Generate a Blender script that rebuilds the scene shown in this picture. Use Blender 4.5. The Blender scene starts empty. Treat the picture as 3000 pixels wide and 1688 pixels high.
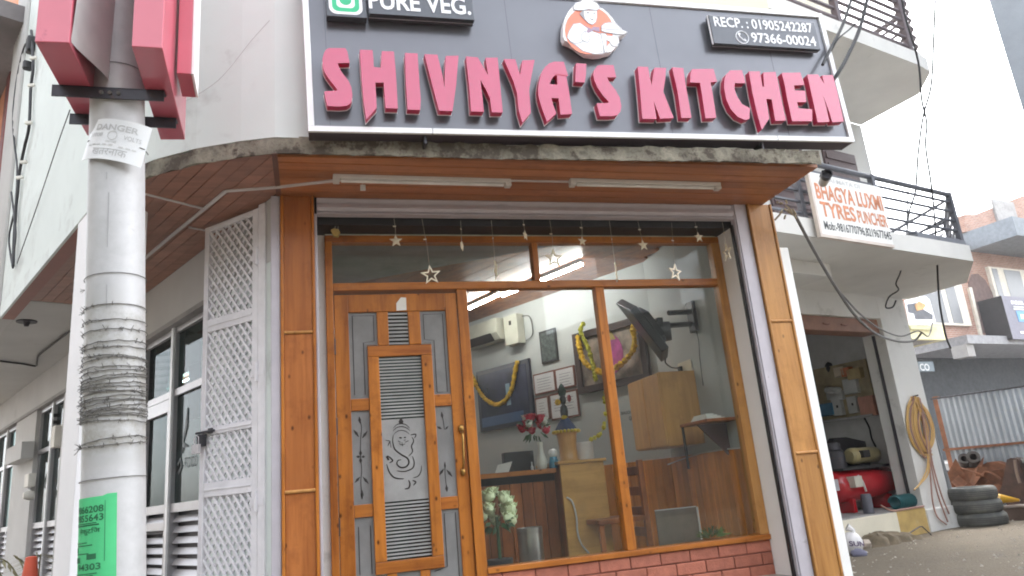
import bpy, bmesh, math, random
import numpy as np
from mathutils import Matrix, Vector
from mathutils.geometry import tessellate_polygon
random.seed(7)
rad = math.radians
S = bpy.context.scene

# ------------------------------------------------------------------ camera
FOC, PITCH, ROLL = 2140.0, rad(15.38), rad(-5.28)
CAM = Vector((0, 0, 1.6))
_f = Vector((0, math.cos(PITCH), math.sin(PITCH)))
_r0 = Vector((1, 0, 0)); _u0 = _r0.cross(_f)
_R = _r0 * math.cos(ROLL) + _u0 * math.sin(ROLL)
_U = -_r0 * math.sin(ROLL) + _u0 * math.cos(ROLL)
cd = bpy.data.cameras.new('camera'); cam = bpy.data.objects.new('camera', cd)
S.collection.objects.link(cam)
cd.sensor_width = 36; cd.lens = FOC / 3000 * 36; cd.clip_end = 2000; cd.clip_start = .05
cam.matrix_world = Matrix(((_R.x, _U.x, -_f.x, CAM.x), (_R.y, _U.y, -_f.y, CAM.y), (_R.z, _U.z, -_f.z, CAM.z), (0, 0, 0, 1)))
S.camera = cam

# ------------------------------------------------------------------ sky, sun, exposure
SUN_EL, SUN_AZ = rad(50), rad(48)      # azimuth clockwise from +Y
W = bpy.data.worlds.new('World'); S.world = W; W.use_nodes = True
nt = W.node_tree; nt.nodes.clear()
sky = nt.nodes.new('ShaderNodeTexSky'); sky.sky_type = 'NISHITA'; sky.sun_disc = False
sky.sun_elevation = SUN_EL; sky.sun_rotation = SUN_AZ; sky.dust_density = 2; sky.air_density = 1.0; sky.ozone_density = 1.5
hs = nt.nodes.new('ShaderNodeHueSaturation'); hs.inputs['Saturation'].default_value = .22
bg = nt.nodes.new('ShaderNodeBackground'); bg.inputs['Strength'].default_value = .15
wo = nt.nodes.new('ShaderNodeOutputWorld')
nt.links.new(sky.outputs[0], hs.inputs['Color']); nt.links.new(hs.outputs[0], bg.inputs[0]); nt.links.new(bg.outputs[0], wo.inputs[0])
sd = bpy.data.lights.new('sun', 'SUN'); sd.energy = .6; sd.angle = rad(30); sd.color = (1, .97, .93)
sun = bpy.data.objects.new('sun', sd); S.collection.objects.link(sun)
_sv = Vector((math.sin(SUN_AZ) * math.cos(SUN_EL), math.cos(SUN_AZ) * math.cos(SUN_EL), math.sin(SUN_EL)))
sun.rotation_euler = (-_sv).to_track_quat('-Z', 'Y').to_euler(); sun.location = (0, -20, 30)
S.view_settings.view_transform = 'Standard'; S.view_settings.look = 'None'
S.view_settings.gamma = 1; S.view_settings.use_curve_mapping = False
S.view_settings.exposure = 2.85
S.cycles.filter_width = 1.9; S.cycles.max_bounces = 8; S.cycles.transparent_max_bounces = 16; S.cycles.use_denoising = True

# ------------------------------------------------------------------ frames (x right, y inward, z up)
def frame(o, ax):
    x = Vector((ax[0], ax[1], 0)).normalized(); y = Vector((-x.y, x.x, 0))
    return Matrix(((x.x, y.x, 0, o[0]), (x.y, y.y, 0, o[1]), (0, 0, 1, o[2]), (0, 0, 0, 1)))
def ray(x, y): return _f + _R * ((x - 1500) / FOC) - _U * ((y - 844) / FOC)
def dist(x, y, d): return CAM + ray(x, y) * d
def plane_hit(x, y, p, n):
    d = ray(x, y); return CAM + d * ((Vector(p) - CAM).dot(n) / d.dot(n))
def on(M, x, y, d=0.0):                       # photograph point on the frame's plane y=d -> (x, z)
    n = M.col[1].xyz; h = plane_hit(x, y, M @ Vector((0, d, 0)), n); h = M.inverted() @ h
    return h.x, h.z
def onx(M, x, y, u):                          # on the frame's plane x=u -> (d, z)
    n = M.col[0].xyz; h = M.inverted() @ plane_hit(x, y, M @ Vector((u, 0, 0)), n); return h.y, h.z
def onz(M, x, y, z):
    h = M.inverted() @ plane_hit(x, y, (0, 0, z), Vector((0, 0, 1))); return h.x, h.y
A_F, A_L, A_G = rad(16.19), rad(133.9), rad(32)
FM = frame((-1.4783, 4.4708, 0), (math.cos(A_F), math.sin(A_F)))
LM = frame((-1.50, 4.50, 0), (-math.cos(A_L), -math.sin(A_L)))
GM = frame((5.21, 9.63, 0), (math.cos(A_G), math.sin(A_G)))
RM = frame((FM @ Vector((3.4, 1.65, 0))), (-math.cos(A_L), -math.sin(A_L)))
WM = Matrix.Identity(4)
CR = dict(A1=(0,0),A2=(750,0),A3=(1500,0),A4=(2250,0),B1=(0,563),B2=(750,563),B3=(1500,563),B4=(2250,563),C1=(0,1125),C2=(750,1125),C3=(1500,1125),C4=(2250,1125))
def cr(k, x, y, s=2.5733):
    o = CR[k]; return o[0] + x / s, o[1] + y / s

# ------------------------------------------------------------------ materials
def _nodes(name):
    m = bpy.data.materials.new(name); m.use_nodes = True
    t = m.node_tree; b = t.nodes['Principled BSDF']; return m, t, b
def _coord(t, rnd=True, scale=(1, 1, 1)):
    tc = t.nodes.new('ShaderNodeTexCoord'); mp = t.nodes.new('ShaderNodeMapping'); mp.inputs['Scale'].default_value = scale
    if rnd:
        oi = t.nodes.new('ShaderNodeObjectInfo'); mu = t.nodes.new('ShaderNodeMath'); mu.operation = 'MULTIPLY'; mu.inputs[1].default_value = 37
        t.links.new(oi.outputs['Random'], mu.inputs[0]); ad = t.nodes.new('ShaderNodeVectorMath'); ad.operation = 'ADD'
        t.links.new(tc.outputs['Object'], ad.inputs[0]); t.links.new(mu.outputs[0], ad.inputs[1]); t.links.new(ad.outputs[0], mp.inputs[0])
    else: t.links.new(tc.outputs['Object'], mp.inputs[0])
    return mp
def _noise(t, vec, sc, det=4, rough=.6):
    n = t.nodes.new('ShaderNodeTexNoise'); n.inputs['Scale'].default_value = sc; n.inputs['Detail'].default_value = det; n.inputs['Roughness'].default_value = rough
    t.links.new(vec.outputs[0], n.inputs['Vector']); return n
def _ramp(t, fac, stops):
    r = t.nodes.new('ShaderNodeValToRGB'); e = r.color_ramp.elements
    while len(e) < len(stops): e.new(.5)
    for i, (p, c) in enumerate(stops): e[i].position = p; e[i].color = (*c, 1) if len(c) == 3 else c
    t.links.new(fac, r.inputs[0]); return r
def _mix(t, fac, a, b, mode='MIX'):
    m = t.nodes.new('ShaderNodeMix'); m.data_type = 'RGBA'; m.blend_type = mode
    for s, v in ((0, fac), (6, a), (7, b)):
        if hasattr(v, 'is_output'): t.links.new(v, m.inputs[s])
        else: m.inputs[s].default_value = v if s == 0 else (*v, 1)
    return m.outputs[2]
def _bump(t, b, h, st, dist_=.01):
    n = t.nodes.new('ShaderNodeBump'); n.inputs['Strength'].default_value = st; n.inputs['Distance'].default_value = dist_
    t.links.new(h, n.inputs['Height']); t.links.new(n.outputs[0], b.inputs['Normal'])
def sc(c, k): return tuple(min(1, x * k) for x in c)
def mat(name, col, rough=.6, metal=0, var=.12, scale=6, bump=0, bscale=80, dirt=None, coat=0, rnd=0, spec=.5, emit=0):
    m, t, b = _nodes(name); v = _coord(t)
    n = _noise(t, v, scale)
    c = _ramp(t, n.outputs[0], [(.3, sc(col, 1 - var)), (.7, sc(col, 1 + var))]).outputs[0]
    if dirt:                                   # (colour, scale, threshold, softness)
        dn = _noise(t, v, dirt[1], 6, .7); f = _ramp(t, dn.outputs[0], [(dirt[2], (0, 0, 0)), (min(1, dirt[2] + dirt[3]), (1, 1, 1))])
        c = _mix(t, f.outputs[0], c, dirt[0])
    if rnd:
        oi = t.nodes.new('ShaderNodeObjectInfo'); r = _ramp(t, oi.outputs['Random'], [(0, (1 - rnd,) * 3), (1, (1 + rnd,) * 3)])
        c = _mix(t, 1.0, c, r.outputs[0], 'MULTIPLY')
    t.links.new(c, b.inputs['Base Color'])
    b.inputs['Roughness'].default_value = rough; b.inputs['Metallic'].default_value = metal; b.inputs['Coat Weight'].default_value = coat
    b.inputs['Coat Roughness'].default_value = .05; b.inputs['Specular IOR Level'].default_value = spec
    if bump: _bump(t, b, _noise(t, v, bscale, 5).outputs[0], bump)
    if emit: t.links.new(c, b.inputs['Emission Color']); b.inputs['Emission Strength'].default_value = emit
    return m
def wood(name, col, dark, axis=2, rough=.35, rnd=.12, knots=True, coat=.25, spec=.5):
    m, t, b = _nodes(name); s = [1, 1, 1]; s[axis] = .07
    v = _coord(t, True, s); n = _noise(t, v, 38, 6, .65); n2 = _noise(t, v, 9, 3)
    c = _ramp(t, n.outputs[0], [(.32, dark), (.52, col), (.75, sc(col, 1.18))]).outputs[0]
    c = _mix(t, .5, c, _ramp(t, n2.outputs[0], [(.36, sc(dark, .9)), (.62, sc(col, 1.15))]).outputs[0])
    n3 = _noise(t, _coord(t), 5, 5, .7); c = _mix(t, _ramp(t, n3.outputs[0], [(.52, (0, 0, 0)), (.7, (.55, .55, .55))]).outputs[0], c, sc(dark, .8))
    if knots:
        s2 = [1, 1, 1]; s2[axis] = .6; v2 = _coord(t, True, s2); vo = t.nodes.new('ShaderNodeTexVoronoi'); vo.inputs['Scale'].default_value = 12.5
        t.links.new(v2.outputs[0], vo.inputs['Vector'])
        k = _ramp(t, vo.outputs['Distance'], [(.05, (1, 1, 1)), (.15, (0, 0, 0))])
        c = _mix(t, k.outputs[0], c, sc(dark, .38))
    oi = t.nodes.new('ShaderNodeObjectInfo'); r = _ramp(t, oi.outputs['Random'], [(0, (1 - rnd,) * 3), (1, (1 + rnd,) * 3)])
    c = _mix(t, 1.0, c, r.outputs[0], 'MULTIPLY'); t.links.new(c, b.inputs['Base Color'])
    b.inputs['Roughness'].default_value = rough; b.inputs['Coat Weight'].default_value = coat; b.inputs['Coat Roughness'].default_value = .2
    b.inputs['Specular IOR Level'].default_value = spec
    _bump(t, b, n.outputs[0], .12, .004); return m
def glass(name, tint=(.93, .96, .95), k=1.7, frost=0, fcol=(.4, .43, .45)):
    m, t, b = _nodes(name); t.nodes.remove(b); o = t.nodes['Material Output']
    tr = t.nodes.new('ShaderNodeBsdfTransparent'); tr.inputs[0].default_value = (*tint, 1)
    gl = t.nodes.new('ShaderNodeBsdfGlossy'); gl.inputs['Roughness'].default_value = .002 if not frost else .12
    ge = t.nodes.new('ShaderNodeNewGeometry'); dt = t.nodes.new('ShaderNodeVectorMath'); dt.operation = 'DOT_PRODUCT'
    t.links.new(ge.outputs['Normal'], dt.inputs[0]); t.links.new(ge.outputs['Incoming'], dt.inputs[1])
    def mth(op, x, y=None):
        n = t.nodes.new('ShaderNodeMath'); n.operation = op; n.use_clamp = op == 'MULTIPLY_ADD'
        for i, q in enumerate((x, y)):
            if q is None: continue
            if hasattr(q, 'is_output'): t.links.new(q, n.inputs[i])
            else: n.inputs[i].default_value = q
        return n
    pw = mth('POWER', mth('SUBTRACT', 1.0, mth('ABSOLUTE', dt.outputs['Value']).outputs[0]).outputs[0], 5.0)   # Schlick, same from both sides
    mu = mth('MULTIPLY_ADD', pw.outputs[0], .95 * k); mu.inputs[2].default_value = .042 * k
    base = tr.outputs[0]
    if frost:
        df = t.nodes.new('ShaderNodeBsdfDiffuse'); v = _coord(t); n = _noise(t, v, 5)
        t.links.new(_ramp(t, n.outputs[0], [(.3, sc(fcol, .85)), (.7, sc(fcol, 1.15))]).outputs[0], df.inputs[0])
        mx = t.nodes.new('ShaderNodeMixShader'); mx.inputs[0].default_value = frost; t.links.new(tr.outputs[0], mx.inputs[1]); t.links.new(df.outputs[0], mx.inputs[2]); base = mx.outputs[0]
    else:                                      # dust film on the pane
        df = t.nodes.new('ShaderNodeBsdfDiffuse'); df.inputs[0].default_value = (.6, .62, .62, 1); v = _coord(t); n = _noise(t, v, 2.2, 6)
        f = _ramp(t, n.outputs[0], [(.35, (.003,) * 3), (.75, (.02,) * 3)]); mx = t.nodes.new('ShaderNodeMixShader')
        t.links.new(f.outputs[0], mx.inputs[0]); t.links.new(tr.outputs[0], mx.inputs[1]); t.links.new(df.outputs[0], mx.inputs[2]); base = mx.outputs[0]
    ms = t.nodes.new('ShaderNodeMixShader'); t.links.new(mu.outputs[0], ms.inputs[0]); t.links.new(base, ms.inputs[1]); t.links.new(gl.outputs[0], ms.inputs[2])
    t.links.new(ms.outputs[0], o.inputs[0]); return m
def brickmat(name, c1, c2, mo, s):
    m, t, b = _nodes(name); v = _coord(t, False); br = t.nodes.new('ShaderNodeTexBrick'); br.inputs['Scale'].default_value = 1
    br.inputs['Brick Width'].default_value = .24; br.inputs['Row Height'].default_value = .08; br.inputs['Mortar Size'].default_value = .009
    sw = t.nodes.new('ShaderNodeSeparateXYZ'); cw = t.nodes.new('ShaderNodeCombineXYZ'); t.links.new(v.outputs[0], sw.inputs[0])
    t.links.new(sw.outputs[0], cw.inputs[0]); t.links.new(sw.outputs[2], cw.inputs[1]); t.links.new(cw.outputs[0], br.inputs['Vector'])
    br.inputs['Color1'].default_value = (*c1, 1); br.inputs['Color2'].default_value = (*c2, 1); br.inputs['Mortar'].default_value = (*mo, 1)
    n = _noise(t, v, 1.5); c = _mix(t, .5, br.outputs[0], _ramp(t, n.outputs[0], [(.3, (.5, .45, .42)), (.7, (1, 1, 1))]).outputs[0], 'MULTIPLY')
    t.links.new(c, b.inputs['Base Color']); b.inputs['Roughness'].default_value = .9; return m

PINE = wood('pine', (.47, .168, .027), (.25, .07, .011), spec=.3, coat=.12)
PINE_H = wood('pine_rail', (.47, .168, .029), (.25, .07, .012), 0, spec=.3, coat=.12)
PINE_L = wood('pale_pine', (.52, .26, .08), (.36, .155, .042), spec=.3, coat=.1)
PANEL = wood('pilaster_panel', (.42, .148, .042), (.25, .075, .02), rnd=.15, spec=.25, coat=.08)
SOFF = wood('soffit_wood', (.42, .165, .065), (.28, .095, .036), 0, rough=.38, rnd=.16, knots=False, coat=.1)
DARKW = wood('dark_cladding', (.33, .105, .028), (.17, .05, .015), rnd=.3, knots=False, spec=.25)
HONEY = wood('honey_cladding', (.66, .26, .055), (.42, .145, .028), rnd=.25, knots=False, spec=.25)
LAMI = wood('laminate_panel', (.60, .32, .085), (.48, .24, .06), 0, knots=False, rnd=.03)
CABW = wood('cabinet_wood', (.62, .33, .105), (.50, .25, .075), knots=False)
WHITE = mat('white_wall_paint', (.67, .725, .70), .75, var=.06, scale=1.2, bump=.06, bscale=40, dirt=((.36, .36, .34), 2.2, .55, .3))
WHITE2 = mat('stained_plaster', (.70, .69, .66), .8, var=.1, scale=2, bump=.1, dirt=((.33, .31, .27), 3.2, .55, .25))
CREAM = mat('cream_paint', (.72, .67, .54), .8, var=.07, scale=2, dirt=((.34, .31, .24), 2.5, .6, .25))
ROUGHP = mat('rough_plaster_edge', (.25, .23, .18), .95, var=.5, scale=14, bump=.9, bscale=22, dirt=((.08, .065, .05), 7, .47, .1))
CONC = mat('bare_concrete', (.31, .30, .29), .9, var=.18, scale=3, bump=.25, bscale=35, dirt=((.14, .13, .12), 3, .58, .2))
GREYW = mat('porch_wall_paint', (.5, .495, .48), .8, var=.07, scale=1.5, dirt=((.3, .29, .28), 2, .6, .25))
ROOMW = mat('room_wall_paint', (.43, .45, .44), .7, var=.03)
ALU = mat('aluminium', (.43, .42, .43), .4, .55, var=.06, rnd=.05)
LAV = mat('lilac_grey_paint', (.50, .47, .51), .5, .1, var=.08, dirt=((.2, .18, .17), 9, .66, .1))
GATE = mat('gate_white_paint', (.80, .78, .81), .45, .1, var=.08, scale=10, dirt=((.3, .27, .25), 14, .66, .08))
BLACK = mat('black_paint', (.018, .017, .018), .5, var=.3)
DARKM = mat('dark_steel', (.05, .048, .055), .45, .5, var=.25, dirt=((.09, .05, .035), 12, .6, .15))
BROWNR = mat('brown_rail_paint', (.11, .075, .075), .5, .2, var=.2)
POLE = mat('pole_white_paint', (.70, .70, .70), .55, var=.06, scale=3, bump=.05, dirt=((.32, .31, .28), 5, .6, .14))
WIREM = mat('galvanised_wire', (.17, .165, .155), .6, .5, var=.3, scale=30)
CABLE = mat('black_cable', (.02, .02, .022), .55, var=.2)
CABLEG = mat('grey_cable', (.13, .125, .12), .6, var=.2)
REDL = mat('red_acrylic', (.47, .022, .10), .07, var=.04, coat=1.0)
REDS = mat('red_letter_side', (.46, .022, .075), .35, var=.06)
LTRIM = mat('letter_trim_white', (.85, .83, .84), .4)
PINKP = mat('pink_red_paint', (.62, .085, .14), .38, var=.06, coat=.5, dirt=((.3, .05, .08), 8, .68, .1))
ACP = mat('charcoal_composite_panel', (.135, .14, .158), .3, .35, var=.06, scale=3, coat=.35)
PLATE = mat('black_plate', (.06, .065, .075), .22, .35, var=.1, coat=.4)
FRAMEW = mat('sign_frame_white', (.82, .82, .83), .35, .1, var=.04)
INKW = mat('white_lettering', (.86, .87, .9), .4, var=.02)
INKG = mat('grey_lettering', (.5, .51, .51), .6, var=.1)
INKK = mat('black_lettering', (.05, .055, .06), .6, var=.2)
INKO = mat('orange_lettering', (.60, .235, .12), .6, var=.25, scale=20)
GREEN = mat('sign_green', (.03, .52, .24), .4)
ORANGE_E = mat('emblem_orange', (.85, .26, .16), .4)
MAUVE = mat('emblem_mauve', (.38, .27, .36), .5)
GLASS = glass('window_glass', k=.7)
GLASSD = glass('dark_glass', (.3, .38, .375), .6)
FROST = glass('frosted_glass', k=.8, frost=.86, fcol=(.265, .265, .26))
STRIPE = glass('frosted_stripe', k=1.2, frost=.92, fcol=(.36, .36, .35))
ETCH = mat('clear_etching', (.035, .03, .028), .3)
BRICK = mat('painted_brick', (.40, .135, .085), .8, var=.16, scale=16, bump=.5, bscale=70, rnd=.14)
MORTAR = mat('brick_joint', (.2, .07, .05), .9)
FARBRICK = brickmat('far_brickwork', (.40, .22, .155), (.30, .155, .11), (.42, .37, .33), 1)
TUBE = mat('tube_light_casing', (.62, .60, .57), .45, var=.05)
EMIT = mat('lit_tube', (1, .98, .95), .5, var=0, emit=12)
STARG = mat('pale_gold_star', (.74, .66, .5), .35, .1, var=.1)
BRASS = mat('antique_brass', (.30, .17, .05), .3, .9, var=.3, scale=20)
PAPER = mat('paper', (.74, .72, .66), .8)
GREENP = mat('green_paper', (.07, .50, .20), .7, var=.08, bump=.08, bscale=20)
GRAV = None

# ------------------------------------------------------------------ mesh builder
class MB:
    def __init__(s): s.v = []; s.f = []; s.mi = []; s.m = 0; s.sm = []
    def add(s, vs, fs, smooth=False):
        o = len(s.v); s.v += [tuple(p) for p in vs]; s.f += [tuple(i + o for i in f) for f in fs]
        s.mi += [s.m] * len(fs); s.sm += [smooth] * len(fs); return s
    def box(s, x0, x1, y0, y1, z0, z1):
        v = [(x, y, z) for z in (z0, z1) for y in (y0, y1) for x in (x0, x1)]
        return s.add(v, [(0, 2, 3, 1), (4, 5, 7, 6), (0, 1, 5, 4), (2, 6, 7, 3), (0, 4, 6, 2), (1, 3, 7, 5)])
    def prism(s, poly, y0, y1, holes=(), ax='xz', smooth=False):
        """extrude outline in (x,z) along y from y0 (front) to y1"""
        loops = [list(poly)] + [list(h) for h in holes]
        def P(p, y):
            return (p[0], y, p[1]) if ax == 'xz' else (p[0], p[1], y)
        flat = [p for l in loops for p in l]; n = len(flat)
        tris = tessellate_polygon([[Vector((p[0], p[1], 0)) for p in l] for l in loops])
        vs = [P(p, y0) for p in flat] + [P(p, y1) for p in flat]; fs = []
        for a, b, c in tris:
            ar = (flat[b][0] - flat[a][0]) * (flat[c][1] - flat[a][1]) - (flat[c][0] - flat[a][0]) * (flat[b][1] - flat[a][1])
            if ar < 0: a, b, c = a, c, b
            if ax == 'xz': fs += [(a, b, c), (c + n, b + n, a + n)]
            else: fs += [(c, b, a), (a + n, b + n, c + n)]
        s.add(vs, fs); o = 0
        for k, l in enumerate(loops):
            A = sum(l[i][0] * l[(i + 1) % len(l)][1] - l[(i + 1) % len(l)][0] * l[i][1] for i in range(len(l)))
            ccw = A > 0; out = ccw if k == 0 else not ccw; m = len(l); fs = []
            for i in range(m):
                a, b = o + i, o + (i + 1) % m; q = (a, a + n, b + n, b) if (out == (ax == 'xz')) else (b, b + n, a + n, a)
                fs.append(q)
            s.add(vs, fs, smooth); o += m
        return s
    def tube(s, pts, r, n=6, closed=False, cap=True):
        P = [Vector(p) for p in pts]; m = len(P); vs = []; fs = []
        up = Vector((0, 0, 1)); prev = None
        for i in range(m):
            if closed: t = P[(i + 1) % m] - P[i - 1]
            else: t = P[min(i + 1, m - 1)] - P[max(i - 1, 0)]
            if t.length < 1e-9: t = Vector((0, 0, 1))
            t.normalize()
            a = prev if prev is not None else (up if abs(t.z) < .9 else Vector((1, 0, 0)))
            a = a - t * a.dot(t)
            if a.length < 1e-6: a = t.orthogonal()
            a.normalize(); prev = a; b = t.cross(a)
            rr = r[i] if isinstance(r, (list, tuple)) else r
            for k in range(n):
                an = 2 * math.pi * k / n; vs.append(P[i] + (a * math.cos(an) + b * math.sin(an)) * rr)
        for i in range(m if closed else m - 1):
            j = (i + 1) % m
            for k in range(n):
                k2 = (k + 1) % n; fs.append((i * n + k, i * n + k2, j * n + k2, j * n + k))
        if cap and not closed: fs += [tuple(range(n - 1, -1, -1)), tuple((m - 1) * n + k for k in range(n))]
        return s.add(vs, fs, True)
    def lathe(s, prof, c=(0, 0, 0), n=24, M=None, smooth=True):
        vs = []; fs = []; m = len(prof)
        for r, z in prof:
            for k in range(n):
                a = 2 * math.pi * k / n; p = Vector((r * math.cos(a), r * math.sin(a), z))
                vs.append((M @ p if M else p) + Vector(c))
        for i in range(m - 1):
            for k in range(n):
                k2 = (k + 1) % n; fs.append((i * n + k, i * n + k2, (i + 1) * n + k2, (i + 1) * n + k))
        if prof[0][0] > 1e-6: fs.append(tuple(range(n - 1, -1, -1)))
        if prof[-1][0] > 1e-6: fs.append(tuple((m - 1) * n + k for k in range(n)))
        return s.add(vs, fs, smooth)
    def ball(s, c, r, sc_=(1, 1, 1), n=10, jit=0):
        m = max(4, n // 2 + 1); prof = []
        vs = []; fs = []
        for i in range(m + 1):
            a = math.pi * i / m
            for k in range(n):
                b = 2 * math.pi * k / n; q = r * (1 + (random.uniform(-jit, jit) if jit else 0))
                vs.append((c[0] + q * math.sin(a) * math.cos(b) * sc_[0], c[1] + q * math.sin(a) * math.sin(b) * sc_[1], c[2] + q * math.cos(a) * sc_[2]))
        for i in range(m):
            for k in range(n):
                k2 = (k + 1) % n; fs.append(((i + 1) * n + k, (i + 1) * n + k2, i * n + k2, i * n + k))
        return s.add(vs, fs, True)
    def stroke(s, pts, w, y0, y1):
        """flat ribbon in the xz plane, width w (number or list)"""
        n = len(pts); L = []; Rr = []
        for i in range(n):
            a = pts[max(i - 1, 0)]; b = pts[min(i + 1, n - 1)]; dx, dz = b[0] - a[0], b[1] - a[1]; l = math.hypot(dx, dz) or 1
            ww = (w[i] if isinstance(w, (list, tuple)) else w) / 2; nx, nz = -dz / l * ww, dx / l * ww
            L.append((pts[i][0] + nx, pts[i][1] + nz)); Rr.append((pts[i][0] - nx, pts[i][1] - nz))
        for i in range(n - 1):
            q = [Rr[i], Rr[i + 1], L[i + 1], L[i]]
            s.add([(p[0], y0, p[1]) for p in q] + [(p[0], y1, p[1]) for p in q], [(0, 1, 2, 3), (7, 6, 5, 4), (0, 4, 5, 1), (2, 6, 7, 3)])
        return s
    def text(s, txt, x0, x1, z0, z1, y0, y1, bold=0, fn=None):
        """lettering fitted in the rectangle, facing -y"""
        cu = bpy.data.curves.new('t', 'FONT'); cu.body = txt; cu.offset = bold; cu.resolution_u = 3; cu.fill_mode = 'FRONT'
        o = bpy.data.objects.new('t', cu); S.collection.objects.link(o)
        dg = bpy.context.evaluated_depsgraph_get(); me = bpy.data.meshes.new_from_object(o.evaluated_get(dg))
        vs = [v.co.copy() for v in me.vertices]; fs = [tuple(p.vertices) for p in me.polygons]
        bpy.data.objects.remove(o); bpy.data.curves.remove(cu); bpy.data.meshes.remove(me)
        if not vs: return s
        ax, bx = min(v.x for v in vs), max(v.x for v in vs); az, bz = min(v.y for v in vs), max(v.y for v in vs)
        out = []
        for v in vs:
            p = (x0 + (v.x - ax) / (bx - ax) * (x1 - x0), y0, z0 + (v.y - az) / ((bz - az) or 1) * (z1 - z0))
            out.append(fn(p) if fn else p)
        return s.add(out, fs)
    def move(s, fn): s.v = [tuple(fn(Vector(p))) for p in s.v]; return s
    def mesh(s, name, off=(0, 0, 0)):
        me = bpy.data.meshes.new(name); me.from_pydata([(a - off[0], b - off[1], c - off[2]) for a, b, c in s.v], [], s.f)
        me.polygons.foreach_set('material_index', s.mi); me.polygons.foreach_set('use_smooth', s.sm); me.update()
        if any(s.sm): me.set_sharp_from_angle(angle=rad(40))
        return me
OFF = {}
COL = S.collection
def link(o): COL.objects.link(o); return o
def tagp(o, label, cat, group):
    o['label'] = label; o['category'] = cat
    if group: o['group'] = group
def thing(name, label, cat, M=WM, loc=(0, 0, 0), group=None):
    o = link(bpy.data.objects.new(name, None)); o.empty_display_size = .1
    o.matrix_world = M @ Matrix.Translation(loc); tagp(o, label, cat, group); OFF[o.name] = tuple(loc); return o
def part(root, name, mb, m, bev=0, kind=None, label=None):
    off = OFF[root.name]; me = mb.mesh(name, off)
    for k in (m if isinstance(m, (list, tuple)) else [m]): me.materials.append(k)
    o = link(bpy.data.objects.new(name, me)); o.parent = root; OFF[o.name] = off
    if bev: bv = o.modifiers.new('bevel', 'BEVEL'); bv.width = bev; bv.segments = 2; bv.limit_method = 'ANGLE'; bv.harden_normals = False
    if kind: o['kind'] = kind
    if label: o['label'] = label
    return o
def single(name, label, cat, mb, m, M=WM, loc=(0, 0, 0), group=None, bev=0, kind=None):
    me = mb.mesh(name, loc)
    for k in (m if isinstance(m, (list, tuple)) else [m]): me.materials.append(k)
    o = link(bpy.data.objects.new(name, me)); o.matrix_world = M @ Matrix.Translation(loc); OFF[o.name] = tuple(loc)
    if label: tagp(o, label, cat, group)
    if kind: o['kind'] = kind
    if bev: bv = o.modifiers.new('bevel', 'BEVEL'); bv.width = bev; bv.segments = 2; bv.limit_method = 'ANGLE'
    return o
def Bx(*a): return MB().box(*a)
def clip(poly, a, b, c):                        # keep a*x+b*y+c >= 0
    out = []
    for i in range(len(poly)):
        p, q = poly[i], poly[(i + 1) % len(poly)]; dp, dq = a * p[0] + b * p[1] + c, a * q[0] + b * q[1] + c
        if dp >= 0: out.append(p)
        if dp * dq < 0: t = dp / (dp - dq); out.append((p[0] + (q[0] - p[0]) * t, p[1] + (q[1] - p[1]) * t))
    return out
def smooth_pts(pts, k=6):                       # Catmull-Rom
    P = [Vector(p) for p in pts]; out = []
    for i in range(len(P) - 1):
        a, b, c, d = P[max(i - 1, 0)], P[i], P[i + 1], P[min(i + 2, len(P) - 1)]
        for j in range(k):
            t = j / k; out.append(.5 * ((2 * b) + (c - a) * t + (2 * a - 5 * b + 4 * c - d) * t * t + (3 * b - a - 3 * c + d) * t ** 3))
    out.append(P[-1]); return out

# ================================================================== GROUND
def gz(x, y):
    t = min(1, max(0, (.6 * x + .5 * y + .2) / 3.4)); return .67 * t * t * (3 - 2 * t)
def ground():
    m, t, b = _nodes('gravelly_earth'); v = _coord(t, False)
    n1 = _noise(t, v, .9, 6, .65); n2 = _noise(t, v, 45, 4, .7); n3 = _noise(t, v, 6, 5, .7)
    c = _ramp(t, n1.outputs[0], [(.3, (.10, .079, .053)), (.7, (.165, .132, .09))]).outputs[0]
    c = _mix(t, .45, c, _ramp(t, n2.outputs[0], [(.35, (.08, .066, .048)), (.68, (.225, .19, .14))]).outputs[0])
    c = _mix(t, _ramp(t, n3.outputs[0], [(.55, (0, 0, 0)), (.7, (.7, .7, .7))]).outputs[0], c, (.10, .088, .072))
    t.links.new(c, b.inputs['Base Color']); b.inputs['Roughness'].default_value = .95
    _bump(t, b, n2.outputs[0], .8, .02)
    mb = MB(); xs = [-80, -40, -15] + [-6 + .5 * i for i in range(24)] + [6 + .35 * i for i in range(0, 18)] + [20, 45, 80]
    xs = sorted(set(round(x, 3) for x in xs)); ys = [-80, -40, -12] + [-6 + .5 * i for i in range(20)] + [4 + .22 * i for i in range(40)] + [16, 40, 80]; ys = sorted(set(round(y, 3) for y in ys))
    import mathutils.noise as mn
    vs = [(x, y, gz(x, y) + (.018 * mn.noise((x * 1.7, y * 1.7, 0)) + .012 * mn.noise((x * 5, y * 5, 3)) if -8 < x < 13 and 0 < y < 15 else 0)) for y in ys for x in xs]
    n = len(xs); fs = [(j * n + i, j * n + i + 1, j * n + n + i + 1, j * n + n + i) for j in range(len(ys) - 1) for i in range(n - 1)]
    mb.add(vs, fs, True); single('ground', None, None, mb, m, kind='structure')
    return m
GRAV = ground()
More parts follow.
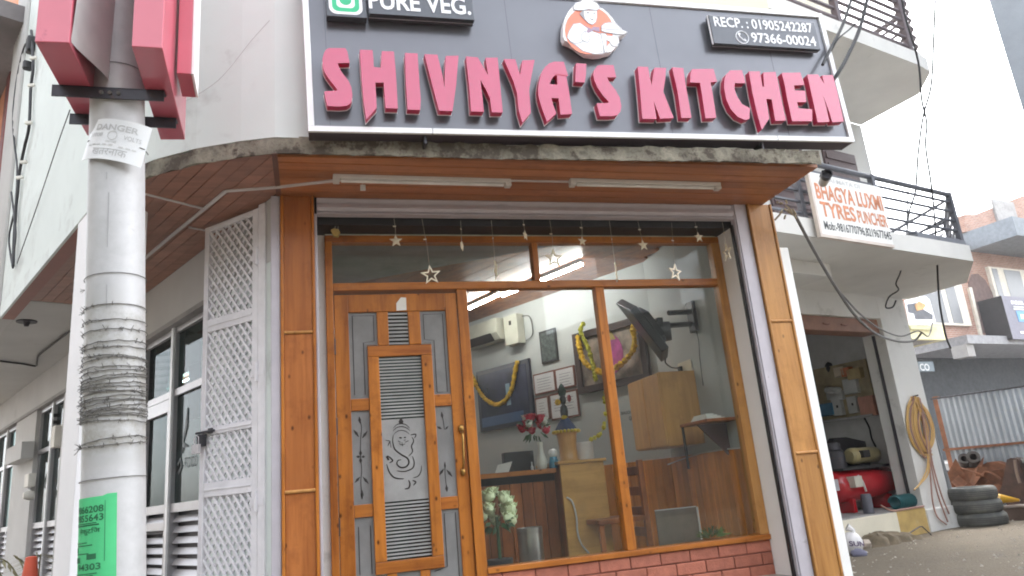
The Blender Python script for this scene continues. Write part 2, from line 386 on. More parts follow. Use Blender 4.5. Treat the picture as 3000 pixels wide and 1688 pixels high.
def pebbles():
    mb = MB(); random.seed(3)
    for i in range(1500):
        x = random.uniform(2.2, 8.5); y = random.uniform(4.3, 11); r = random.choice((.006, .008, .01, .012, .02))
        h = [(x + r * math.cos(a + i) * random.uniform(.7, 1.2), y + r * math.sin(a + i) * random.uniform(.7, 1.2), gz(x, y) - .002) for a in (0, 1.57, 3.14, 4.71)]
        mb.add(h + [(x, y, gz(x, y) + r * .8)], [(0, 1, 4), (1, 2, 4), (2, 3, 4), (3, 0, 4)])
    m = mat('pebble_stone', (.36, .33, .28), .9, var=.4, scale=3)
    single('pebbles', 'loose pale pebbles scattered over the dirt yard', 'gravel', mb, m, kind='stuff')
pebbles()

# ================================================================== RESTAURANT BUILDING
FL = .85                                        # shop floor height
SZ = 3.604                                      # underside of the wooden soffit
B = thing('restaurant_building', 'white corner restaurant building with wooden shopfront under a plank soffit', 'building', FM)
FLi = FM.inverted()
def L2F(s, l): p = FLi @ (LM @ Vector((s, l, 0))); return p.x, p.y
def l2f(mb): return mb.move(lambda p: (FLi @ (LM @ p)))
def r2f(mb): return mb.move(lambda p: (FLi @ (RM @ p)))
LW = -.045                                      # outer face of the side wall in the side frame
# canopy outline (facade frame): front edge, rounded corner, side fascia
corner = [(3.655, -.757), (2.9, -.742), (1.5, -.676), (0.0, -.645)]
for wx, wy in ((-1.50, 3.86), (-1.78, 3.90), (-2.06, 3.985), (-2.30, 4.10), (-2.50, 4.245)):
    p = FLi @ Vector((wx, wy, 0)); corner.append((p.x, p.y))
corner += [L2F(-.75, -.94), L2F(-3.86, -.94)]
def offset_line(pts, d):
    out = []
    for i, p in enumerate(pts):
        a = pts[max(i - 1, 0)]; b = pts[min(i + 1, len(pts) - 1)]; dx, dy = b[0] - a[0], b[1] - a[1]; l = math.hypot(dx, dy)
        out.append((p[0] - dy / l * d, p[1] + dx / l * d))
    return out
def band(pts, th, z0, z1, out=0.0, jag=0, seg=0):
    """wall following an outline; th thickness behind it, out = proud of it"""
    P = pts
    if seg:
        P = []
        for i in range(len(pts) - 1):
            a, b = pts[i], pts[i + 1]; n = max(1, int(math.hypot(b[0] - a[0], b[1] - a[1]) / seg))
            P += [(a[0] + (b[0] - a[0]) * k / n, a[1] + (b[1] - a[1]) * k / n) for k in range(n)]
        P.append(pts[-1])
    O = offset_line(P, out); I = offset_line(P, -th); mb = MB(); vs = []
    for o, i in zip(O, I):
        za = z0 + random.uniform(-jag, jag); zb = z1 + random.uniform(-jag, jag); q = random.uniform(0, jag)
        vs += [(o[0], o[1] + q, za), (o[0], o[1] + q * .6, zb), (i[0], i[1], z1), (i[0], i[1], z0)]
    fs = []
    for k in range(len(P) - 1):
        a, b = k * 4, k * 4 + 4; fs += [(a, b, b + 1, a + 1), (a + 1, b + 1, b + 2, a + 2), (a + 2, b + 2, b + 3, a + 3), (a + 3, b + 3, b, a)]
    fs += [(0, 1, 2, 3), tuple(len(vs) - 4 + i for i in (3, 2, 1, 0))]
    mb.add(vs, [tuple(reversed(f)) for f in fs], False); return mb
part(B, 'plaster_edge', band(corner[:-1], .012, 3.602, 3.70, .006, .010, .05), ROUGHP)
part(B, 'side_fascia', l2f(Bx(-3.86, -.75, -.948, -.9285, 3.585, 3.712)), WHITE)
up = [(3.69, -.56), (.1, -.56)] + corner[1:]
up[1] = (.25, -.6)
w_up = band([(.4, -.65)] + corner[3:], .18, 3.70, 9.2, .006); part(B, 'upper_wall', w_up, WHITE)
part(B, 'upper_front_wall', Bx(.39, 3.69, -.52, -.34, 3.70, 9.2), CREAM)
part(B, 'canopy_slab', MB().prism([(p[0], p[1]) for p in offset_line(corner, -.10)] + [L2F(-3.86, .3), (3.59, .3)], 3.66, 3.70, ax='xy'), CONC)
# fascia of the side street and its painted underside strip
e1, e2 = L2F(-.76, -.94), L2F(-3.86, -.94)
part(B, 'fascia_underside', l2f(Bx(-3.86, -1.0, -.928, -.83, 3.585, 3.62)), mat('red_brown_paint', (.27, .10, .075), .5, var=.1))
# ribbed end panel of the upper wall
rb = MB()
for i in range(9): rb.tube([(-3.90 - i * .075, -.95, 3.6), (-3.90 - i * .075, -.95, 9.2)], .03, 8)
rb.box(-4.55, -3.86, -.94, -.8, 3.6, 9.2); part(B, 'ribbed_panel', l2f(rb), GREYW)
# soffit planks
hp = []                                         # half planes of the soffit region (facade frame)
def soffit():
    W_ = .1055
    for i in range(-1, 6):
        d1 = -.632 + i * W_; pl = [(-.0, d1 + .003), (3.66, d1 + .003), (3.665, d1 + W_ - .003), (0, d1 + W_ - .003)]
        for (ax_, ay_), (bx_, by_) in zip(corner[:3], corner[1:4]):      # inside the slanting front edge
            nx, ny = -(by_ - ay_), bx_ - ax_; q_ = -(nx * ax_ + ny * ay_); sg_ = 1 if ny * 0 + nx * 1 + q_ > 0 else -1
            if pl: pl = clip(pl, sg_ * nx, sg_ * ny, sg_ * q_ - .016 * math.hypot(nx, ny))
        if len(pl) < 3: continue
        part(B, 'soffit_plank', MB().prism(pl, SZ - .002 - random.uniform(0, .003), SZ + .018, ax='xy'), SOFF, .002)
    edge = offset_line(corner, -.012)
    for i in range(9):
        l1 = -.835 + i * .088; a = [L2F(s, l) for s, l in ((-3.15, l1 + .002), (1.6, l1 + .002), (1.6, l1 + .086), (-3.15, l1 + .086))]
        a = clip(a, -1, 0, -.004)
        for k in range(3, len(edge) - 2):       # outer curve, convex
            p, q = edge[k], edge[k + 1]; nx, ny = -(q[1] - p[1]), q[0] - p[0]
            c = -(nx * p[0] + ny * p[1]); sgn = 1 if nx * 1.0 + ny * .5 + c > 0 else -1
            a = clip(a, sgn * nx, sgn * ny, sgn * c)
            if len(a) < 3: break
        if len(a) >= 3: part(B, 'soffit_plank', MB().prism(a, SZ - .002 - random.uniform(0, .003), SZ + .018, ax='xy'), SOFFL, .002)
SOFFL = wood('side_soffit_wood', (.33, .15, .095), (.22, .095, .06), 0, rough=.38, rnd=.16, knots=False, coat=.1)
soffit()
part(B, 'soffit_board', MB().prism([(p[0], p[1]) for p in offset_line(corner, -.06)][0:-1] + [L2F(-3.2, -.85), L2F(-3.2, LW), (-.02, .02), (3.6, .02)], SZ + .02, SZ + .05, ax='xy'), BLACK)
part(B, 'soffit_joint_strip', Bx(-.02, .012, -.64, -.0, SZ - .008, SZ - .0025), wood('joint_strip', (.2, .08, .045), (.12, .04, .02), 1, knots=False))
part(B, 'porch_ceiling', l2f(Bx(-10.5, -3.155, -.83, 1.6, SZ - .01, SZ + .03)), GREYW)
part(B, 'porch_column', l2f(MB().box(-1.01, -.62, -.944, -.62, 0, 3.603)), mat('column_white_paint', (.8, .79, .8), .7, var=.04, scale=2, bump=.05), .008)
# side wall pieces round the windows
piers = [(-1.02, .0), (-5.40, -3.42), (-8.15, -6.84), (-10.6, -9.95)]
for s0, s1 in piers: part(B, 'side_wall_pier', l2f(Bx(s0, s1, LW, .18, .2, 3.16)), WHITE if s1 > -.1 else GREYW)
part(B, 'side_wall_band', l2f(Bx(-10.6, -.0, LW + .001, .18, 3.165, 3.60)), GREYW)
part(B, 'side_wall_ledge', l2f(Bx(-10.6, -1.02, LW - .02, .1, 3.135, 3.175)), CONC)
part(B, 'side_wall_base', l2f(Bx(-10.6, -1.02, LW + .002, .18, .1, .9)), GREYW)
# side windows
def side_window(s0, s1, mull, z=(3.14, 2.59, 1.70, .95), door=None):
    fr = part(B, 'side_window', l2f(MB().box(s0, s0 + .05, 0, .06, z[3], z[0]).box(s1 - .05, s1, 0, .06, z[3], z[0]).box(s0, s1, .001, .059, z[0] - .05, z[0] - .001).box(s0, s1, .001, .059, z[1] - .025, z[1] + .03).box(s0, s1, .001, .059, z[2] - .035, z[2] + .03)), ALU)
    for mu in mull: part(fr, 'mullion', l2f(Bx(mu - .05, mu + .05, -.006, .065, z[3], z[0])), ALU, .004); part(fr, 'mullion_cap', l2f(Bx(mu + .0, mu + .045, -.022, -.007, z[3], z[0])), mat('mullion_white', (.78, .78, .78), .4) if 'mullion_white' not in bpy.data.materials else bpy.data.materials['mullion_white'])
    ed = [s0 + .05] + [q for mu in mull for q in (mu - .05, mu + .05)] + [s1 - .05]
    for i in range(0, len(ed), 2):
        for za, zb in ((z[0] - .05, z[1] + .03), (z[1] - .025, z[2] + .03)):
            part(fr, 'glass_pane', l2f(Bx(ed[i], ed[i + 1], .028, .032, zb, za)), GLASSD)
        nsl = 9
        for k in range(nsl):
            zz = z[3] + .02 + k * (z[2] - .05 - z[3]) / nsl
            part(fr, 'louvre_slat', l2f(MB().add([(ed[i], .02, zz), (ed[i + 1], .02, zz), (ed[i + 1], .05, zz + .045), (ed[i], .05, zz + .045), (ed[i], .024, zz - .004), (ed[i + 1], .024, zz - .004), (ed[i + 1], .054, zz + .041), (ed[i], .054, zz + .041)], [(0, 1, 2, 3), (7, 6, 5, 4), (0, 4, 5, 1), (2, 6, 7, 3), (0, 3, 7, 4), (1, 5, 6, 2)])), ALU)
        part(fr, 'louvre_backing', l2f(Bx(ed[i], ed[i + 1], .07, .075, z[3], z[2])), DARKM)
    return fr
w1 = side_window(-3.42, -1.02, [-1.915, -2.66])
dr = MB().box(-2.60, -1.97, -.004, .05, 2.455, 2.56).box(-2.60, -1.97, -.004, .05, 1.535, 1.60).box(-2.60, -2.54, -.004, .05, 1.60, 2.455).box(-2.0, -1.967, -.004, .05, .95, 2.455)
part(w1, 'door_leaf_frame', l2f(dr), ALU, .003)
side_window(-6.84, -5.40, [-6.1])
side_window(-9.95, -8.15, [-9.0])
# things seen through / on the side panes
part(w1, 'pane_lettering', l2f(MB().text('FOOD', -1.66, -1.40, 1.98, 2.06, .024, .024).stroke([(-1.78, 1.95), (-1.72, 2.0), (-1.75, 2.06), (-1.8, 2.02)], .03, .022, .026).stroke([(-1.7, 2.18), (-1.64, 2.3), (-1.62, 2.44)], [.01, .05, .01], .022, .026).stroke([(-1.72, 2.1), (-1.68, 2.16), (-1.6, 2.14)], [.01, .04, .01], .022, .026)), mat('pane_print', (.05, .065, .07), .5))
part(w1, 'inner_post', l2f(Bx(-1.55, -1.47, .3, .38, 2.0, 3.3)), PINE)
part(w1, 'blue_curtain', l2f(MB().box(-2.55, -2.2, .35, .37, 2.45, 2.95)), mat('blue_cloth', (.06, .09, .25), .9, var=.4))
part(w1, 'orange_curtain', l2f(MB().box(-2.18, -2.08, .33, .36, 2.45, 2.95)), mat('orange_cloth', (.4, .1, .05), .9))

# ---- interior shell
part(B, 'shop_floor', MB().prism([(0.0, .02), (3.4, .02), (3.4, 1.65), (-1.2, 10.2), (-4.6, 9.0)], FL - .1, FL, ax='xy'), mat('floor_tile', (.30, .27, .23), .35, var=.1, scale=3))
part(B, 'room_right_wall', Bx(3.4, 3.5, .32, 1.65, FL, 3.8), ROOMW)
part(B, 'room_long_wall', r2f(Bx(-9, 0.06, 0, .1, FL, 3.8)), ROOMW)
part(B, 'room_end_wall', r2f(Bx(-9, -8.9, -3.4, 0, FL, 3.8)), ROOMW)
for i in range(26):
    part(B, 'ceiling_plank', r2f(Bx(-9, min(.1 + .228 * i, 1.46 - .063 * i), -.003 - (i + 1) * .12, -.005 - i * .12, 3.67 - random.uniform(0, .002), 3.69)), DARKW)
part(B, 'ceiling_backing', MB().prism([(0.2, .33), (3.5, .33), (3.5, 1.7), (-1.2, 10.2), (-4.6, 9.0)], 3.70, 3.78, ax='xy'), BLACK)
part(B, 'rear_wall', MB().prism([(3.5, .36), (3.735, .36), (3.735, 6.5), (3.6, 6.5)], .3, 3.66, ax='xy'), WHITE2)
# wainscot boards along the right and long walls
for i in range(13): part(B, 'wainscot_board', Bx(3.378, 3.399, .33 + i * .1, .427 + i * .1, FL, 1.755), HONEY, .004)
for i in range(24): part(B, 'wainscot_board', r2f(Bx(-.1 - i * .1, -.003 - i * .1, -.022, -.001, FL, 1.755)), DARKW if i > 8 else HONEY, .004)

# ---- front: pilasters
def pilaster(u0, u1, beads, pm, d0=-.03):
    p = part(B, 'pilaster', Bx(u0 + .004, u1 - .004, d0 + .012, .2, .3, 3.6), pm)
    zs = [.3] + beads[::-1] + [3.6]
    for i in range(len(zs) - 1): part(p, 'pilaster_panel', Bx(u0 + .021, u1 - .021, d0 + .004, d0 + .0118, zs[i] + .008, zs[i + 1] - .008), pm, .002)
    for a, b in ((u0, u0 + .02), (u1 - .02, u1)): part(p, 'side_moulding', Bx(a, b, d0 - .006, d0 + .011, .3, 3.6), PINE_L if pm is PINE_L else PINE, .005)
    for z in beads: part(p, 'cross_bead', MB().tube([(u0 + .02, d0 + .001, z), (u1 - .02, d0 + .001, z)], .011, 10), PINE_L, 0)
pilaster(.004, .218, [2.671, 1.703], PANEL)
pilaster(3.512, 3.732, [2.648, 1.671], PINE_L)
part(B, 'jamb_strip', Bx(-.055, .003, -.02, .05, .3, 3.6), LAV, .006)
part(B, 'left_reveal', Bx(.222, .288, .268, .36, .3, 3.43), WHITE2)
part(B, 'left_shutter_channel', MB().box(.219, .236, -.012, .06, .3, 3.48), LAV, .003)
part(B, 'right_reveal', Bx(3.395, 3.51, .05, .36, .3, 3.44), mat('lightened_white_plaster', (.86, .86, .84), .7, var=.04, scale=2, dirt=((.4, .39, .36), 3, .68, .15)))  # plaster colour lightened to stand in for light the reveal does not get
part(B, 'side_wall_end', Bx(3.735, 3.818, -.02, 6.5, .3, 3.24), bpy.data.materials['lightened_white_plaster'] if 'lightened_white_plaster' in bpy.data.materials else WHITE, .006)
part(B, 'right_shutter_channel', MB().box(3.39, 3.40, -.01, .045, .3, 3.60).box(3.405, 3.509, -.014, .046, .3, 3.602), LAV, .004)
part(B, 'channel_gap', Bx(3.376, 3.392, .02, .049, .3, 3.44), BLACK)
# shutter, rolled up
sh = [(-.02, 3.602), (-.028, 3.59), (-.012, 3.57), (-.006, 3.558), (-.03, 3.55), (-.036, 3.525), (-.024, 3.505), (-.01, 3.498), (-.03, 3.49), (-.03, 3.482), (.03, 3.48), (.03, 3.602)]
def prof_x(mb, prof, x0, x1):
    n = len(prof); mb.add([(x0, d, z) for d, z in prof] + [(x1, d, z) for d, z in prof], [(i, i + n, (i + 1) % n + n, (i + 1) % n) for i in range(n)] + [tuple(range(n)), tuple(reversed(range(n, 2 * n)))]); return mb
shm = part(B, 'roller_shutter', prof_x(MB(), [(d + .02, z) for d, z in sh], .237, 3.388), LAV)
part(B, 'shutter_box', Bx(.225, 3.50, .075, .34, 3.435, 3.64), BLACK)
part(B, 'broken_plaster', MB().prism([(.29, 3.425), (.29, 3.455), (.36, 3.475), (.42, 3.452), (.5, 3.45), (.62, 3.44), (.78, 3.436), (3.35, 3.434), (3.38, 3.425)], .255, .30), mat('crumbling_plaster', (.38, .39, .31), .95, var=.3, bump=.8, bscale=40))
# shopfront window frame
D0, D1 = .255, .335
wf = part(B, 'shopfront_window', Bx(.288, 3.392, D0, D1, 3.375, 3.428), PINE_H, .004)
part(wf, 'post', Bx(.288, .337, D0 - .012, D1, .3, 3.374), PINE, .004)
part(wf, 'post', Bx(1.20, 1.272, D0, D1, .6, 3.018), PINE, .004)
part(wf, 'post', Bx(2.268, 2.337, D0, D1, 1.126, 3.018), PINE, .004)
part(wf, 'post', Bx(3.318, 3.392, D0, D1, 1.126, 3.374), PINE_L, .004)
part(wf, 'mullion', Bx(1.796, 1.842, D0, D1, 3.076, 3.374), PINE, .004)
part(wf, 'rail', Bx(.338, 3.317, D0 - .004, D1, 3.019, 3.075), PINE_H, .005)
part(wf, 'sill', Bx(1.273, 3.392, D0 - .012, D1 + .02, 1.088, 1.125), PINE_H, .004)
for a, b, c, d in ((.337, 1.796, 3.075, 3.375), (1.842, 3.318, 3.075, 3.375), (1.272, 2.268, 1.125, 3.019), (2.337, 3.318, 1.125, 3.019)):
    part(wf, 'glass_pane', Bx(a, b, .298, .302, c, d), GLASS)
# base wall under the sill, brick by brick
bw = part(B, 'brick_base', Bx(1.25, 3.395, .272, .42, .3, 1.087), MORTAR)
for r in range(7):
    z1 = 1.083 - r * .084; off = (.113 if r % 2 else 0) + 1.285 - .14
    for k in range(-1, 11):
        a, b = off + k * .2275, off + k * .2275 + .221; a, b = max(a, 1.26), min(b, 3.392)
        if b - a > .03: part(bw, 'brick', Bx(a, b, .262 + random.uniform(-.0025, .0025), .275, z1 - .077, z1), BRICK, .006)
# ---- door
DP = D0 + .012
door = part(B, 'door', MB().box(.342, .436, DP, DP + .04, .4, 2.994).box(1.112, 1.194, DP, DP + .04, .4, 2.994).box(.436, 1.112, DP, DP + .04, 2.868, 2.994), PINE, .004)
def dpart(n, mb, m, bev=.004): return part(door, n, mb, m, bev)
I0 = DP - .008
dpart('upper_stile', Bx(.628, .705, DP + .001, DP + .039, 2.63, 2.867), PINE); dpart('upper_stile', Bx(.843, .928, DP + .001, DP + .039, 2.63, 2.867), PINE)
dpart('panel_rail', Bx(.556, .995, I0, DP + .04, 2.552, 2.626), PINE_H)
dpart('panel_stile', Bx(.556, .63, I0, DP + .04, 1.234, 2.551), PINE); dpart('panel_stile', Bx(.921, .995, I0, DP + .04, 1.234, 2.551), PINE)
dpart('panel_rail', Bx(.556, .995, I0, DP + .04, 1.16, 1.233), PINE_H)
for z0, z1 in ((2.194, 2.274), (1.515, 1.594)):
    dpart('cross_rail', Bx(.4365, .555, DP + .002, DP + .038, z0, z1), PINE_H); dpart('cross_rail', Bx(.9955, 1.1115, DP + .002, DP + .038, z0, z1), PINE_H)
dpart('lower_stile', Bx(.628, .69, DP + .001, DP + .039, .8, 1.159), PINE); dpart('lower_stile', Bx(.838, .90, DP + .001, DP + .039, .8, 1.159), PINE)
G0 = DP + .018
def pane(poly, etch=None, stripes=None, base=None):
    mb = MB().prism(poly, G0, G0 + .004); mb.m = 1
    if etch: etch(mb)
    mb.m = 2
    if stripes:
        u0, u1, z0, z1, n = stripes
        for i in range(n): zz = z0 + (z1 - z0) * (i + .5) / n; mb.box(u0, u1, G0 - .0025, G0 - .0008, zz - (z1 - z0) / n * .27, zz + (z1 - z0) / n * .27)
    dpart('glass_pane', mb, [base or FROST, ETCH, STRIPE], 0)
def pxs(pts, k='C2'): return [on(FM, *cr(k, x, y), G0) for x, y in pts]
def line_in(mb, pts, w=.006): mb.stroke(pts, w, G0 - .002, G0 - .0005)
pane([(.436, 2.274), (.556, 2.274), (.556, 2.64), (.63, 2.64), (.63, 2.867), (.436, 2.867)], lambda mb: line_in(mb, [(.462, 2.3), (.462, 2.845), (.605, 2.845), (.605, 2.665), (.532, 2.655), (.532, 2.3)]))
pane([(.9955, 2.274), (1.112, 2.274), (1.112, 2.867), (.928, 2.867), (.928, 2.64), (.9955, 2.64)], lambda mb: line_in(mb, [(1.018, 2.29), (1.018, 2.655), (.952, 2.665), (.952, 2.845), (1.09, 2.845), (1.09, 2.29), (1.018, 2.29)]))
pane([(.436, .6), (.63, .6), (.63, 1.15), (.556, 1.16), (.556, 1.515), (.436, 1.515)], lambda mb: line_in(mb, [(.46, 1.46), (.46, 1.17)]) or line_in(mb, [(.535, 1.46), (.535, 1.17)]))
pane([(.9955, 1.16), (.905, 1.15), (.905, .6), (1.112, .6), (1.112, 1.515), (.9955, 1.515)], lambda mb: line_in(mb, [(1.09, .9), (1.09, 1.49), (1.015, 1.49), (1.015, 1.16), (.93, 1.14)]))
pane([(.705, 2.63), (.843, 2.63), (.843, 2.867), (.705, 2.867)], None, (.706, .842, 2.63, 2.867, 9), GLASSD)
pane([(.69, .8), (.838, .8), (.838, 1.16), (.69, 1.16)])
def leafy(mb, pts, leaves):
    mb.stroke(pxs(smooth_list(pts)), .005, G0 - .002, G0 - .0005)
    for a, b, w in leaves:
        p, q = pxs([a, b]); m_ = ((p[0] + q[0]) / 2, (p[1] + q[1]) / 2); mb.stroke([p, m_, q], [.002, w, .002], G0 - .002, G0 - .0005)
def smooth_list(pts): return [(p.x, p.y) for p in smooth_pts([(a, b, 0) for a, b in pts], 4)]
pane([(.436, 1.594), (.556, 1.594), (.556, 2.194), (.436, 2.194)], lambda mb: leafy(mb, [(780, 255), (795, 330), (788, 430), (788, 545), (797, 650), (790, 740), (800, 865)],
    [((778, 245), (785, 300), .018), ((735, 345), (775, 400), .018), ((840, 355), (800, 410), .018), ((788, 500), (788, 545), .02), ((788, 555), (790, 600), .02), ((755, 548), (785, 550), .018), ((822, 548), (795, 550), .018), ((745, 745), (785, 700), .018), ((850, 755), (805, 700), .018), ((800, 800), (800, 870), .02)]))
pane([(.9955, 1.594), (1.112, 1.594), (1.112, 2.194), (.9955, 2.194)], lambda mb: (leafy(mb, [(1400, 215), (1412, 280), (1420, 345)], [((1398, 210), (1408, 265), .018), ((1365, 322), (1400, 340), .018), ((1450, 318), (1425, 345), .014)]),
    leafy(mb, [(1425, 590), (1425, 680), (1438, 800)], [((1380, 690), (1415, 640), .018), ((1480, 700), (1435, 645), .018), ((1435, 760), (1440, 815), .02), ((1422, 590), (1426, 640), .012)])))
def ganesh(mb):
    T = [([(1035, 335), (1060, 308), (1095, 300), (1130, 308), (1158, 335)], 5), ([(1033, 355), (1060, 330), (1095, 322), (1130, 330), (1160, 352)], 5), ([(1037, 382), (1065, 358), (1095, 350), (1130, 358), (1157, 380)], 4),
         ([(1035, 385), (1030, 430), (1045, 490), (1090, 530), (1140, 560), (1152, 595), (1130, 625), (1090, 630), (1062, 605), (1070, 578), (1095, 572)], 9),
         ([(975, 425), (1010, 432), (1000, 450), (995, 470)], 5), ([(1010, 440), (1018, 480)], 4), ([(1165, 385), (1205, 380), (1195, 410)], 7), ([(1175, 400), (1188, 430), (1172, 470), (1180, 510), (1150, 545)], 7),
         ([(1178, 545), (1192, 590), (1180, 635), (1120, 660), (1060, 655)], 7), ([(985, 605), (1005, 665), (1040, 705), (1085, 715), (1115, 715)], 8), ([(1248, 615), (1243, 660), (1222, 695), (1185, 708)], 6),
         ([(990, 540), (1015, 560), (1030, 580), (1005, 595)], 8), ([(985, 545), (1000, 575)], 14), ([(1150, 725), (1160, 755), (1150, 785), (1120, 792)], 9), ([(1180, 728), (1205, 740), (1185, 765)], 8),
         ([(1080, 405), (1098, 408)], 9), ([(1115, 405), (1130, 403)], 8), ([(1070, 430), (1090, 440)], 4), ([(1125, 440), (1150, 428)], 4), ([(1100, 440), (1105, 470)], 4), ([(1078, 445), (1092, 458), (1110, 458), (1125, 450)], 4), ([(1115, 425), (1128, 422)], 4)]
    for pts, w in T:
        q = pxs(smooth_list(pts) if len(pts) > 2 else pts); mb.stroke(q, [w * 1.35 / 2.5733 / 430 * (.25 + .75 * math.sin(math.pi * (i + .4) / (len(q) - .2)) ** .7) for i in range(len(q))], G0 - .002, G0 - .0005)
    mb.prism(pxs([(1093, 250), (1112, 285), (1105, 300), (1082, 300), (1075, 285)]), G0 - .002, G0 - .0005)
    mb.m = 2; z = [2.13, 1.60]; mb.box(.632, .92, G0 - .0003, G0 + .0001, 1.595, 2.125); mb.m = 1
pane([(.63, 1.234), (.921, 1.234), (.921, 2.552), (.63, 2.552)], ganesh, None, GLASSD)
st = MB()
for z0, z1, n in ((2.13, 2.548, 19), (1.238, 1.59, 16)):
    for i in range(n): zz = z0 + (z1 - z0) * (i + .5) / n; h = (z1 - z0) / n * .27; st.box(.631, .92, G0 - .0025, G0 - .0008, zz - h, zz + h)
part(door, 'frosted_stripes', st, STRIPE, 0, 'stuff')
hd = MB(); hd.tube(smooth_pts([(1.163, DP - .002, 2.03), (1.163, DP - .045, 1.99), (1.160, DP - .05, 1.90), (1.157, DP - .045, 1.80), (1.155, DP - .002, 1.75)], 5), .0075, 8)
hd.ball((1.163, DP - .012, 2.03), .02, (1, .7, 1.5)); hd.ball((1.155, DP - .012, 1.745), .017, (1, .7, 1.7)); dpart('handle', hd, BRASS, 0)
for z in (2.63, 2.10, 1.47): dpart('hinge', MB().tube([(.340, DP - .006, z - .055), (.340, DP - .006, z + .055)], .007, 8), DARKM, 0)
single('torn_paper_slip', 'torn white paper slip stuck above the grille at the top of the door', 'paper', MB().prism([(.765, 2.872), (.835, 2.875), (.836, 2.965), (.80, 2.968), (.766, 2.925)], DP - .004, DP - .002), PAPER, FM)

# ================================================================== LATTICE GATE (folded back against the side wall)
def gate():
    hs_, ls = on(LM, 786, 1300, -.03)[0], None
    H = Vector((hs_, -.03, 0))                               # hinge line in side frame
    t1 = LM.inverted() @ dist(608, 702, 1); c = LM.inverted() @ CAM
    def at_z(x, y, z): s, l = onz(LM, x, y, z); return Vector((s, l, 0))
    T = (at_z(608, 702, 3.575) + at_z(600, 965, 2.79)) / 2
    ax = (LM.to_3x3() @ (H - T)).normalized(); wid = (H - T).length
    GT = frame(LM @ T, (ax.x, ax.y)); 
    def gx(x, y): return on(GT, x, y)[0]
    g = thing('lattice_gate', 'tall white steel lattice gate folded back beside the left wooden pilaster', 'gate', GT)
    X1 = wid - .075; bot = .9
    part(g, 'stile', Bx(0, .045, -.02, .02, bot, 3.575), GATE, .004); part(g, 'stile', Bx(X1 - .055, X1, -.02, .02, bot, 3.575), GATE, .004)
    part(g, 'hinge_post', Bx(X1 + .012, X1 + .075, -.03, .03, .4, 3.59), GATE, .005)
    zr = [(3.535, 3.575)]
    def zat(y): return on(GT, 690, y)[1]
    for ya, yb in ((918, 955), (1240, 1262), (1405, 1448)): zr.append((zat(yb), zat(ya)))
    zr.append((bot, bot + .05))
    for a, b in zr: part(g, 'rail', MB().box(.0455, X1 - .0555, -.018, .018, a, b).box(.0455, X1 - .0555, -.024, -.0185, (a + b) / 2 - .006, (a + b) / 2 + .006), GATE, .003)
    pit = .064
    for i in range(len(zr) - 1):
        z1, z0 = zr[i][0], zr[i + 1][1]; mb = MB(); w, h = X1 - .1, z1 - z0
        for sgn, yy in ((1, -.006), (-1, .006)):
            n = int((w + h) / pit) + 2
            for k in range(-1, n):
                pts = []
                c0 = k * pit                                  # x + z*... diagonal family
                k_ = .8
                # line: x = c0 - k_*z (sgn 1) or x = w - c0 + k_*z
                seg = []
                za, zb = 0, h; xa, xb = c0, c0 - k_ * h
                if xa > w: za = (c0 - w) / k_; xa = w
                if xb < 0: zb = c0 / k_; xb = 0
                if za >= zb - .01 or za > h: continue
                if sgn < 0: xa, xb = w - xa, w - xb
                x0 = .045
                dx, dz = xb - xa, zb - za; l = math.hypot(dx, dz); nx, nz = -dz / l * .0085, dx / l * .0085
                q = [(x0 + xa - nx, z0 + za - nz), (x0 + xb - nx, z0 + zb - nz), (x0 + xb + nx, z0 + zb + nz), (x0 + xa + nx, z0 + za + nz)]
                mb.add([(p[0], yy - .005, p[1]) for p in q] + [(p[0], yy + .005, p[1]) for p in q], [(3, 2, 1, 0), (4, 5, 6, 7), (0, 1, 5, 4), (2, 3, 7, 6)])
        part(g, 'lattice', mb, GATE, kind='stuff')
    for y in (745, 1085, 1465):
        z = on(GT, 790, y)[1]; mb = MB().tube([(X1 + .006, -.036, z - .06), (X1 + .006, -.036, z + .06)], .013, 10).box(X1 - .05, X1 + .07, -.034, -.028, z - .025, z + .012); part(g, 'hinge', mb, GATE)
    lz = on(GT, 592, 1270)[1]
    part(g, 'latch', MB().tube([(-.02, -.035, lz), (.16, -.035, lz)], .008, 8).box(.0, .07, -.045, -.022, lz - .09, lz - .012).box(.09, .13, -.03, -.0205, lz - .012, lz + .02), DARKM)
    lk = MB().box(-.012, .05, -.072, -.048, lz - .135, lz - .075).tube([(.0, -.06, lz - .076), (.0, -.06, lz - .03), (.02, -.06, lz - .018), (.04, -.06, lz - .03), (.04, -.06, lz - .076)], .004, 6)
    single('padlock', 'white painted padlock hanging on the latch of the lattice gate', 'padlock', lk, mat('padlock_white', (.6, .57, .58), .5, dirt=((.2, .17, .15), 20, .6, .1)), GT, (0.02, -.06, lz - .1), bev=.003)
gate()

# ================================================================== MAIN SIGNBOARD
ROT = rad(1.45); SD = -.77                      # sign turned slightly in its own plane; front face depth
_sx, _sz = on(FM, 903, 385, SD)
def SM_():
    c, s = math.cos(ROT), math.sin(ROT); R = Matrix(((c, 0, -s, 0), (0, 1, 0, 0), (s, 0, c, 0), (0, 0, 0, 1)))
    return FM @ Matrix.Translation((_sx, SD, _sz)) @ R
SM = SM_()
def sg(x, y, d=0):                              # photo point -> sign plane
    n = SM.col[1].xyz; h = SM.inverted() @ plane_hit(x, y, SM @ Vector((0, d, 0)), n); return h.x, h.z
SW = sg(2504, 417)[0]; SH = sg(2407, 40)[1]
sign = thing('restaurant_signboard', 'large charcoal signboard with raised red letters above the shopfront', 'signboard', SM)
part(sign, 'panel', Bx(.02, SW - .02, .012, .1, .015, SH - .015), ACP)
sj = MB()
for x in (.125, SW * .34, SW * .62, SW * .86): sj.box(x, x + .0016, .0108, .0125, .04, SH - .04)
part(sign, 'panel_joint', sj, PLATE, kind='stuff')
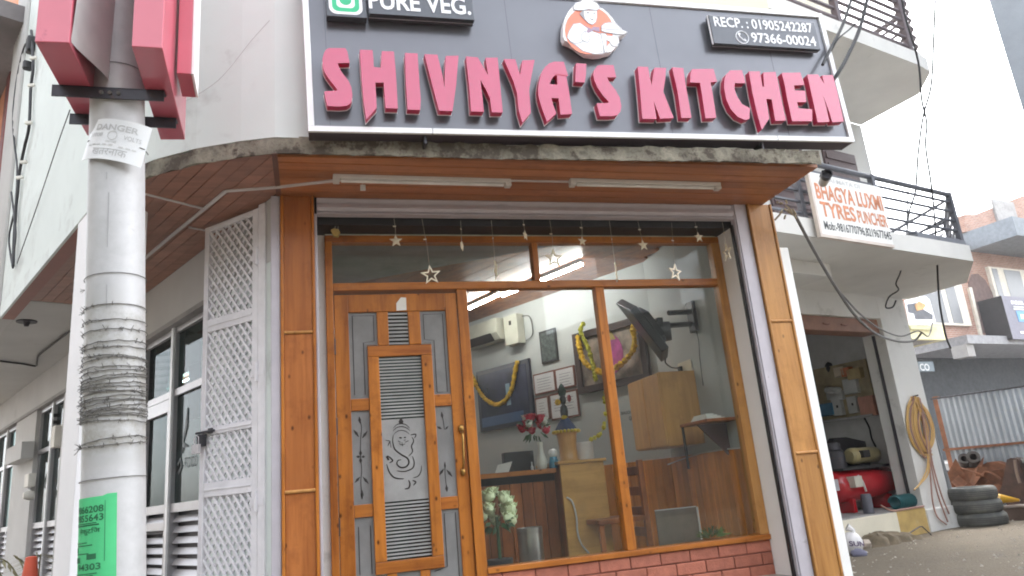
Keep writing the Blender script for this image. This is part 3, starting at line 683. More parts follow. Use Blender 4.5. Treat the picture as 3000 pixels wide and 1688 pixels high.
part(sign, 'box_back', Bx(.003, SW - .003, .018, .135, .002, SH - .002), mat('sign_box_dark', (.06, .045, .055), .6))
f1 = sg(1268, 392)[0]; f2 = sg(2280, 412)[0]
for a, b in ((0, f1 - .002), (f1 + .002, f2 - .002), (f2 + .002, SW)): part(sign, 'frame_rail', Bx(a, b, -.004, .016, 0, .036), FRAMEW, .002)
part(sign, 'frame_rail', Bx(0, SW, -.004, .016, SH - .036, SH), FRAMEW, .002)
for a in (0, SW - .036): part(sign, 'frame_stile', Bx(a, a + .036, -.0035, .0165, .0365, SH - .0365), FRAMEW, .002)
for x, y in ((1245, 400), (2240, 420)):
    u = sg(x, y)[0]; part(sign, 'support_bracket', Bx(u, u + .014, .03, .13, -.05, -.0), DARKM)
LET = {
 'S': ('a', [(300,108),(515,108),(540,150),(568,290),(400,295),(418,345),(455,420),(555,550),(595,640),(607,740),(600,810),(580,850),(540,878),(440,888),(285,880),(262,790),(245,700),(425,690),(420,660),(390,620),(330,545),(270,460),(235,390),(222,320),(222,240),(245,160),(268,125)]),
 'H': ('a', [(732,130),(885,135),(895,250),(902,365),(1020,380),(1032,150),(1178,155),(1200,400),(1215,640),(1230,915),(1085,910),(1072,760),(1058,560),(920,560),(930,700),(940,915),(815,1055),(800,950),(780,800),(760,560)]),
 'I': ('a', [(1350,175),(1500,180),(1525,550),(1545,800),(1538,935),(1385,930),(1365,600)]),
 'V': ('a', [(1618,190),(1775,198),(1850,500),(1880,650),(1897,400),(1910,215),(2060,212),(2030,600),(1980,950),(1815,945),(1720,590)]),
 'N': ('b', [(-152,222),(-7,235),(145,480),(115,240),(262,238),(300,650),(330,970),(200,968),(178,790),(120,660),(30,520),(50,740),(70,960),(-82,955),(-110,600)]),
 'Y': ('b', [(370,258),(505,260),(580,480),(620,275),(765,270),(720,500),(692,680),(715,980),(615,1100),(570,950),(548,720),(500,560)]),
 'A': ('b', [(870,470),(895,410),(930,360),(985,315),(1050,292),(1170,295),(1200,390),(1222,470),(1200,484),(1240,700),(1280,990),(1140,1000),(1115,775),(995,770),(1020,870),(1065,990),(950,1090),(880,900),(845,780),(835,680),(845,570)]),
 'Q': ('b', [(1355,315),(1475,322),(1472,450),(1455,560),(1345,552),(1350,420)]),
 'S2': ('b', [(1680,338),(1850,340),(1885,490),(1755,490),(1800,580),(1880,680),(1935,780),(1955,890),(1945,960),(1905,1010),(1820,1020),(1680,1020),(1655,930),(1640,862),(1790,860),(1805,835),(1720,740),(1650,640),(1605,540),(1590,460),(1605,400),(1640,352)]),
 'K': ('k', [(953,507),(1022,510),(1052,650),(1078,515),(1157,517),(1150,600),(1135,690),(1170,780),(1213,885),(1120,890),(1068,760),(1085,892),(988,890),(972,700)]),
 'I2': ('c', [(100,370),(235,380),(270,620),(345,1045),(225,1045),(175,700)]),
 'T': ('c', [(370,395),(650,390),(695,550),(605,560),(640,750),(685,1045),(555,1050),(510,760),(480,565),(345,560),(350,450)]),
 'C': ('c', [(890,412),(1040,410),(1085,570),(940,570),(935,650),(965,750),(1040,870),(1148,925),(1140,1060),(1090,1075),(990,1030),(900,930),(840,800),(810,650),(815,530),(840,460)]),
 'H2': ('c', [(1150,425),(1285,425),(1320,630),(1360,640),(1345,440),(1500,432),(1540,600),(1590,850),(1640,1080),(1510,1085),(1460,790),(1370,785),(1410,1060),(1320,1200),(1265,1000),(1200,720)]),
 'E': ('c', [(1600,445),(1840,440),(1890,595),(1750,600),(1762,685),(1905,690),(1920,830),(1790,830),(1815,930),(2000,945),(2000,1090),(1740,1090),(1680,820),(1640,600)]),
 'N2': ('c', [(1950,468),(2085,466),(2180,600),(2150,480),(2285,475),(2345,700),(2430,1095),(2290,1105),(2245,960),(2150,730),(2190,900),(2235,1100),(2090,1105),(2030,830)]),
}
LO = dict(a=(900, 120, 4.6745), b=(1400, 120, 4.6745), c=(1950, 120, 4.6745), k=(1500, 0, 2.5733))
def lpx(k, pts): o = LO[k]; return [(o[0] + x / o[2], o[1] + y / o[2]) for x, y in pts]
def grow(poly, d):
    A = sum(poly[i][0] * poly[(i + 1) % len(poly)][1] - poly[(i + 1) % len(poly)][0] * poly[i][1] for i in range(len(poly))); sg_ = 1 if A > 0 else -1; out = []
    for i in range(len(poly)):
        a, b, c = poly[i - 1], poly[i], poly[(i + 1) % len(poly)]
        n1 = Vector((b[1] - a[1], a[0] - b[0])).normalized(); n2 = Vector((c[1] - b[1], b[0] - c[0])).normalized(); n = n1 + n2
        k = d * sg_ / max(.35, n.length_squared / 2) if n.length > 1e-6 else 0; out.append((b[0] + n.x * k, b[1] + n.y * k))
    return out
LF = -.072
for key, (k, pts) in LET.items():
    pl = [sg(x, y, LF) for x, y in lpx(k, pts)]
    hole = [[sg(x, y, LF) for x, y in lpx('b', [(985, 590), (1090, 600), (1085, 480), (1060, 472), (1030, 495), (1005, 535)])]] if key == 'A' else []
    pl = grow(pl, .005); mb = MB().prism(pl, LF, LF + .05, hole); n0 = len(mb.f)
    for i in range(len(mb.f)):
        ys = {round(mb.v[j][1], 4) for j in mb.f[i]}; mb.mi[i] = 0 if ys == {round(LF, 4)} else 1
    lt = part(sign, 'letter', mb, [REDL, REDS], .003)
    part(lt, 'letter_backing', MB().prism(grow(pl, .0025), LF + .0502, LF + .056, hole), LTRIM)
    if key == 'A': part(lt, 'letter_groove', MB().stroke([sg(*q, LF - .001) for q in lpx('b', [(1058, 462), (1090, 458), (1215, 474)])], .008, LF - .0012, LF - .0002), REDS)
# phone plate
pl = [sg(*q, -.05) for q in ((2076.5, 48), (2093, 128.5), (2404, 144.5), (2384, 62))]
x0, x1 = (pl[0][0] + pl[1][0]) / 2, (pl[2][0] + pl[3][0]) / 2; z0, z1 = (pl[1][1] + pl[2][1]) / 2, (pl[0][1] + pl[3][1]) / 2
pp = part(sign, 'phone_plate', Bx(x0, x1, -.05, -.004, z0, z1), PLATE, .003)
part(pp, 'plate_edge', Bx(x0 - .008, x0 - .001, -.042, -.034, z0, z1), LTRIM); part(pp, 'plate_edge', Bx(x0, x1, -.02, -.016, z0 - .004, z0 - .0005), mat('trim_grey', (.35, .33, .36), .4))
def z6(x, y): return sg(2050 + x / 6.779, 20 + y / 6.779, -.052)
a, b = z6(300, 395), z6(2255, 505); c = z6(300, 225)
hgt = .082
lb = MB()
xa, za = z6(300, 385); xb, zb = z6(2255, 505)
part(pp, 'lettering', MB().text('RECP. : 01905242287', xa, xb, za - .002, za - .002 + hgt, -.0525, -.0525, .018), INKW)
xa, za = z6(1045, 700); xb, zb = z6(2325, 770)
part(pp, 'lettering', MB().text('97366-00024', xa, xb, za - .003, za - .003 + hgt, -.0525, -.0525, .018), INKW)
cx, cz = z6(845, 605); ic = MB(); ic.stroke([(cx + .05 * math.cos(t), cz + .05 * math.sin(t)) for t in [i * math.pi / 12 for i in range(25)]], .005, -.0535, -.0505)
ic.stroke([(cx - .024, cz + .03), (cx - .02, cz + .004), (cx + .002, cz - .02), (cx + .026, cz - .028)], [.014, .007, .007, .014], -.0535, -.0505); ic.stroke([(cx - .026, cz + .032), (cx - .01, cz + .024)], .012, -.0535, -.0505); ic.stroke([(cx + .012, cz - .016), (cx + .026, cz - .03)], .012, -.0535, -.0505)
part(pp, 'phone_icon', ic, INKW, kind='stuff')
# pure veg plates
a = sg(957, 45, -.06); b = sg(1076, 53, -.06)
v1 = part(sign, 'veg_plate', Bx(a[0], b[0], -.06, -.004, a[1] - .003, SH - .05), PLATE, .003)
c1 = sg(1076, 38, -.075); d1 = sg(1391, 62, -.075)
v2 = part(sign, 'pure_veg_plate', Bx(b[0] + .012, d1[0], -.075, -.004, c1[1] - .004, SH - .05), PLATE, .003)
part(v2, 'plate_edge', Bx(b[0] + .012, d1[0], -.04, -.036, c1[1] - .0075, c1[1] - .0045), bpy.data.materials['trim_grey'])
p0 = sg(965, 40, -.062); p1 = sg(1063, 40, -.062); wv = p1[0] - p0[0]; zb_ = sg(1010, 42, -.062)[1]
def rrect(x0, x1, z0, z1, r, n=5):
    out = []
    for cx, cz, a in ((x1 - r, z0 + r, -90), (x1 - r, z1 - r, 0), (x0 + r, z1 - r, 90), (x0 + r, z0 + r, 180)):
        for i in range(n + 1): t = rad(a + 90 * i / n); out.append((cx + r * math.cos(t), cz + r * math.sin(t)))
    return out
for nm, ins, m_, y in (('veg_mark_white', 0, INKW, -.0625), ('veg_mark_green', .018, GREEN, -.0632), ('veg_mark_white', .045, INKW, -.0639)):
    part(v1, nm, MB().prism(rrect(p0[0] + ins, p1[0] - ins, zb_ + ins, zb_ + wv * .95 - ins, .045 - ins * .4), y, y + .0012), m_)
part(v1, 'veg_mark_dot', MB().prism([((p0[0] + p1[0]) / 2 + wv * .18 * math.cos(t * .3142), zb_ + wv * .5 + wv * .18 * math.sin(t * .3142)) for t in range(20)], -.0648, -.0642), GREEN)
xa, za = sg(900 + 850 / 4.684, 122 / 4.684, -.078); xb, zb = sg(900 + 2255 / 4.684, 222 / 4.684, -.078)
part(v2, 'lettering', MB().text('PURE VEG.', xa, xb, za + .002, za + .13, -.0785, -.0785, .022), INKW)
# chef emblem
def z4(pts): return [sg(1600 + x / 8.05, y / 8.05, -.06) for x, y in pts]
def circ(cx, cy, rx, ry, a0=0, a1=360, n=26): return [(cx + rx * math.cos(rad(a0 + (a1 - a0) * i / n)), cy + ry * math.sin(rad(a0 + (a1 - a0) * i / n))) for i in range(n if a1 - a0 == 360 else n + 1)]
em_out = [(440,440),(520,280),(600,180),(700,60),(850,30),(900,-25),(1010,-40),(1100,30),(1220,90),(1265,180),(1330,200),(1450,300),(1560,420),(1640,540),(1750,640),(1800,700),(1920,760),(1830,830),(1700,860),(1730,980),(1690,1090),(1640,1110),(1600,1160),(1530,1220),(1400,1250),(1330,1280),(1150,1290),(950,1260),(820,1170),(690,1070),(560,1000),(440,960),(400,860),(400,640)]
em = part(sign, 'chef_emblem', MB().prism(z4(em_out), -.06, -.005), LTRIM, .003)
def el(name, pts, m_, lv): part(em, name, MB().prism(z4(pts), -.0605 - lv * .0006, -.0602 - lv * .0006 + .0002), m_)
el('orange_disc', circ(1010, 720, 570, 560), ORANGE_E, 0)
WH = INKW; GY = mat('emblem_outline', (.36, .35, .37), .5)
el('jacket_outline', [(490,860),(530,730),(640,560),(800,540),(960,650),(1110,740),(1290,800),(1340,1000),(1370,1260),(1150,1290),(860,1215),(690,1080),(560,1000)], GY, 1)
el('jacket', [(505,860),(545,745),(650,575),(800,555),(960,670),(1110,755),(1275,815),(1325,1000),(1350,1250),(1150,1275),(870,1200),(700,1065),(570,990)], WH, 2)
el('sleeve_outline', [(480,880),(640,820),(830,800),(900,830),(850,1000),(700,1050),(560,990)], GY, 3); el('sleeve', [(500,885),(645,832),(820,812),(885,838),(840,985),(700,1035),(570,975)], WH, 4)
el('hand_outline', [(820,850),(900,730),(935,740),(930,810),(1030,850),(1035,930),(990,1010),(900,1000),(830,950)], GY, 5); el('hand', [(832,855),(903,752),(922,755),(915,820),(1015,862),(1018,925),(980,998),(900,985),(842,940)], WH, 6)
el('scarf', [(880,560),(960,640),(1060,690),(1110,640),(1250,650),(1255,760),(1160,740),(1120,720),(1000,780),(950,760),(980,680)], MAUVE, 5)
el('face_outline', [(860,260),(1200,255),(1200,420),(1170,540),(1090,600),(990,560),(900,470),(790,350),(800,310)], GY, 6); el('face', [(885,270),(1185,268),(1188,420),(1160,530),(1090,585),(1000,550),(915,460),(890,350)], WH, 7)
el('hat_outline', [(640,250),(620,170),(680,70),(800,40),(880,-30),(1000,-45),(1090,30),(1200,80),(1265,170),(1240,240),(1190,262),(1000,240),(880,262),(770,265)], GY, 8); el('hat', [(660,235),(645,170),(695,85),(810,55),(890,-15),(1000,-30),(1080,42),(1190,95),(1245,175),(1225,228),(1180,248),(1000,225),(880,245),(770,250)], WH, 9)
el('hat_band', [(790,195),(900,155),(1050,150),(1165,180),(1165,190),(1050,160),(900,165),(795,205)], GY, 10)
el('eye', circ(980, 315, 38, 16, n=12), GY, 9); el('eye', circ(1130, 325, 32, 15, n=12), GY, 9); el('mouth', [(1000,430),(1060,455),(1120,455),(1100,495),(1050,480)], GY, 9)
el('cloche_outline', [(1290,740),(1290,620),(1370,550),(1480,530),(1600,545),(1720,620),(1770,700),(1920,760),(1830,830),(1640,820),(1400,780)], GY, 6); el('cloche', [(1305,735),(1305,630),(1380,565),(1480,548),(1590,560),(1700,630),(1750,705),(1890,762),(1820,812),(1640,802),(1400,765)], WH, 7)
el('cloche_rim', [(1300,670),(1450,700),(1640,705),(1750,705),(1750,718),(1640,720),(1450,715),(1300,685)], GY, 8)
el('arm_outline', [(1280,780),(1400,790),(1440,840),(1700,860),(1730,1020),(1640,1110),(1540,1090),(1500,1000),(1430,960),(1440,1240),(1370,1250)], GY, 3); el('arm', [(1295,800),(1385,805),(1430,855),(1690,872),(1715,1015),(1635,1095),(1550,1075),(1500,985),(1410,940),(1425,1230),(1385,1235)], WH, 4)
for x, y in ((1225, 850), (1275, 1020), (1300, 1215)): el('button', circ(x, y, 16, 16, n=8), GY, 4)

# ================================================================== LAMPS, CONDUIT, STARS UNDER THE SOFFIT
def sof(x, y, z=SZ - .012): return onz(FM, x, y, z)
def batten(p, q, w, z0, z1): 
    mb = MB(); a, b = Vector((*p, 0)), Vector((*q, 0)); t = (b - a).normalized(); n = Vector((-t.y, t.x, 0)) * w / 2
    vs = [(*(c + s * n).xy, z) for z in (z0, z1) for c in (a, b) for s in (1, -1)]
    mb.add(vs, [(0, 1, 3, 2), (4, 6, 7, 5), (0, 2, 6, 4), (1, 5, 7, 3), (0, 4, 5, 1), (2, 3, 7, 6)]); return mb
def tubelamp(p, q, lab):
    a, b = sof(*p), sof(*q); t = thing('tube_light', lab, 'tube light', FM, (a[0], a[1], SZ - .03), 'tube lights under the soffit')
    part(t, 'casing', batten(a, b, .052, SZ - .032, SZ - .0035), TUBE, .005)
    va, vb = Vector((*a, SZ - .042)), Vector((*b, SZ - .042)); d = (vb - va).normalized(); part(t, 'tube', MB().tube([va + d * .05, vb - d * .05], .011, 10), mat('unlit_tube', (.72, .7, .68), .25) if 'unlit_tube' not in bpy.data.materials else bpy.data.materials['unlit_tube'])
    for k, e in ((va + d * .02, 1), (vb - d * .02, 0)): part(t, 'end_cap', MB().box(k.x - .02, k.x + .02, k.y - .026, k.y + .026, SZ - .055, SZ - .0325), TUBE, .004)
tubelamp((975, 517), (1495, 531), 'unlit white tube light under the wooden soffit nearest the corner')
tubelamp((1668, 529), (2107, 541), 'unlit white tube light under the soffit at the end nearer the tyre shop')
cm = mat('conduit_white', (.58, .54, .53), .5, var=.08)
cn = thing('conduit_run', 'white wiring conduit stapled along the wooden soffit and round the corner', 'conduit', FM, (*sof(810, 550), SZ))
cps = [sof(*q) for q in ((1000, 528), (810, 550), (661, 561), (492, 700), (425, 757), (280, 890))]
for i in range(len(cps) - 1): part(cn, 'conduit', batten(cps[i], cps[i + 1], .024, SZ - .017, SZ - .0035), cm, .003)
for p, q in (((1495, 531), (1668, 534)), ((592, 612), (425, 570)), ((552, 667), (634, 683))): part(cn, 'conduit', batten(sof(*p), sof(*q), .017, SZ - .014, SZ - .0035), cm, .003)
tg = sof(1063, 548, SZ - .05); mb = MB().box(tg[0] - .017, tg[0] + .017, tg[1] - .006, tg[1] + .006, SZ - .075, SZ - .035).tube([(tg[0], tg[1], SZ - .036), (tg[0] - .005, tg[1], SZ - .003)], .002, 5)
single('bulb_holder', 'small pale bulb holder dangling below the tube light nearest the corner', 'bulb holder', mb, TUBE, FM, (tg[0], tg[1], SZ - .05), bev=.004)
def star2(r, r2, rot=0): return [((r if i % 2 == 0 else r2) * math.sin(i * math.pi / 5 + rot), (r if i % 2 == 0 else r2) * math.cos(i * math.pi / 5 + rot)) for i in range(10)]
ST = [('B2', 1055, 368, .042, 0, 0, 'solid pale star, leftmost of the hanging row, over the door frame'), ('B2', 1318, 625, .064, 1, 0, 'large outline star hanging over the door just right of the leftmost star'), ('B2', 1552, 405, .038, 0, 65, 'solid pale star turned half sideways, right of the large outline star'),
      ('B2', 1808, 590, .066, 1, 84, 'outline star seen edge-on above the left end of the big window'), ('B3', 100, 325, .038, 0, 50, 'twisted solid star hanging just left of the short transom mullion'), ('B3', 315, 500, .064, 1, 5, 'large outline star hanging in front of the transom just right of its mullion'),
      ('B3', 530, 370, .037, 0, 15, 'solid star right of the large outline star beside the transom mullion'), ('B3', 785, 605, .066, 1, 68, 'narrow looking turned outline star over the top of the window mullion'), ('B3', 990, 400, .042, 0, 8, 'solid star hanging over the right transom pane between the two lower outline stars'),
      ('B3', 1230, 605, .062, 1, 20, 'outline star tilted over the rail near the right end of the window'), ('B3', 1408, 340, .042, 0, 10, 'solid star highest up at the right end of the row'), ('B3', 1620, 455, .062, 1, 86, 'outline star seen edge-on before the white reveal, last of the row')]
for k, x, y, r, opn, yaw, lab in ST:
    px, py = cr(k, x, y); r *= 1.15; u, z = on(FM, px, py, .06); ztop = 3.482
    t = thing('hanging_star', lab, 'star ornament', FM @ Matrix.Translation((u, .06, z)) @ Matrix.Rotation(rad(yaw), 4, 'Z') @ Matrix.Rotation(rad(random.uniform(-8, 8)), 4, 'Y'), (0, 0, 0), 'star ornaments hanging across the shopfront')
    mb = MB()
    if opn: mb.prism(star2(r, r * .42), -.005, .005, [star2(r * .70, r * .27)])
    else:
        o = star2(r, r * .42); vs = [(a, 0, c) for a, c in o] + [(0, -.012, 0), (0, .012, 0)]
        mb.add(vs, [(i, 10, (i + 1) % 10) for i in range(10)] + [((i + 1) % 10, 11, i) for i in range(10)])
    part(t, 'star', mb, STARG); part(t, 'string', MB().tube([(0, 0, r * .9), (random.uniform(-.006, .006), 0, (ztop - z) * .5), (0, 0, ztop - z)], .0016, 4), mat('star_string', (.4, .36, .3), .6) if 'star_string' not in bpy.data.materials else bpy.data.materials['star_string'])
    part(t, 'fairy_light', MB().box(-.012, .008, -.003, .003, (ztop - z) * .62, (ztop - z) * .62 + .007), STARG)
u, z = on(FM, *cr('B2', 597, 310), .1)
pk = thing('shutter_padlock', 'old brass padlock hanging at the left end of the rolled shutter', 'padlock', FM, (u, .1, z))
part(pk, 'body', MB().prism([(u - .03, z + .02), (u - .012, z - .026), (u + .02, z - .03), (u + .034, z + .0), (u + .022, z + .024), (u - .01, z + .03)], .085, .11), mat('padlock_brass', (.42, .30, .09), .45, .4, var=.3, scale=30), .004)
part(pk, 'shackle', MB().tube([(u - .005, .097, z + .025), (u + .005, .097, z + .06), (u + .02, .097, z + .062), (u + .018, .097, z + .024)], .005, 6), WIREM)
part(pk, 'hasp', Bx(u - .11, u - .03, .09, .105, z + .06, z + .085), LAV)
# small camera at the soffit corner
cc = sof(2382, 520, 3.63); cm_ = FM @ Matrix.Translation((cc[0] + .06, cc[1] - .05, 3.60)) @ Matrix.Rotation(rad(-28), 4, 'Z')
ct = thing('security_camera', 'small bullet camera at the outer corner of the soffit', 'security camera', cm_)
part(ct, 'body', MB().lathe([(.0, -.09), (.034, -.085), (.036, .05), (.03, .055)], n=14, M=Matrix.Rotation(rad(90), 4, 'X')), mat('camera_white', (.5, .48, .45), .5)); part(ct, 'lens_hood', MB().lathe([(.037, .04), (.037, .095), (.03, .095), (.029, .06), (0, .06)], n=14, M=Matrix.Rotation(rad(90), 4, 'X')), DARKM); part(ct, 'bracket', Bx(-.015, .015, -.02, .09, .03, .06), DARKM)

# ================================================================== UTILITY POLE AND WHAT HANGS ON IT
PY = 3.05
def py_(x, y): h = plane_hit(x, y, (0, PY, 0), Vector((0, 1, 0))); return h
pt, pb = (py_(290, 0) + py_(385, 0)) / 2, (py_(245, 1680) + py_(416, 1680)) / 2
pt = Vector((-1.80, PY, pt.z)); pb = Vector((pb.x, PY, pb.z)); pdir = (pt - pb).normalized()
def pax(z): return pb + pdir * ((z - pb.z) / pdir.z)
P_ = pax(0.0); PMx = Matrix.Translation(P_) @ Vector((0, 0, 1)).rotation_difference(pdir).to_matrix().to_4x4()
def pz(y): return (plane_hit(330, y, (0, PY - .12, 0), Vector((0, 1, 0))) - P_).dot(pdir)       # height along the pole for a photo row
pr = lambda z: .122 - .002 * z
po = thing('utility_pole', 'round white painted utility pole in front of the building corner', 'utility pole', PMx)
mp, t, b = _nodes('pole_paint'); v = _coord(t, False); n = _noise(t, v, 3.5, 6, .7); c = _ramp(t, n.outputs[0], [(.35, (.40, .40, .40)), (.65, (.52, .52, .525))]).outputs[0]
sx = t.nodes.new('ShaderNodeSeparateXYZ'); t.links.new(v.outputs[0], sx.inputs[0])
zl, zh = pz(1300), pz(880); mr = t.nodes.new('ShaderNodeValToRGB'); e = mr.color_ramp.elements; e.new(.5); e.new(.6)
nm_ = t.nodes.new('ShaderNodeMapRange'); nm_.inputs[1].default_value = 0; nm_.inputs[2].default_value = 4; t.links.new(sx.outputs[2], nm_.inputs[0]); t.links.new(nm_.outputs[0], mr.inputs[0])
for i, (p, k) in enumerate((((zl - .1) / 4, 0), (zl / 4, .8), ((zh - .12) / 4, .8), ((zh + .1) / 4, 0))): e[i].position = p; e[i].color = (k, k, k, 1)
n2 = _noise(t, v, 14, 6, .75); g = _ramp(t, n2.outputs[0], [(.38, (0, 0, 0)), (.62, (1, 1, 1))]); f = _mix(t, 1.0, g.outputs[0], mr.outputs[0], 'MULTIPLY')
c = _mix(t, f, c, (.25, .24, .20)); n3 = _noise(t, v, 6, 6, .75); c = _mix(t, _ramp(t, n3.outputs[0], [(.62, (0, 0, 0)), (.72, (.7, .7, .7))]).outputs[0], c, (.36, .35, .34))
t.links.new(c, b.inputs['Base Color']); b.inputs['Roughness'].default_value = .45; _bump(t, b, n2.outputs[0], .1, .01)
part(po, 'shaft', MB().lathe([(pr(z), z) for z in (-.3, 0, 1, 2, 3, 4, 5, 6, 7.5)], n=48), mp)
sv = MB()
for a, z0, z1 in ((-1.35, pz(720), pz(560)), (-1.33, pz(900), pz(830)), (-1.42, pz(520), pz(500))): sv.tube([((pr(z) + .0005) * math.cos(a + .02 * math.sin(z * 9)), (pr(z) + .0005) * math.sin(a + .02 * math.sin(z * 9)), z) for z in [z0 + (z1 - z0) * i / 6 for i in range(7)]], .0022, 4)
part(po, 'paint_run', sv, mat('grey_run', (.3, .3, .3), .7), kind='stuff')
bwre = thing('barbed_wire', 'rusty barbed wire wound many times round the white pole', 'barbed wire', PMx, (0, 0, pz(1100)))
rows = [178, 796, 889, 930, 962, 998, 1010, 1040, 1050, 1068, 1082, 1096, 1104, 1118, 1127, 1136, 1150, 1160, 1168, 1176, 1186, 1194, 1203, 1212, 1222, 1230, 1286, 1296, 1398]
bb = MB(); random.seed(11)
for i, y in enumerate(rows):
    z = pz(y); r = pr(z) + .004; ph = random.uniform(0, 6.28); tl = random.uniform(-.012, .012) if 900 < y < 1300 else random.uniform(-.003, .003); n = 40; wob = .004 if 900 < y < 1300 else .0008
    pts = []
    for k in range(n):
        a = 2 * math.pi * k / n; pts.append(((r + random.uniform(0, wob)) * math.cos(a), (r + random.uniform(0, wob)) * math.sin(a), z + tl * math.sin(a + ph) + random.uniform(-wob, wob) * .6))
    part(bwre, 'wire_strand', MB().tube(pts, .0022 if y not in (178, 796, 1398) else .0018, 5, True), WIREM)
    if 880 < y < 1310:
        for k in range(11):
            a = random.uniform(math.pi, 2 * math.pi); c = Vector((r * math.cos(a), r * math.sin(a), z + tl * math.sin(a + ph)))
            for q in range(2):
                o = Vector((math.cos(a) * random.uniform(.1, 1) + random.uniform(-.6, .6), math.sin(a) * random.uniform(.1, 1), random.uniform(-1, 1))) * random.uniform(.008, .018)
                bb.tube([c - o * .6, c + o], .0013, 3)
for y, sx_ in ((818, -1), (1290, -1)):
    z = pz(y); c = Vector((sx_ * pr(z), -.03, z))
    for q in range(5): o = Vector((-random.uniform(.01, .035), random.uniform(-.01, .01), random.uniform(-.03, .02))); bb.tube([c, c + o * .6, c + o], .0013, 3)
part(bwre, 'barbs', bb, WIREM, kind='stuff')
# danger plate
dz = pz(413); tilt = rad(15.5); PRr = .20
def dmap(p):                                   # flat (x,z) -> bent, tilted plate in front of the pole
    x, z = p[0], p[2]; a = x / PRr; q = Vector((PRr * math.sin(a), -PRr * math.cos(a) + (PRr - .128) + p[1], z)); q = Vector((q.x * math.cos(tilt) + q.z * math.sin(tilt), q.y, -q.x * math.sin(tilt) + q.z * math.cos(tilt))); return (q.x + .046, q.y - .012, q.z + dz)
dp = thing('danger_plate', 'bent white DANGER plate wired to the pole under the red boxes', 'warning sign', PMx, (0, 0, dz))
mb = MB(); n = 16; vs = []
for i in range(n + 1):
    x = -.152 + .304 * i / n
    for z in (-.098, .098): vs += [dmap((x, 0, z)), dmap((x, .003, z))]
fs = []
for i in range(n): a, b_ = i * 4, i * 4 + 4; fs += [(a, b_, b_ + 2, a + 2), (a + 1, a + 3, b_ + 3, b_ + 1), (a, a + 1, b_ + 1, b_), (a + 2, b_ + 2, b_ + 3, a + 3)]
mb.add(vs, fs, True); part(dp, 'plate', mb, mat('plate_white', (.72, .74, .75), .35, var=.04, scale=5))
def dtext(s, x0, x1, z0, z1, bold=0): part(dp, 'lettering', MB().text(s, x0, x1, z0, z1, -.0015, 0, bold, dmap), INKG)
dtext('DANGER', -.092, .108, .042, .072, .02); dtext('11000', -.116, -.045, .010, .030); dtext('VOLTS', .055, .128, .006, .026); dtext('\u0916\u0924\u0930\u0928\u093e\u0915', -.075, .085, -.078, -.046)
sk = MB(); sk.stroke([(.005 + .021 * math.cos(t * .5236), .018 + .021 * math.sin(t * .5236)) for t in range(13)], .004, -.0018, -.0008); sk.stroke([(-.02, -.008), (.03, -.016)], .003, -.0018, -.0008); sk.stroke([(-.02, -.016), (.03, -.008)], .003, -.0018, -.0008)
for x in (-.115, -.085, -.06, -.03, 0, .045, .075, .1): sk.stroke([(x, -.028 - .004 * (x > 0)), (x + .018, -.028 - .004 * (x > 0))], .007, -.0018, -.0008)
sk.move(lambda p: Vector(dmap(p))); part(dp, 'faded_print', sk, mat('faded_print', (.57, .58, .58), .7), kind='stuff')
for sx_, z in ((-.138, -.005), (.138, -.01)): part(dp, 'wire_tie', MB().tube([dmap((sx_ * .93, -.003, z)), dmap((sx_ * 1.06, .0, z)), dmap((sx_ * 1.09, .03, z - .01))], .0025, 5), WIREM)
# green poster
gz0, gz1 = pz(1760), pz(1448)
def gmap(p):
    a = -1.065 + p[0] / .122; r = pr(p[2]) + .0025 - p[1]; return (r * math.cos(a), r * math.sin(a), p[2])
gp = thing('green_poster', 'bright green printed poster pasted round the lower pole', 'poster', PMx, (0, 0, gz1))
mb = MB(); xs = [-.24 + .235 * i / 14 for i in range(15)]; xr = on  # right edge slightly right of the pole's middle line
xs = [-.26 + (.26 + .012) * i / 16 for i in range(17)]
vs = [gmap((x, 0, z)) for x in xs for z in (gz0, gz1 + .006 * (x > -.03))]; mb.add(vs, [(i * 2, i * 2 + 2, i * 2 + 3, i * 2 + 1) for i in range(16)], True); part(gp, 'sheet', mb, GREENP)
GIN = mat('green_poster_ink', (.015, .13, .055), .7)
def gtext(s, x0, x1, y0, y1, bold=.015): part(gp, 'lettering', MB().text(s, x0, x1, pz(y1), pz(y0), .0008, 0, bold, lambda p: gmap((p[0], -.0012, p[2]))), GIN)
gtext('9866208', -.175, -.034, 1473, 1494, .02); gtext('9855643', -.175, -.034, 1498, 1519, .02); gtext('\u0932\u0947\u0915\u0941\u091f\u093f\u091c', -.15, -.045, 1536, 1558, .01); gtext('94303', -.155, -.042, 1642, 1662, .02)
gl = MB()
for x0, x1, y in ((-.2, -.05, 1529), (-.2, -.05, 1530.5), (-.19, -.06, 1524), (-.19, -.1, 1580), (-.17, -.075, 1588), (-.2, -.09, 1612), (-.19, -.055, 1672), (-.19, -.07, 1678), (-.19, -.06, 1684)): gl.stroke([(x0 + (x1 - x0) * i / 6, pz(y)) for i in range(7)], .0035, -.0012, -.0011)
for y0, y1 in ((1462, 1640),): gl.stroke([(-.029, pz(y0)), (-.029, pz(y1))], .002, -.0012, -.0011)
for x0, x1, y in ((-.2, -.14, 1630), (-.10, -.06, 1622), (-.18, -.16, 1600)): gl.stroke([(x0 + (x1 - x0) * i / 4, pz(y)) for i in range(5)], .02, -.0012, -.0011)
gl.move(lambda p: Vector(gmap(p))); part(gp, 'printed_rules', gl, GIN, kind='stuff')
st_ = MB().text('98177-90200', -.06, .055, pz(1340), pz(1332), 0, 0, .01, lambda p: gmap((p[0], -.0008, p[2]))); st_.text('94183-64 7118', -.06, .055, pz(1328), pz(1321), 0, 0, .01, lambda p: gmap((p[0], -.0008, p[2])))
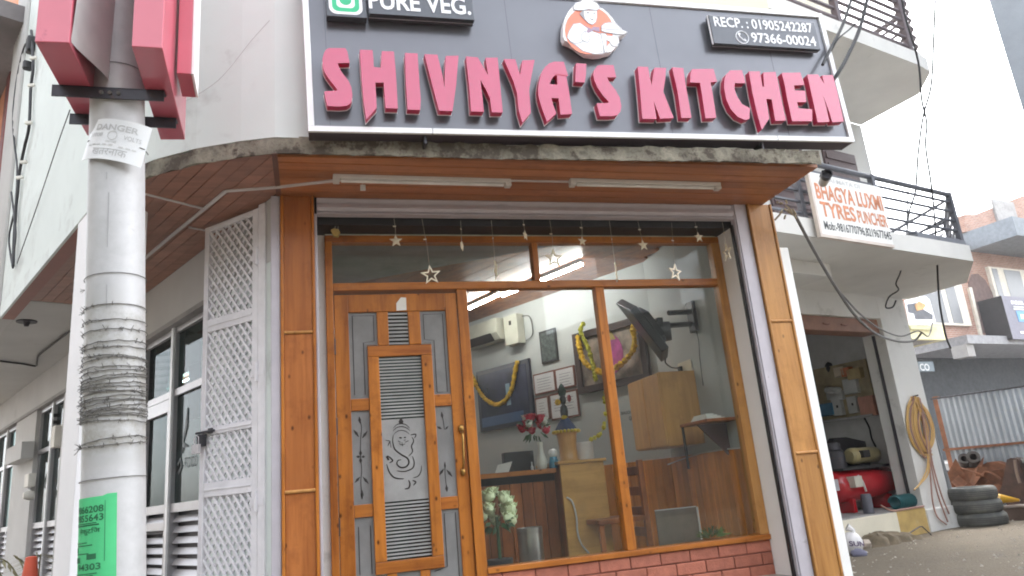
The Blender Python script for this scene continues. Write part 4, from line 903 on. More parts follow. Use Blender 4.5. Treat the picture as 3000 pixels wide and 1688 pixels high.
# red double sign boxes clamped to the pole
BZ = 3.525
def bz(x, y, z=BZ): h = plane_hit(x, y, (0, 0, z), Vector((0, 0, 1))); return h
ps = thing('projecting_pole_sign', 'red double sided sign boxes clamped either side of the pole', 'sign', WM, tuple(pax(BZ)))
RBOX = mat('red_box_paint', (.54, .11, .155), .35, var=.05, coat=.6, dirt=((.35, .05, .09), 9, .66, .12))
def boxsolid(q, z0, z1): return MB().add([(*p.xy, z) for z in (z0, z1) for p in q], [(3, 2, 1, 0), (4, 5, 6, 7), (0, 1, 5, 4), (1, 2, 6, 5), (2, 3, 7, 6), (3, 0, 4, 7)])
R1_, R2_, R3_, R4_ = bz(385, 136), bz(476, 142), bz(542, 410), bz(470, 410)
L1_, L2_ = bz(101, 122), bz(203, 126); dl = (bz(268, 300) - L2_); L4_ = bz(255, 398); L3_ = L2_ + (L4_ - L1_)
part(ps, 'sign_box', boxsolid([R1_, R2_, R3_, R4_], BZ, 5.2), RBOX, .004); part(ps, 'sign_box', boxsolid([L1_, L2_, L3_, L4_], BZ, 5.2), RBOX, .004)
nr = (R2_ - R1_).normalized(); dr_ = (R3_ - R2_)
for k, (f0, f1, z0, z1) in enumerate(((.22, .40, BZ + .70, 5.1), (.42, .68, BZ + .10, BZ + .72))):
    a, b = R2_ + dr_ * f0, R2_ + dr_ * f1; o = nr * .075
    part(ps, 'raised_letter', boxsolid([a + nr * .012, a + o, b + o, b + nr * .012], z0, z1), RBOX, .003); part(ps, 'letter_backing', boxsolid([a + o * 1.02 + dr_ * .0, a + o * 1.02 + nr * .01, b + o * 1.02 + nr * .01, b + o * 1.02], z0, z1), LTRIM)
# crumpled sheet lining behind the left box
sheet = MB(); n = 12; vs = []
for i in range(n + 1):
    f = i / n; p = L2_ + (L3_ - L2_) * (.02 + .93 * f) + nr * (.012 + .055 * math.sin(math.pi * f) ** 1.5)
    for z in (BZ + .02 + .06 * f, 4.0, 5.2): vs.append((p.x + .015 * math.sin(z * 5 + f * 3), p.y, z))
sheet.add(vs, [(i * 3 + j, i * 3 + 3 + j, i * 3 + 4 + j, i * 3 + 1 + j) for i in range(n) for j in (0, 1)], True)
part(ps, 'flex_lining', sheet, mat('grey_flex_sheet', (.56, .56, .55), .35, .0, var=.15, scale=3))
fb = [bz(172, 255, BZ - .02), bz(502, 272, BZ - .02)]; ax_ = (fb[1] - fb[0]).normalized(); ay_ = Vector((-ax_.y, ax_.x, 0)); c0_ = pax(BZ)
def bar(off, w0, w1, zz=BZ - .003):
    c = Vector((c0_.x, c0_.y, 0)) + ay_ * off; a = c + ax_ * w0; b = c + ax_ * w1
    return boxsolid([a, b, b + ay_ * .008, a + ay_ * .008], zz - .055, zz).add([(*(p).xy, z) for z in (zz - .008, zz - .001) for p in (a, b, b + ay_ * .05, a + ay_ * .05)], [(3, 2, 1, 0), (4, 5, 6, 7), (0, 1, 5, 4), (1, 2, 6, 5), (2, 3, 7, 6), (3, 0, 4, 7)])
part(ps, 'clamp_bar', bar(-.133, -.235, .225), DARKM); part(ps, 'clamp_bar', bar(.125, -.235, .235), DARKM)
bo = MB()
for k in (-.035, 0, .035): bo.lathe([(.0, -.008), (.009, -.006), (.009, .004)], Vector((c0_.x, c0_.y, BZ - .032)) + ay_ * -.137 + ax_ * k, 8, Matrix.Rotation(rad(90), 4, 'X'))
part(ps, 'bolt_heads', bo, WIREM, kind='stuff')

# ================================================================== INSIDE THE RESTAURANT
def z8(x, y): return 1370 + x / 4.14, 850 + y / 4.14
def z7(x, y): return 1700 + x / 4.83, 830 + y / 4.83
def z6b(x, y): return 1380 + x / 4.83, 1150 + y / 4.83
def rw(x, y): return on(RM, x, y)               # on the long wall
def rrect_w(*q):
    a = [rw(*p) for p in q]; return min(p[0] for p in a), max(p[0] for p in a), min(p[1] for p in a), max(p[1] for p in a)
def lamps():
    c = [(1375, 904), (1388, 898), (1472, 867), (1503, 855), (1585, 824), (1686, 783)]
    for i, lab in enumerate(('lit tube light on the ceiling seen at the left edge of the big window', 'lit tube light on the ceiling just under the transom rail', 'lit tube light on the ceiling seen through the right transom pane')):
        p, q = (onz(FM, *c[2 * i], 3.62) , onz(FM, *c[2 * i + 1], 3.62)); a, b = Vector((*p, 3.62)), Vector((*q, 3.62))
        if (b - a).length < .6: b = a + (b - a).normalized() * .6
        t = thing('ceiling_tube_light', lab, 'tube light', FM, tuple(a), 'lit tube lights inside'); part(t, 'lit_tube', MB().tube([a, b], .014, 8), EMIT); part(t, 'casing', batten(p, (b.x, b.y), .05, 3.637, 3.664), TUBE)
lamps()
for i in range(3):                              # the row goes on along the room, further back
    a = RM @ Vector((-3.6 - i * 1.6, -1.9, 3.62)); b = RM @ Vector((-4.8 - i * 1.6, -1.9, 3.62)); t = thing('ceiling_tube_light', ('lit tube light of the far ceiling row, first from the window', 'lit tube light of the far ceiling row, middle one', 'lit tube light of the far ceiling row, deepest in the room')[i], 'tube light', WM, tuple(a), 'lit tube lights inside'); part(t, 'lit_tube', MB().tube([a, b], .014, 8), EMIT)
# air conditioner and its stabiliser
a = rrect_w(z8(45, 490), z8(480, 345), z8(515, 600), z8(55, 735)); x0, x1, z0, z1 = a
ac = thing('air_conditioner', 'cream wall mounted air conditioner high on the inner wall', 'air conditioner', RM, (x0, -.1, z0)); CRM = mat('ac_cream', (.50, .50, .42), .4)
pr_ = [(-.003, z1), (-.19, z1 - .01), (-.21, z0 + .08), (-.15, z0), (-.003, z0)]
part(ac, 'body', prof_x(MB(), pr_[::-1], x0, x1), CRM, .006); part(ac, 'air_flap', prof_x(MB(), [(-.214, z0 + .085), (-.156, z0 + .004), (-.15, z0 - .004), (-.218, z0 + .08)], x0 + .04, x1 - .1), BLACK)
x0, x1, z0, z1 = rrect_w(z8(520, 340), z8(680, 330), z8(690, 650)); sb = thing('stabiliser_box', 'cream voltage box on the wall beside the air conditioner', 'electrical box', RM, (x0, -.05, z0)); part(sb, 'case', Bx(x0, x1, -.12, -.003, z0, z1), CRM, .006); part(sb, 'dial', Bx(x0 + .09, x0 + .13, -.123, -.1205, z1 - .12, z1 - .07), BLACK)
part(sb, 'cable_loop', MB().tube(smooth_pts([(x1, -.02, z1 - .03), (x1 + .12, -.02, z1 - .07), (x1 + .14, -.02, z0 + .08), (x1 + .02, -.02, z0 + .02)]), .006, 6), CABLEG)
# garlanded dark picture / screen
x0, x1, z0, z1 = rrect_w(z8(130, 1000), z8(765, 835), (1500, 1252)); NAVY = mat('dark_blue_print', (.02, .025, .06), .25, var=.5, scale=4)
tv = thing('garlanded_picture', 'large dark blue framed picture with a marigold garland on the inner wall', 'picture', RM, (x0, -.03, z0)); part(tv, 'picture_frame', Bx(x0, x1, -.04, -.003, z0, z1), mat('navy_frame', (.015, .017, .035), .3), .004); part(tv, 'picture', Bx(x0 + .05, x1 - .05, -.043, -.0405, z0 + .05, z1 - .05), NAVY); part(tv, 'caption_strip', Bx(x0 + .05, x1 - .15, -.0455, -.0435, z0 + .05, z0 + .16), mat('blue_strip', (.04, .09, .2), .4)); part(tv, 'figure', Bx((x0 + x1) / 2 + .05, (x0 + x1) / 2 + .12, -.0455, -.0435, z0 + .25, z0 + .5), mat('pale_figure', (.2, .3, .36), .5))
YEL = mat('marigold', (.62, .38, .02), .8, var=.35, scale=25); YELG = mat('garland_mixed', (.36, .36, .03), .8, var=.5, scale=25)
def garland(name, lab, pts, r, m, M, step=.035):
    g = MB(); P = smooth_pts(pts, 14); last = None
    for p in P:
        if last is None or (p - last).length > step: g.ball(p, r * random.uniform(.85, 1.15), n=7, jit=.12); last = p
    single(name, lab, 'garland', g, m, M, tuple(P[0]))
gp_ = [rw(*z8(x, y)) for x, y in ((95, 1040), (170, 1200), (270, 1330), (390, 1390), (500, 1340), (580, 1200), (615, 1020), (650, 860))]
garland('marigold_garland', 'yellow marigold garland looped over the dark blue picture', [(x, -.06, z) for x, z in gp_], .03, YEL, RM)
# small dark certificate, framed certificates
x0, x1, z0, z1 = rrect_w(z8(880, 520), z8(1060, 460), z8(935, 895), z8(1115, 845)); c = thing('dark_notice_frame', 'small dark framed notice above the certificates', 'frame', RM, (x0, 0, z0)); part(c, 'picture_frame', Bx(x0, x1, -.025, -.003, z0, z1), BLACK, .003); part(c, 'notice', Bx(x0 + .02, x1 - .02, -.027, -.0255, z0 + .02, z1 - .02), mat('dark_notice', (.06, .075, .07), .3, var=.6, scale=30))
CERT = mat('certificate_paper', (.55, .55, .56), .5, var=.05); CFR = mat('certificate_frame', (.16, .06, .04), .4); LINE = mat('certificate_print', (.3, .3, .31), .6)
CQ = [((800, 1025), (1075, 960), (1075, 1235), (830, 1285), 'upper left framed certificate of the four on the inner wall'), ((1072, 960), (1310, 900), (1340, 1170), (1090, 1225), 'upper right framed certificate of the four on the inner wall'), ((825, 1310), (1000, 1285), (1010, 1560), (850, 1600), 'lower left framed certificate half behind the dressed idol'), ((1005, 1285), (1350, 1190), (1390, 1530), (1030, 1580), 'lower right framed certificate behind the dressed idol')]
for q in CQ:
    x0, x1, z0, z1 = rrect_w(*[z8(*p) for p in q[:4]]); x0 += .01; x1 -= .01; c = thing('framed_certificate', q[4], 'certificate', RM, (x0, 0, z0), 'framed certificates on the inner wall'); part(c, 'picture_frame', Bx(x0, x1, -.025, -.003, z0 + .006, z1 - .006), CFR, .003); part(c, 'sheet', Bx(x0 + .018, x1 - .018, -.0265, -.0253, z0 + .024, z1 - .024), CERT)
    l = MB()
    for k in range(5): l.box(x0 + .06, x1 - .06 - .02 * (k % 2), -.0275, -.0268, z1 - .07 - k * .03, z1 - .078 - k * .03)
    part(c, 'printed_lines', l, LINE, kind='stuff')
# framed deity picture with garland
x0, x1, z0, z1 = rrect_w(z7(345, 640), z7(640, 500), z7(1030, 1370)); x0 -= .42; z1 -= .02
dpz = thing('garlanded_deity_picture', 'tall framed pink and gold devotional picture behind the hanging television', 'picture', RM, (x0, 0, z0)); part(dpz, 'picture_frame', MB().prism([(x0, z0), (x1, z0), (x1, z1), (x0, z1)], -.05, -.003, [[(x0 + .07, z0 + .07), (x0 + .07, z1 - .07), (x1 - .07, z1 - .07), (x1 - .07, z0 + .07)]]), mat('dark_brown_frame', (.05, .03, .025), .4), .004)
part(dpz, 'print', Bx(x0 + .06, x1 - .06, -.02, -.01, z0 + .06, z1 - .06), mat('devotional_print', (.25, .2, .16), .5, var=.7, scale=6))
cxm, czm = (x0 + x1) / 2, (z0 + z1) / 2; part(dpz, 'pink_robe', MB().prism(circ(cxm + .02, czm + .02, .15, .2, n=18), -.024, -.021), mat('pink_robe', (.34, .05, .2), .6, var=.4, scale=9)); part(dpz, 'gold_crown', MB().prism([(cxm - .08, czm + .16), (cxm + .1, czm + .16), (cxm + .01, czm + .32)], -.028, -.0245), mat('gold_print', (.36, .28, .08), .5, var=.4))
garland('marigold_garland', 'yellow garland hung in a loop on the pink devotional picture', [(x0 + .1, -.07, z1 - .05), (x0 + .16, -.08, czm), (cxm - .02, -.09, z0 + .16), (x1 - .14, -.08, czm - .02), (x1 - .1, -.07, z1 - .1)], .032, YEL, RM)
gq = [rw(*z7(x, y)) for x, y in ((130, 590), (90, 680), (140, 800), (190, 900), (240, 1050), (280, 1200), (300, 1330))]
garland('green_yellow_garland', 'long green and yellow garland hanging left of the window mullion', [(x, -.10, z) for x, z in gq] + [(rw(*z7(320, 1400))[0], -.1, rw(*z7(320, 1400))[1])], .026, YELG, RM, .03)
# television on its bracket
tv = thing('wall_television', 'black flat television tipped edge-on on a folding wall bracket', 'television', FM, (3.3, .8, 2.9)); ppx = lambda x, y, d: Vector((*(lambda q: (q[0], d, q[1]))(on(FM, *z7(x, y), d)),))
A_, B_, C_, D_ = ppx(600, 190, .95), ppx(1250, 1050, .72), ppx(1225, 920, .60), ppx(640, 130, .80)
A_, B_ = ppx(590, 215, .95), ppx(1240, 1050, .95); C_, D_ = ppx(1255, 900, .62), ppx(800, 320, .62)
nv = (B_ - A_).cross(D_ - A_).normalized() * .07
mb = MB().add([*A_, ] and [tuple(A_), tuple(B_), tuple(C_), tuple(D_), tuple(A_ + nv), tuple(B_ + nv), tuple(C_ + nv), tuple(D_ + nv)], [(0, 1, 2, 3), (7, 6, 5, 4), (0, 4, 5, 1), (1, 5, 6, 2), (2, 6, 7, 3), (3, 7, 4, 0)])
BKP = mat('tv_black', (.022, .024, .027), .35, var=.1); part(tv, 'screen_case', mb, BKP, .008)
mid = (A_ + B_ + C_ + D_) / 4; part(tv, 'rear_housing', MB().add([tuple(mid + (q - mid) * .55 - nv * k) for k in (.05, .9) for q in (A_, B_, C_, D_)], [(0, 1, 2, 3), (7, 6, 5, 4), (0, 4, 5, 1), (1, 5, 6, 2), (2, 6, 7, 3), (3, 7, 4, 0)]), BKP, .006)
j = ppx(1210, 680, .74); part(tv, 'pivot_disc', MB().lathe([(0, -.04), (.08, -.04), (.085, 0), (.08, .04), (0, .04)], tuple(j), 18, Matrix.Rotation(rad(90), 4, 'Y') @ Matrix.Rotation(rad(25), 4, 'X')), mat('pivot_grey', (.07, .07, .08), .4)); part(tv, 'pivot_plate', MB().box(j.x - .09, j.x - .035, j.y - .05, j.y + .05, j.z - .1, j.z + .11), BKP, .006)
z_a, z_b = onx(FM, *z7(1575, 300), 3.4)[1], onx(FM, *z7(1650, 650), 3.4)[1]; part(tv, 'wall_plate', Bx(3.365, 3.399, .785, .895, z_b - .02, z_a + .02), BKP, .004)
for y0, y1 in ((420, 405), (600, 575)): p, q = ppx(1250, y0, .76), ppx(1570, y1, .83); part(tv, 'arm', MB().tube([p, q], .023, 6), BKP)
part(tv, 'power_lead', MB().tube(smooth_pts([ppx(1205, 1060, .75), ppx(1210, 1130, .8), ppx(1300, 1195, 1.0), (3.385, 1.18, onx(FM, *z7(1410, 1210), 3.4)[1])]), .006, 6), CABLE)
sk = onx(FM, *z7(1500, 1180), 3.4); s_ = thing('wall_socket', 'white wall socket with a plugged lead under the television', 'socket', FM, (3.4, 1.1, sk[1])); part(s_, 'plate', Bx(3.388, 3.399, 1.0, 1.24, sk[1] - .05, sk[1] + .05), CREAM, .004); part(s_, 'plug', Bx(3.36, 3.387, 1.15, 1.20, sk[1] - .03, sk[1] + .015), BLACK, .006)
single('thin_wall_lead', 'thin dark lead hanging from the television bracket down the pale wall', 'cable', MB().tube(smooth_pts([(3.392, *onx(FM, *z7(x, y), 3.392)) for x, y in ((1640, 650), (1680, 850), (1690, 1050), (1740, 1449))]), .0035, 5), CABLE, FM, (3.392, .7, 2.4))
# wall cabinet
zt, zbm = onx(FM, *z7(1500, 1272), 3.4)[1], 1.835
cb = thing('wall_cabinet', 'pale wooden wall cabinet hung on the right inner wall', 'cabinet', FM, (3.1, 1.2, zbm))
uL = on(FM, 1905, 1250, 1.15)[0]
part(cb, 'case', Bx(3.06, 3.399, .98, 1.62, zbm, zt), CABW, .004)
for d0 in (.985, 1.305): part(cb, 'cabinet_door', Bx(3.042, 3.059, d0, d0 + .31, zbm + .01, zt - .01), CABW, .004)
# shelf with papers near the right end
sz_ = on(FM, 2065, 1235, .7)[1]; sh_ = thing('folding_shelf', 'small brown folding shelf on the right inner wall', 'shelf', FM, (3.3, .6, sz_)); part(sh_, 'shelf_board', Bx(3.12, 3.399, .42, .86, sz_ - .025, sz_), DARKW, .004); part(sh_, 'support_bracket', MB().prism([(3.395, sz_ - .03), (3.14, sz_ - .03), (3.395, sz_ - .3)], .60, .62), mat('bracket_brown', (.10, .055, .05), .5), .002); part(sh_, 'support_leg', Bx(3.125, 3.14, .83, .85, sz_ - .36, sz_ - .026), BLACK)
mb = MB()
for k in range(4): mb.box(3.16 + .01 * k, 3.32 - .02 * k, .48 + .02 * k, .74, sz_ + .002 + k * .012, sz_ + .012 + k * .012)
single('paper_pile', 'pale papers lying on the small brown folding shelf', 'papers', mb, PAPER, FM, (3.2, .6, sz_ + .002))
single('sagging_white_cable', 'white cable sagging along the top of the wainscot boards', 'cable', MB().tube(smooth_pts([(3.37, *onx(FM, *cr('C3', x, y), 3.37)) for x, y in ((980, 600), (1120, 620), (1250, 580), (1400, 530), (1560, 500), (1740, 480))]), .006, 6), TUBE, FM, (3.37, 1.2, 1.75))
# counter
cd_ = 1.22
uA, zc = on(FM, *cr('C3', 362, 620), cd_); uB = on(FM, *cr('C3', 690, 590), cd_)[0]; zc = 1.785
ctr = thing('reception_counter', 'wooden reception counter with a pale laminate end panel', 'counter', FM, (uA, cd_, FL)); part(ctr, 'end_panel', Bx(uA, uB, cd_, cd_ + .03, FL, zc - .02), LAMI, .003); part(ctr, 'end_body', Bx(uA + .005, uB - .005, cd_ + .031, cd_ + .62, FL, zc - .022), DARKW); part(ctr, 'end_top', Bx(uA - .02, uB + .02, cd_ - .02, cd_ + .64, zc - .019, zc + .006), LAMI, .004)
uC = on(FM, 1385, 1450, 1.42)[0] - .5
nb = int((uA - .01 - uC) / .1)
for i in range(nb): part(ctr, 'front_board', Bx(uA - .108 - i * .1, uA - .012 - i * .1, 1.36, 1.38, FL, zc - .14), DARKW, .004)
part(ctr, 'front_body', Bx(uC, uA - .006, 1.381, 1.8, FL, zc - .06), BLACK); part(ctr, 'front_top', Bx(uC, uA - .021, 1.28, 1.82, zc - .075, zc - .045), DARKW, .004); part(ctr, 'front_lip', Bx(uC, uA - .021, 1.268, 1.2795, zc - .08, zc - .042), PINE_H)
zt2 = zc - .043
def IP(x, y, d): q = on(FM, *z6b(x, y), d); return q[0], d, q[1]
def flowers(root, c, n, R, cols, r=.03, zs_=.85):
    random.seed(5)
    for i in range(n):
        a = random.uniform(0, 6.28); e = random.uniform(-.25, 1.4); p = (c[0] + R * math.cos(a) * math.cos(e), c[1] + R * .8 * math.sin(a) * math.cos(e), c[2] + R * zs_ * math.sin(e))
        mb = MB(); rr = r * random.uniform(.85, 1.15)
        for L in range(3):
            for k in range(6):
                t = k * 1.047 + L * .5; q = rr * (.95 - L * .28); v0 = Vector(p); o = Vector((math.cos(t), math.sin(t) * .8, .25 + .4 * L)); s = Vector((-math.sin(t), math.cos(t), 0))
                mb.add([tuple(v0), tuple(v0 + o * q * .7 + s * q * .5), tuple(v0 + o * q + Vector((0, 0, q * .5))), tuple(v0 + o * q * .7 - s * q * .5)], [(0, 1, 2, 3)], True)
        mb.ball(p, rr * .72, n=8, jit=.1); part(root, 'flower', mb, cols[i % len(cols)])
    lf = MB()
    for i in range(34):
        a = random.uniform(0, 6.28); e = random.uniform(-1.1, .6); o = Vector((math.cos(a) * math.cos(e), math.sin(a) * math.cos(e), math.sin(e) * .9)); p = Vector(c) + o * R * .75; s = o.orthogonal().normalized() * .018; lf.add([tuple(p), tuple(p + o * .03 + s), tuple(p + o * .075), tuple(p + o * .03 - s)], [(0, 1, 2, 3)])
    part(root, 'leaves', lf, mat('leaf_green', (.035, .085, .03), .6, var=.4) if 'leaf_green' not in bpy.data.materials else bpy.data.materials['leaf_green'], kind='stuff')
RR = mat('red_petals', (.5, .015, .045), .7, var=.25); WP = mat('white_petals', (.66, .68, .62), .7, var=.06)
p = IP(1005, 1015, 1.36); zt3 = zt2
v_ = thing('flower_vase', 'white bottle vase of red and white flowers on the counter', 'vase', FM, (p[0], 1.36, zt3)); k = (IP(1005, 700, 1.36)[2] - zt3)
part(v_, 'vase', MB().lathe([(.03, 0), (.042, .02), (.046, .06), (.035, .1), (.022, .14), (.021, k - .03), (.026, k)], (p[0], 1.36, zt3), 20), mat('vase_white', (.66, .64, .56), .3)); q = IP(890, 470, 1.36)
flowers(v_, (q[0], 1.36, q[2] - .02), 19, .115, [RR, WP, RR, WP, RR], .046)
p = IP(1170, 985, 1.34); f_ = thing('white_blue_figurine', 'small figurine with white top and blue body beside the vase', 'figurine', FM, (p[0], 1.34, zt3)); part(f_, 'body', MB().lathe([(.04, 0), (.045, .03), (.035, .08), (.03, .095)], (p[0], 1.34, zt3), 14), mat('figurine_blue', (.04, .22, .33), .15, var=.4, scale=30)); part(f_, 'head', MB().ball((p[0], 1.34, zt3 + .125), .038, n=10, jit=.12), mat('figurine_white', (.75, .75, .74), .3))
p0_, p1_ = IP(1235, 560, 1.42), IP(1490, 560, 1.42); cxu = (p0_[0] + p1_[0]) / 2; zst = IP(1350, 575, 1.42)[2]
w_ = thing('carved_wood_stump', 'polished tree stump stand on the counter carrying the idol', 'stand', FM, (cxu, 1.45, zc + .006)); part(w_, 'stump', MB().lathe([(.095, 0), (.08, .02), (.075, .1), (.085, zst - zc - .03), (.095, zst - zc)], (cxu, 1.45, zc + .008), 18), CABW)
idl = thing('dressed_idol', 'small dark idol in a blue skirt with gold trim on the stump', 'idol', FM, (cxu, 1.45, zst + .01)); hT = IP(1340, 0, 1.42)[2] - zst
GOLD = mat('gold_trim', (.62, .44, .05), .3, .6, var=.4, scale=40)
part(idl, 'skirt', MB().lathe([(.11, .012), (.1, .03), (.075, .07), (.04, .12), (.03, .14)], (cxu, 1.45, zst), 20), mat('blue_skirt', (.025, .05, .14), .6)); tr = MB()
for i in range(22): a = i * 6.283 / 22; tr.ball((cxu + .112 * math.cos(a), 1.45 + .112 * math.sin(a), zst + .014), .016, n=6)
part(idl, 'skirt_trim', tr, GOLD, kind='stuff'); part(idl, 'belt', MB().ball((cxu - .01, 1.43, zst + .135), .026, (1.2, .8, .9)), GOLD)
part(idl, 'body', MB().lathe([(.03, .13), (.036, .19), (.03, .23), (.014, .25), (.026, .27), (.03, .30), (.02, .335), (.0, .345)], (cxu, 1.45, zst), 14), mat('idol_dark', (.03, .035, .035), .4)); part(idl, 'crown', MB().lathe([(.03, .33), (.04, .37), (.02, .42), (0, .44)], (cxu, 1.45, zst), 12), mat('crown_green', (.02, .05, .035), .5)); part(idl, 'arm_flower', MB().ball((cxu - .06, 1.42, zst + .27), .028), YEL); part(idl, 'arm_flower', MB().ball((cxu + .05, 1.42, zst + .3), .022, (.8, 1, 1.5)), mat('pink_flower', (.4, .1, .12), .7))
p0_, p1_ = IP(1530, 850, 1.45), IP(1760, 850, 1.45); r_ = (p1_[0] - p0_[0]) / 2; cxp = (p0_[0] + p1_[0]) / 2; zp_ = IP(1640, 710, 1.45)[2]
single('white_pot', 'plain white round pot at the end of the counter', 'pot', MB().lathe([(r_ * .86, 0), (r_, .02), (r_, zp_ - zc - .01), (r_ * .96, zp_ - zc), (r_ * .85, zp_ - zc), (r_ * .82, .06), (0, .05)], (cxp, 1.5, zc + .008), 24), mat('pot_white', (.74, .73, .72), .5), FM, (cxp, 1.5, zc + .008))
gb = MB(); 
for x, y in ((1700, 660), (1750, 640), (1800, 610), (1830, 590), (1880, 480), (1885, 440), (1880, 500), (1900, 300), (1890, 130), (1880, 80)): q = IP(x, y, 1.3); gb.ball(q, .02, n=7, jit=.15)
gb.tube([IP(x, y, 1.3) for x, y in ((1700, 660), (1830, 600), (1880, 480), (1920, 380), (1890, 100), (1870, -20))], .003, 4)
single('yellow_flower_string', 'string of yellow flowers hanging down to the white pot', 'garland', gb, mat('yellow_flower', (.62, .52, .03), .7, var=.2), FM, IP(1700, 660, 1.3))
mo = thing('counter_monitor', 'dark card machine and papers standing on the left of the counter', 'machine', FM, (*IP(560, 1050, 1.5)[:2], zt2)); q0, q1 = IP(470, 900, 1.5), IP(900, 1030, 1.5); part(mo, 'case', Bx(q0[0], q1[0], 1.5, 1.6, zt2, zt2 + .17), BLACK, .006); q0 = IP(330, 1000, 1.45); part(mo, 'paper_sheet', MB().prism([(q0[0], zt2), (q0[0] + .12, zt2), (q0[0] + .16, zt2 + .09), (q0[0] + .03, zt2 + .07)], 1.46, 1.464), PAPER)
q0 = IP(865, 965, 1.36); single('small_bottle', 'tiny bottle standing left of the white vase', 'bottle', MB().lathe([(.012, 0), (.014, .03), (.006, .04), (.006, .07)], (q0[0], 1.38, zt2), 10), mat('bottle_grey', (.5, .5, .5), .3), FM, (q0[0], 1.38, zt2))
# steel bin, roses by the door, white flex on the panel, floor items
bx0, bz0 = on(FM, *cr('C3', 62, 1095), .82); bx1 = on(FM, *cr('C3', 252, 1085), .82)[0]; br_ = (bx1 - bx0) / 2; cxb = (bx0 + bx1) / 2
bn = thing('steel_dustbin', 'brushed steel dustbin on the floor before the counter', 'dustbin', FM, (cxb, .82 + br_, FL)); STEEL = mat('brushed_steel', (.55, .54, .52), .28, .9, var=.1); hb = bz0 - FL; part(bn, 'drum', MB().lathe([(br_ * .93, 0), (br_ * .97, hb - .04)], (cxb, .82 + br_, FL), 28), STEEL); part(bn, 'rim', MB().lathe([(br_ * .98, hb - .04), (br_, hb - .03), (br_, hb), (br_ * .9, hb), (br_ * .88, hb - .2), (0, hb - .25)], (cxb, .82 + br_, FL), 28), STEEL)
q = on(FM, *cr('C2', 1815, 1000), .5); fl = thing('pale_rose_bunch', 'bunch of pale green white roses standing inside by the door', 'flowers', FM, (q[0], .5, FL)); flowers(fl, (q[0], .5, q[1]), 26, .115, [mat('pale_rose', (.62, .66, .42), .7, var=.15)], .05, 1.5); part(fl, 'stems', MB().tube([(q[0], .5, FL + .3), (q[0], .5, q[1])], .012, 6), bpy.data.materials['leaf_green']); part(fl, 'pot', MB().lathe([(.07, 0), (.09, .3), (.075, .3), (0, .28)], (q[0], .5, FL), 16), BLACK)
single('white_flex', 'white flex drooping down the laminate end of the counter', 'cable', MB().tube(smooth_pts([(*(lambda p: (p[0], cd_ - .015, p[1]))(on(FM, *cr('C3', x, y), cd_ - .015)),) for x, y in ((412, 855), (455, 890), (485, 1000), (495, 1120), (525, 1210), (580, 1275))]), .0075, 6), TUBE, FM, (uA + .1, cd_ - .015, 1.5))
a_ = on(FM, *cr('C3', 1080, 960), .9); b_ = on(FM, *cr('C3', 1390, 945), .9); sp_ = thing('leaning_metal_sheet', 'grey metal sheet leaning against the wainscot on the floor', 'sheet', FM, (a_[0], .9, FL)); part(sp_, 'sheet', MB().box(a_[0], b_[0], .9, .912, FL, a_[1]), mat('dull_zinc', (.26, .22, .18), .4, .5, var=.15)); part(sp_, 'sheet_edge', MB().box(b_[0] + .001, b_[0] + .014, .895, .915, FL, a_[1]).box(a_[0], b_[0], .898, .914, a_[1] + .001, a_[1] + .008), mat('sheet_edge_white', (.7, .68, .64), .4))
ch = thing('wooden_chair', 'tall brown wooden chair back standing beside the window mullion inside', 'chair', FM, (*on(FM, *cr('C3', 960, 600), .95), 0)); u_, z_ = on(FM, *cr('C3', 962, 570), .95); part(ch, 'back_post', Bx(u_ - .02, u_ + .025, .95, .99, FL, z_), DARKW, .005); part(ch, 'back_post', Bx(u_ - .02, u_ + .025, 1.36, 1.40, FL, z_), DARKW, .005)
for k in range(4): part(ch, 'back_slat', Bx(u_ - .008, u_ + .012, .991, 1.359, z_ - .12 - k * .16, z_ - .05 - k * .16), DARKW, .004)
part(ch, 'seat', Bx(u_ - .42, u_ + .02, .95, 1.4, FL + .42, FL + .46), DARKW, .006); 
for a, b in ((u_ - .41, .96), (u_ - .41, 1.36)): part(ch, 'leg', Bx(a, a + .04, b, b + .04, FL, FL + .419), DARKW, .004)
q = on(FM, *cr('C3', 1510, 1130), .6); gl_ = MB(); random.seed(9)
for i in range(160):
    a = random.uniform(0, 6.28); e = random.uniform(.2, 1.5); R_ = random.uniform(.03, .1); o = Vector((math.cos(a) * math.cos(e) * 1.1, math.sin(a) * math.cos(e) * .7, math.sin(e) * .7)); p = Vector((q[0], .6, q[1] - .03)) + o * R_; s = o.orthogonal().normalized() * .008; gl_.add([tuple(p), tuple(p + o * .02 + s), tuple(p + o * .05), tuple(p + o * .02 - s)], [(0, 1, 2, 3)])
pl_ = thing('low_green_plant', 'low bright green plant inside at the right corner of the window', 'plant', FM, (q[0], .6, FL)); part(pl_, 'leaves', gl_, mat('grass_green', (.10, .17, .03), .7, var=.4), kind='stuff'); part(pl_, 'planter', MB().lathe([(.08, 0), (.11, q[1] - FL - .04), (.1, q[1] - FL - .04), (0, q[1] - FL - .08)], (q[0], .6, FL), 14), DARKW)
wl = thing('wall_lettering', 'small dark words printed on the inner wall left of the cabinet', 'lettering', RM, (rw(*cr('C3', 880, 240))[0], -.004, 1.9))
for tx_, a_, b_, ym, y0_, y1_ in (('SHUCH', 825, 905, 865, 228, 205), ('GIVE UP', 885, 970, 925, 270, 240)): part(wl, 'printed_word', MB().text(tx_, rw(*cr('C3', a_, y0_))[0], rw(*cr('C3', b_, y0_))[0], rw(*cr('C3', ym, y0_))[1], rw(*cr('C3', ym, y1_))[1], -.004, -.004, .02), INKK)

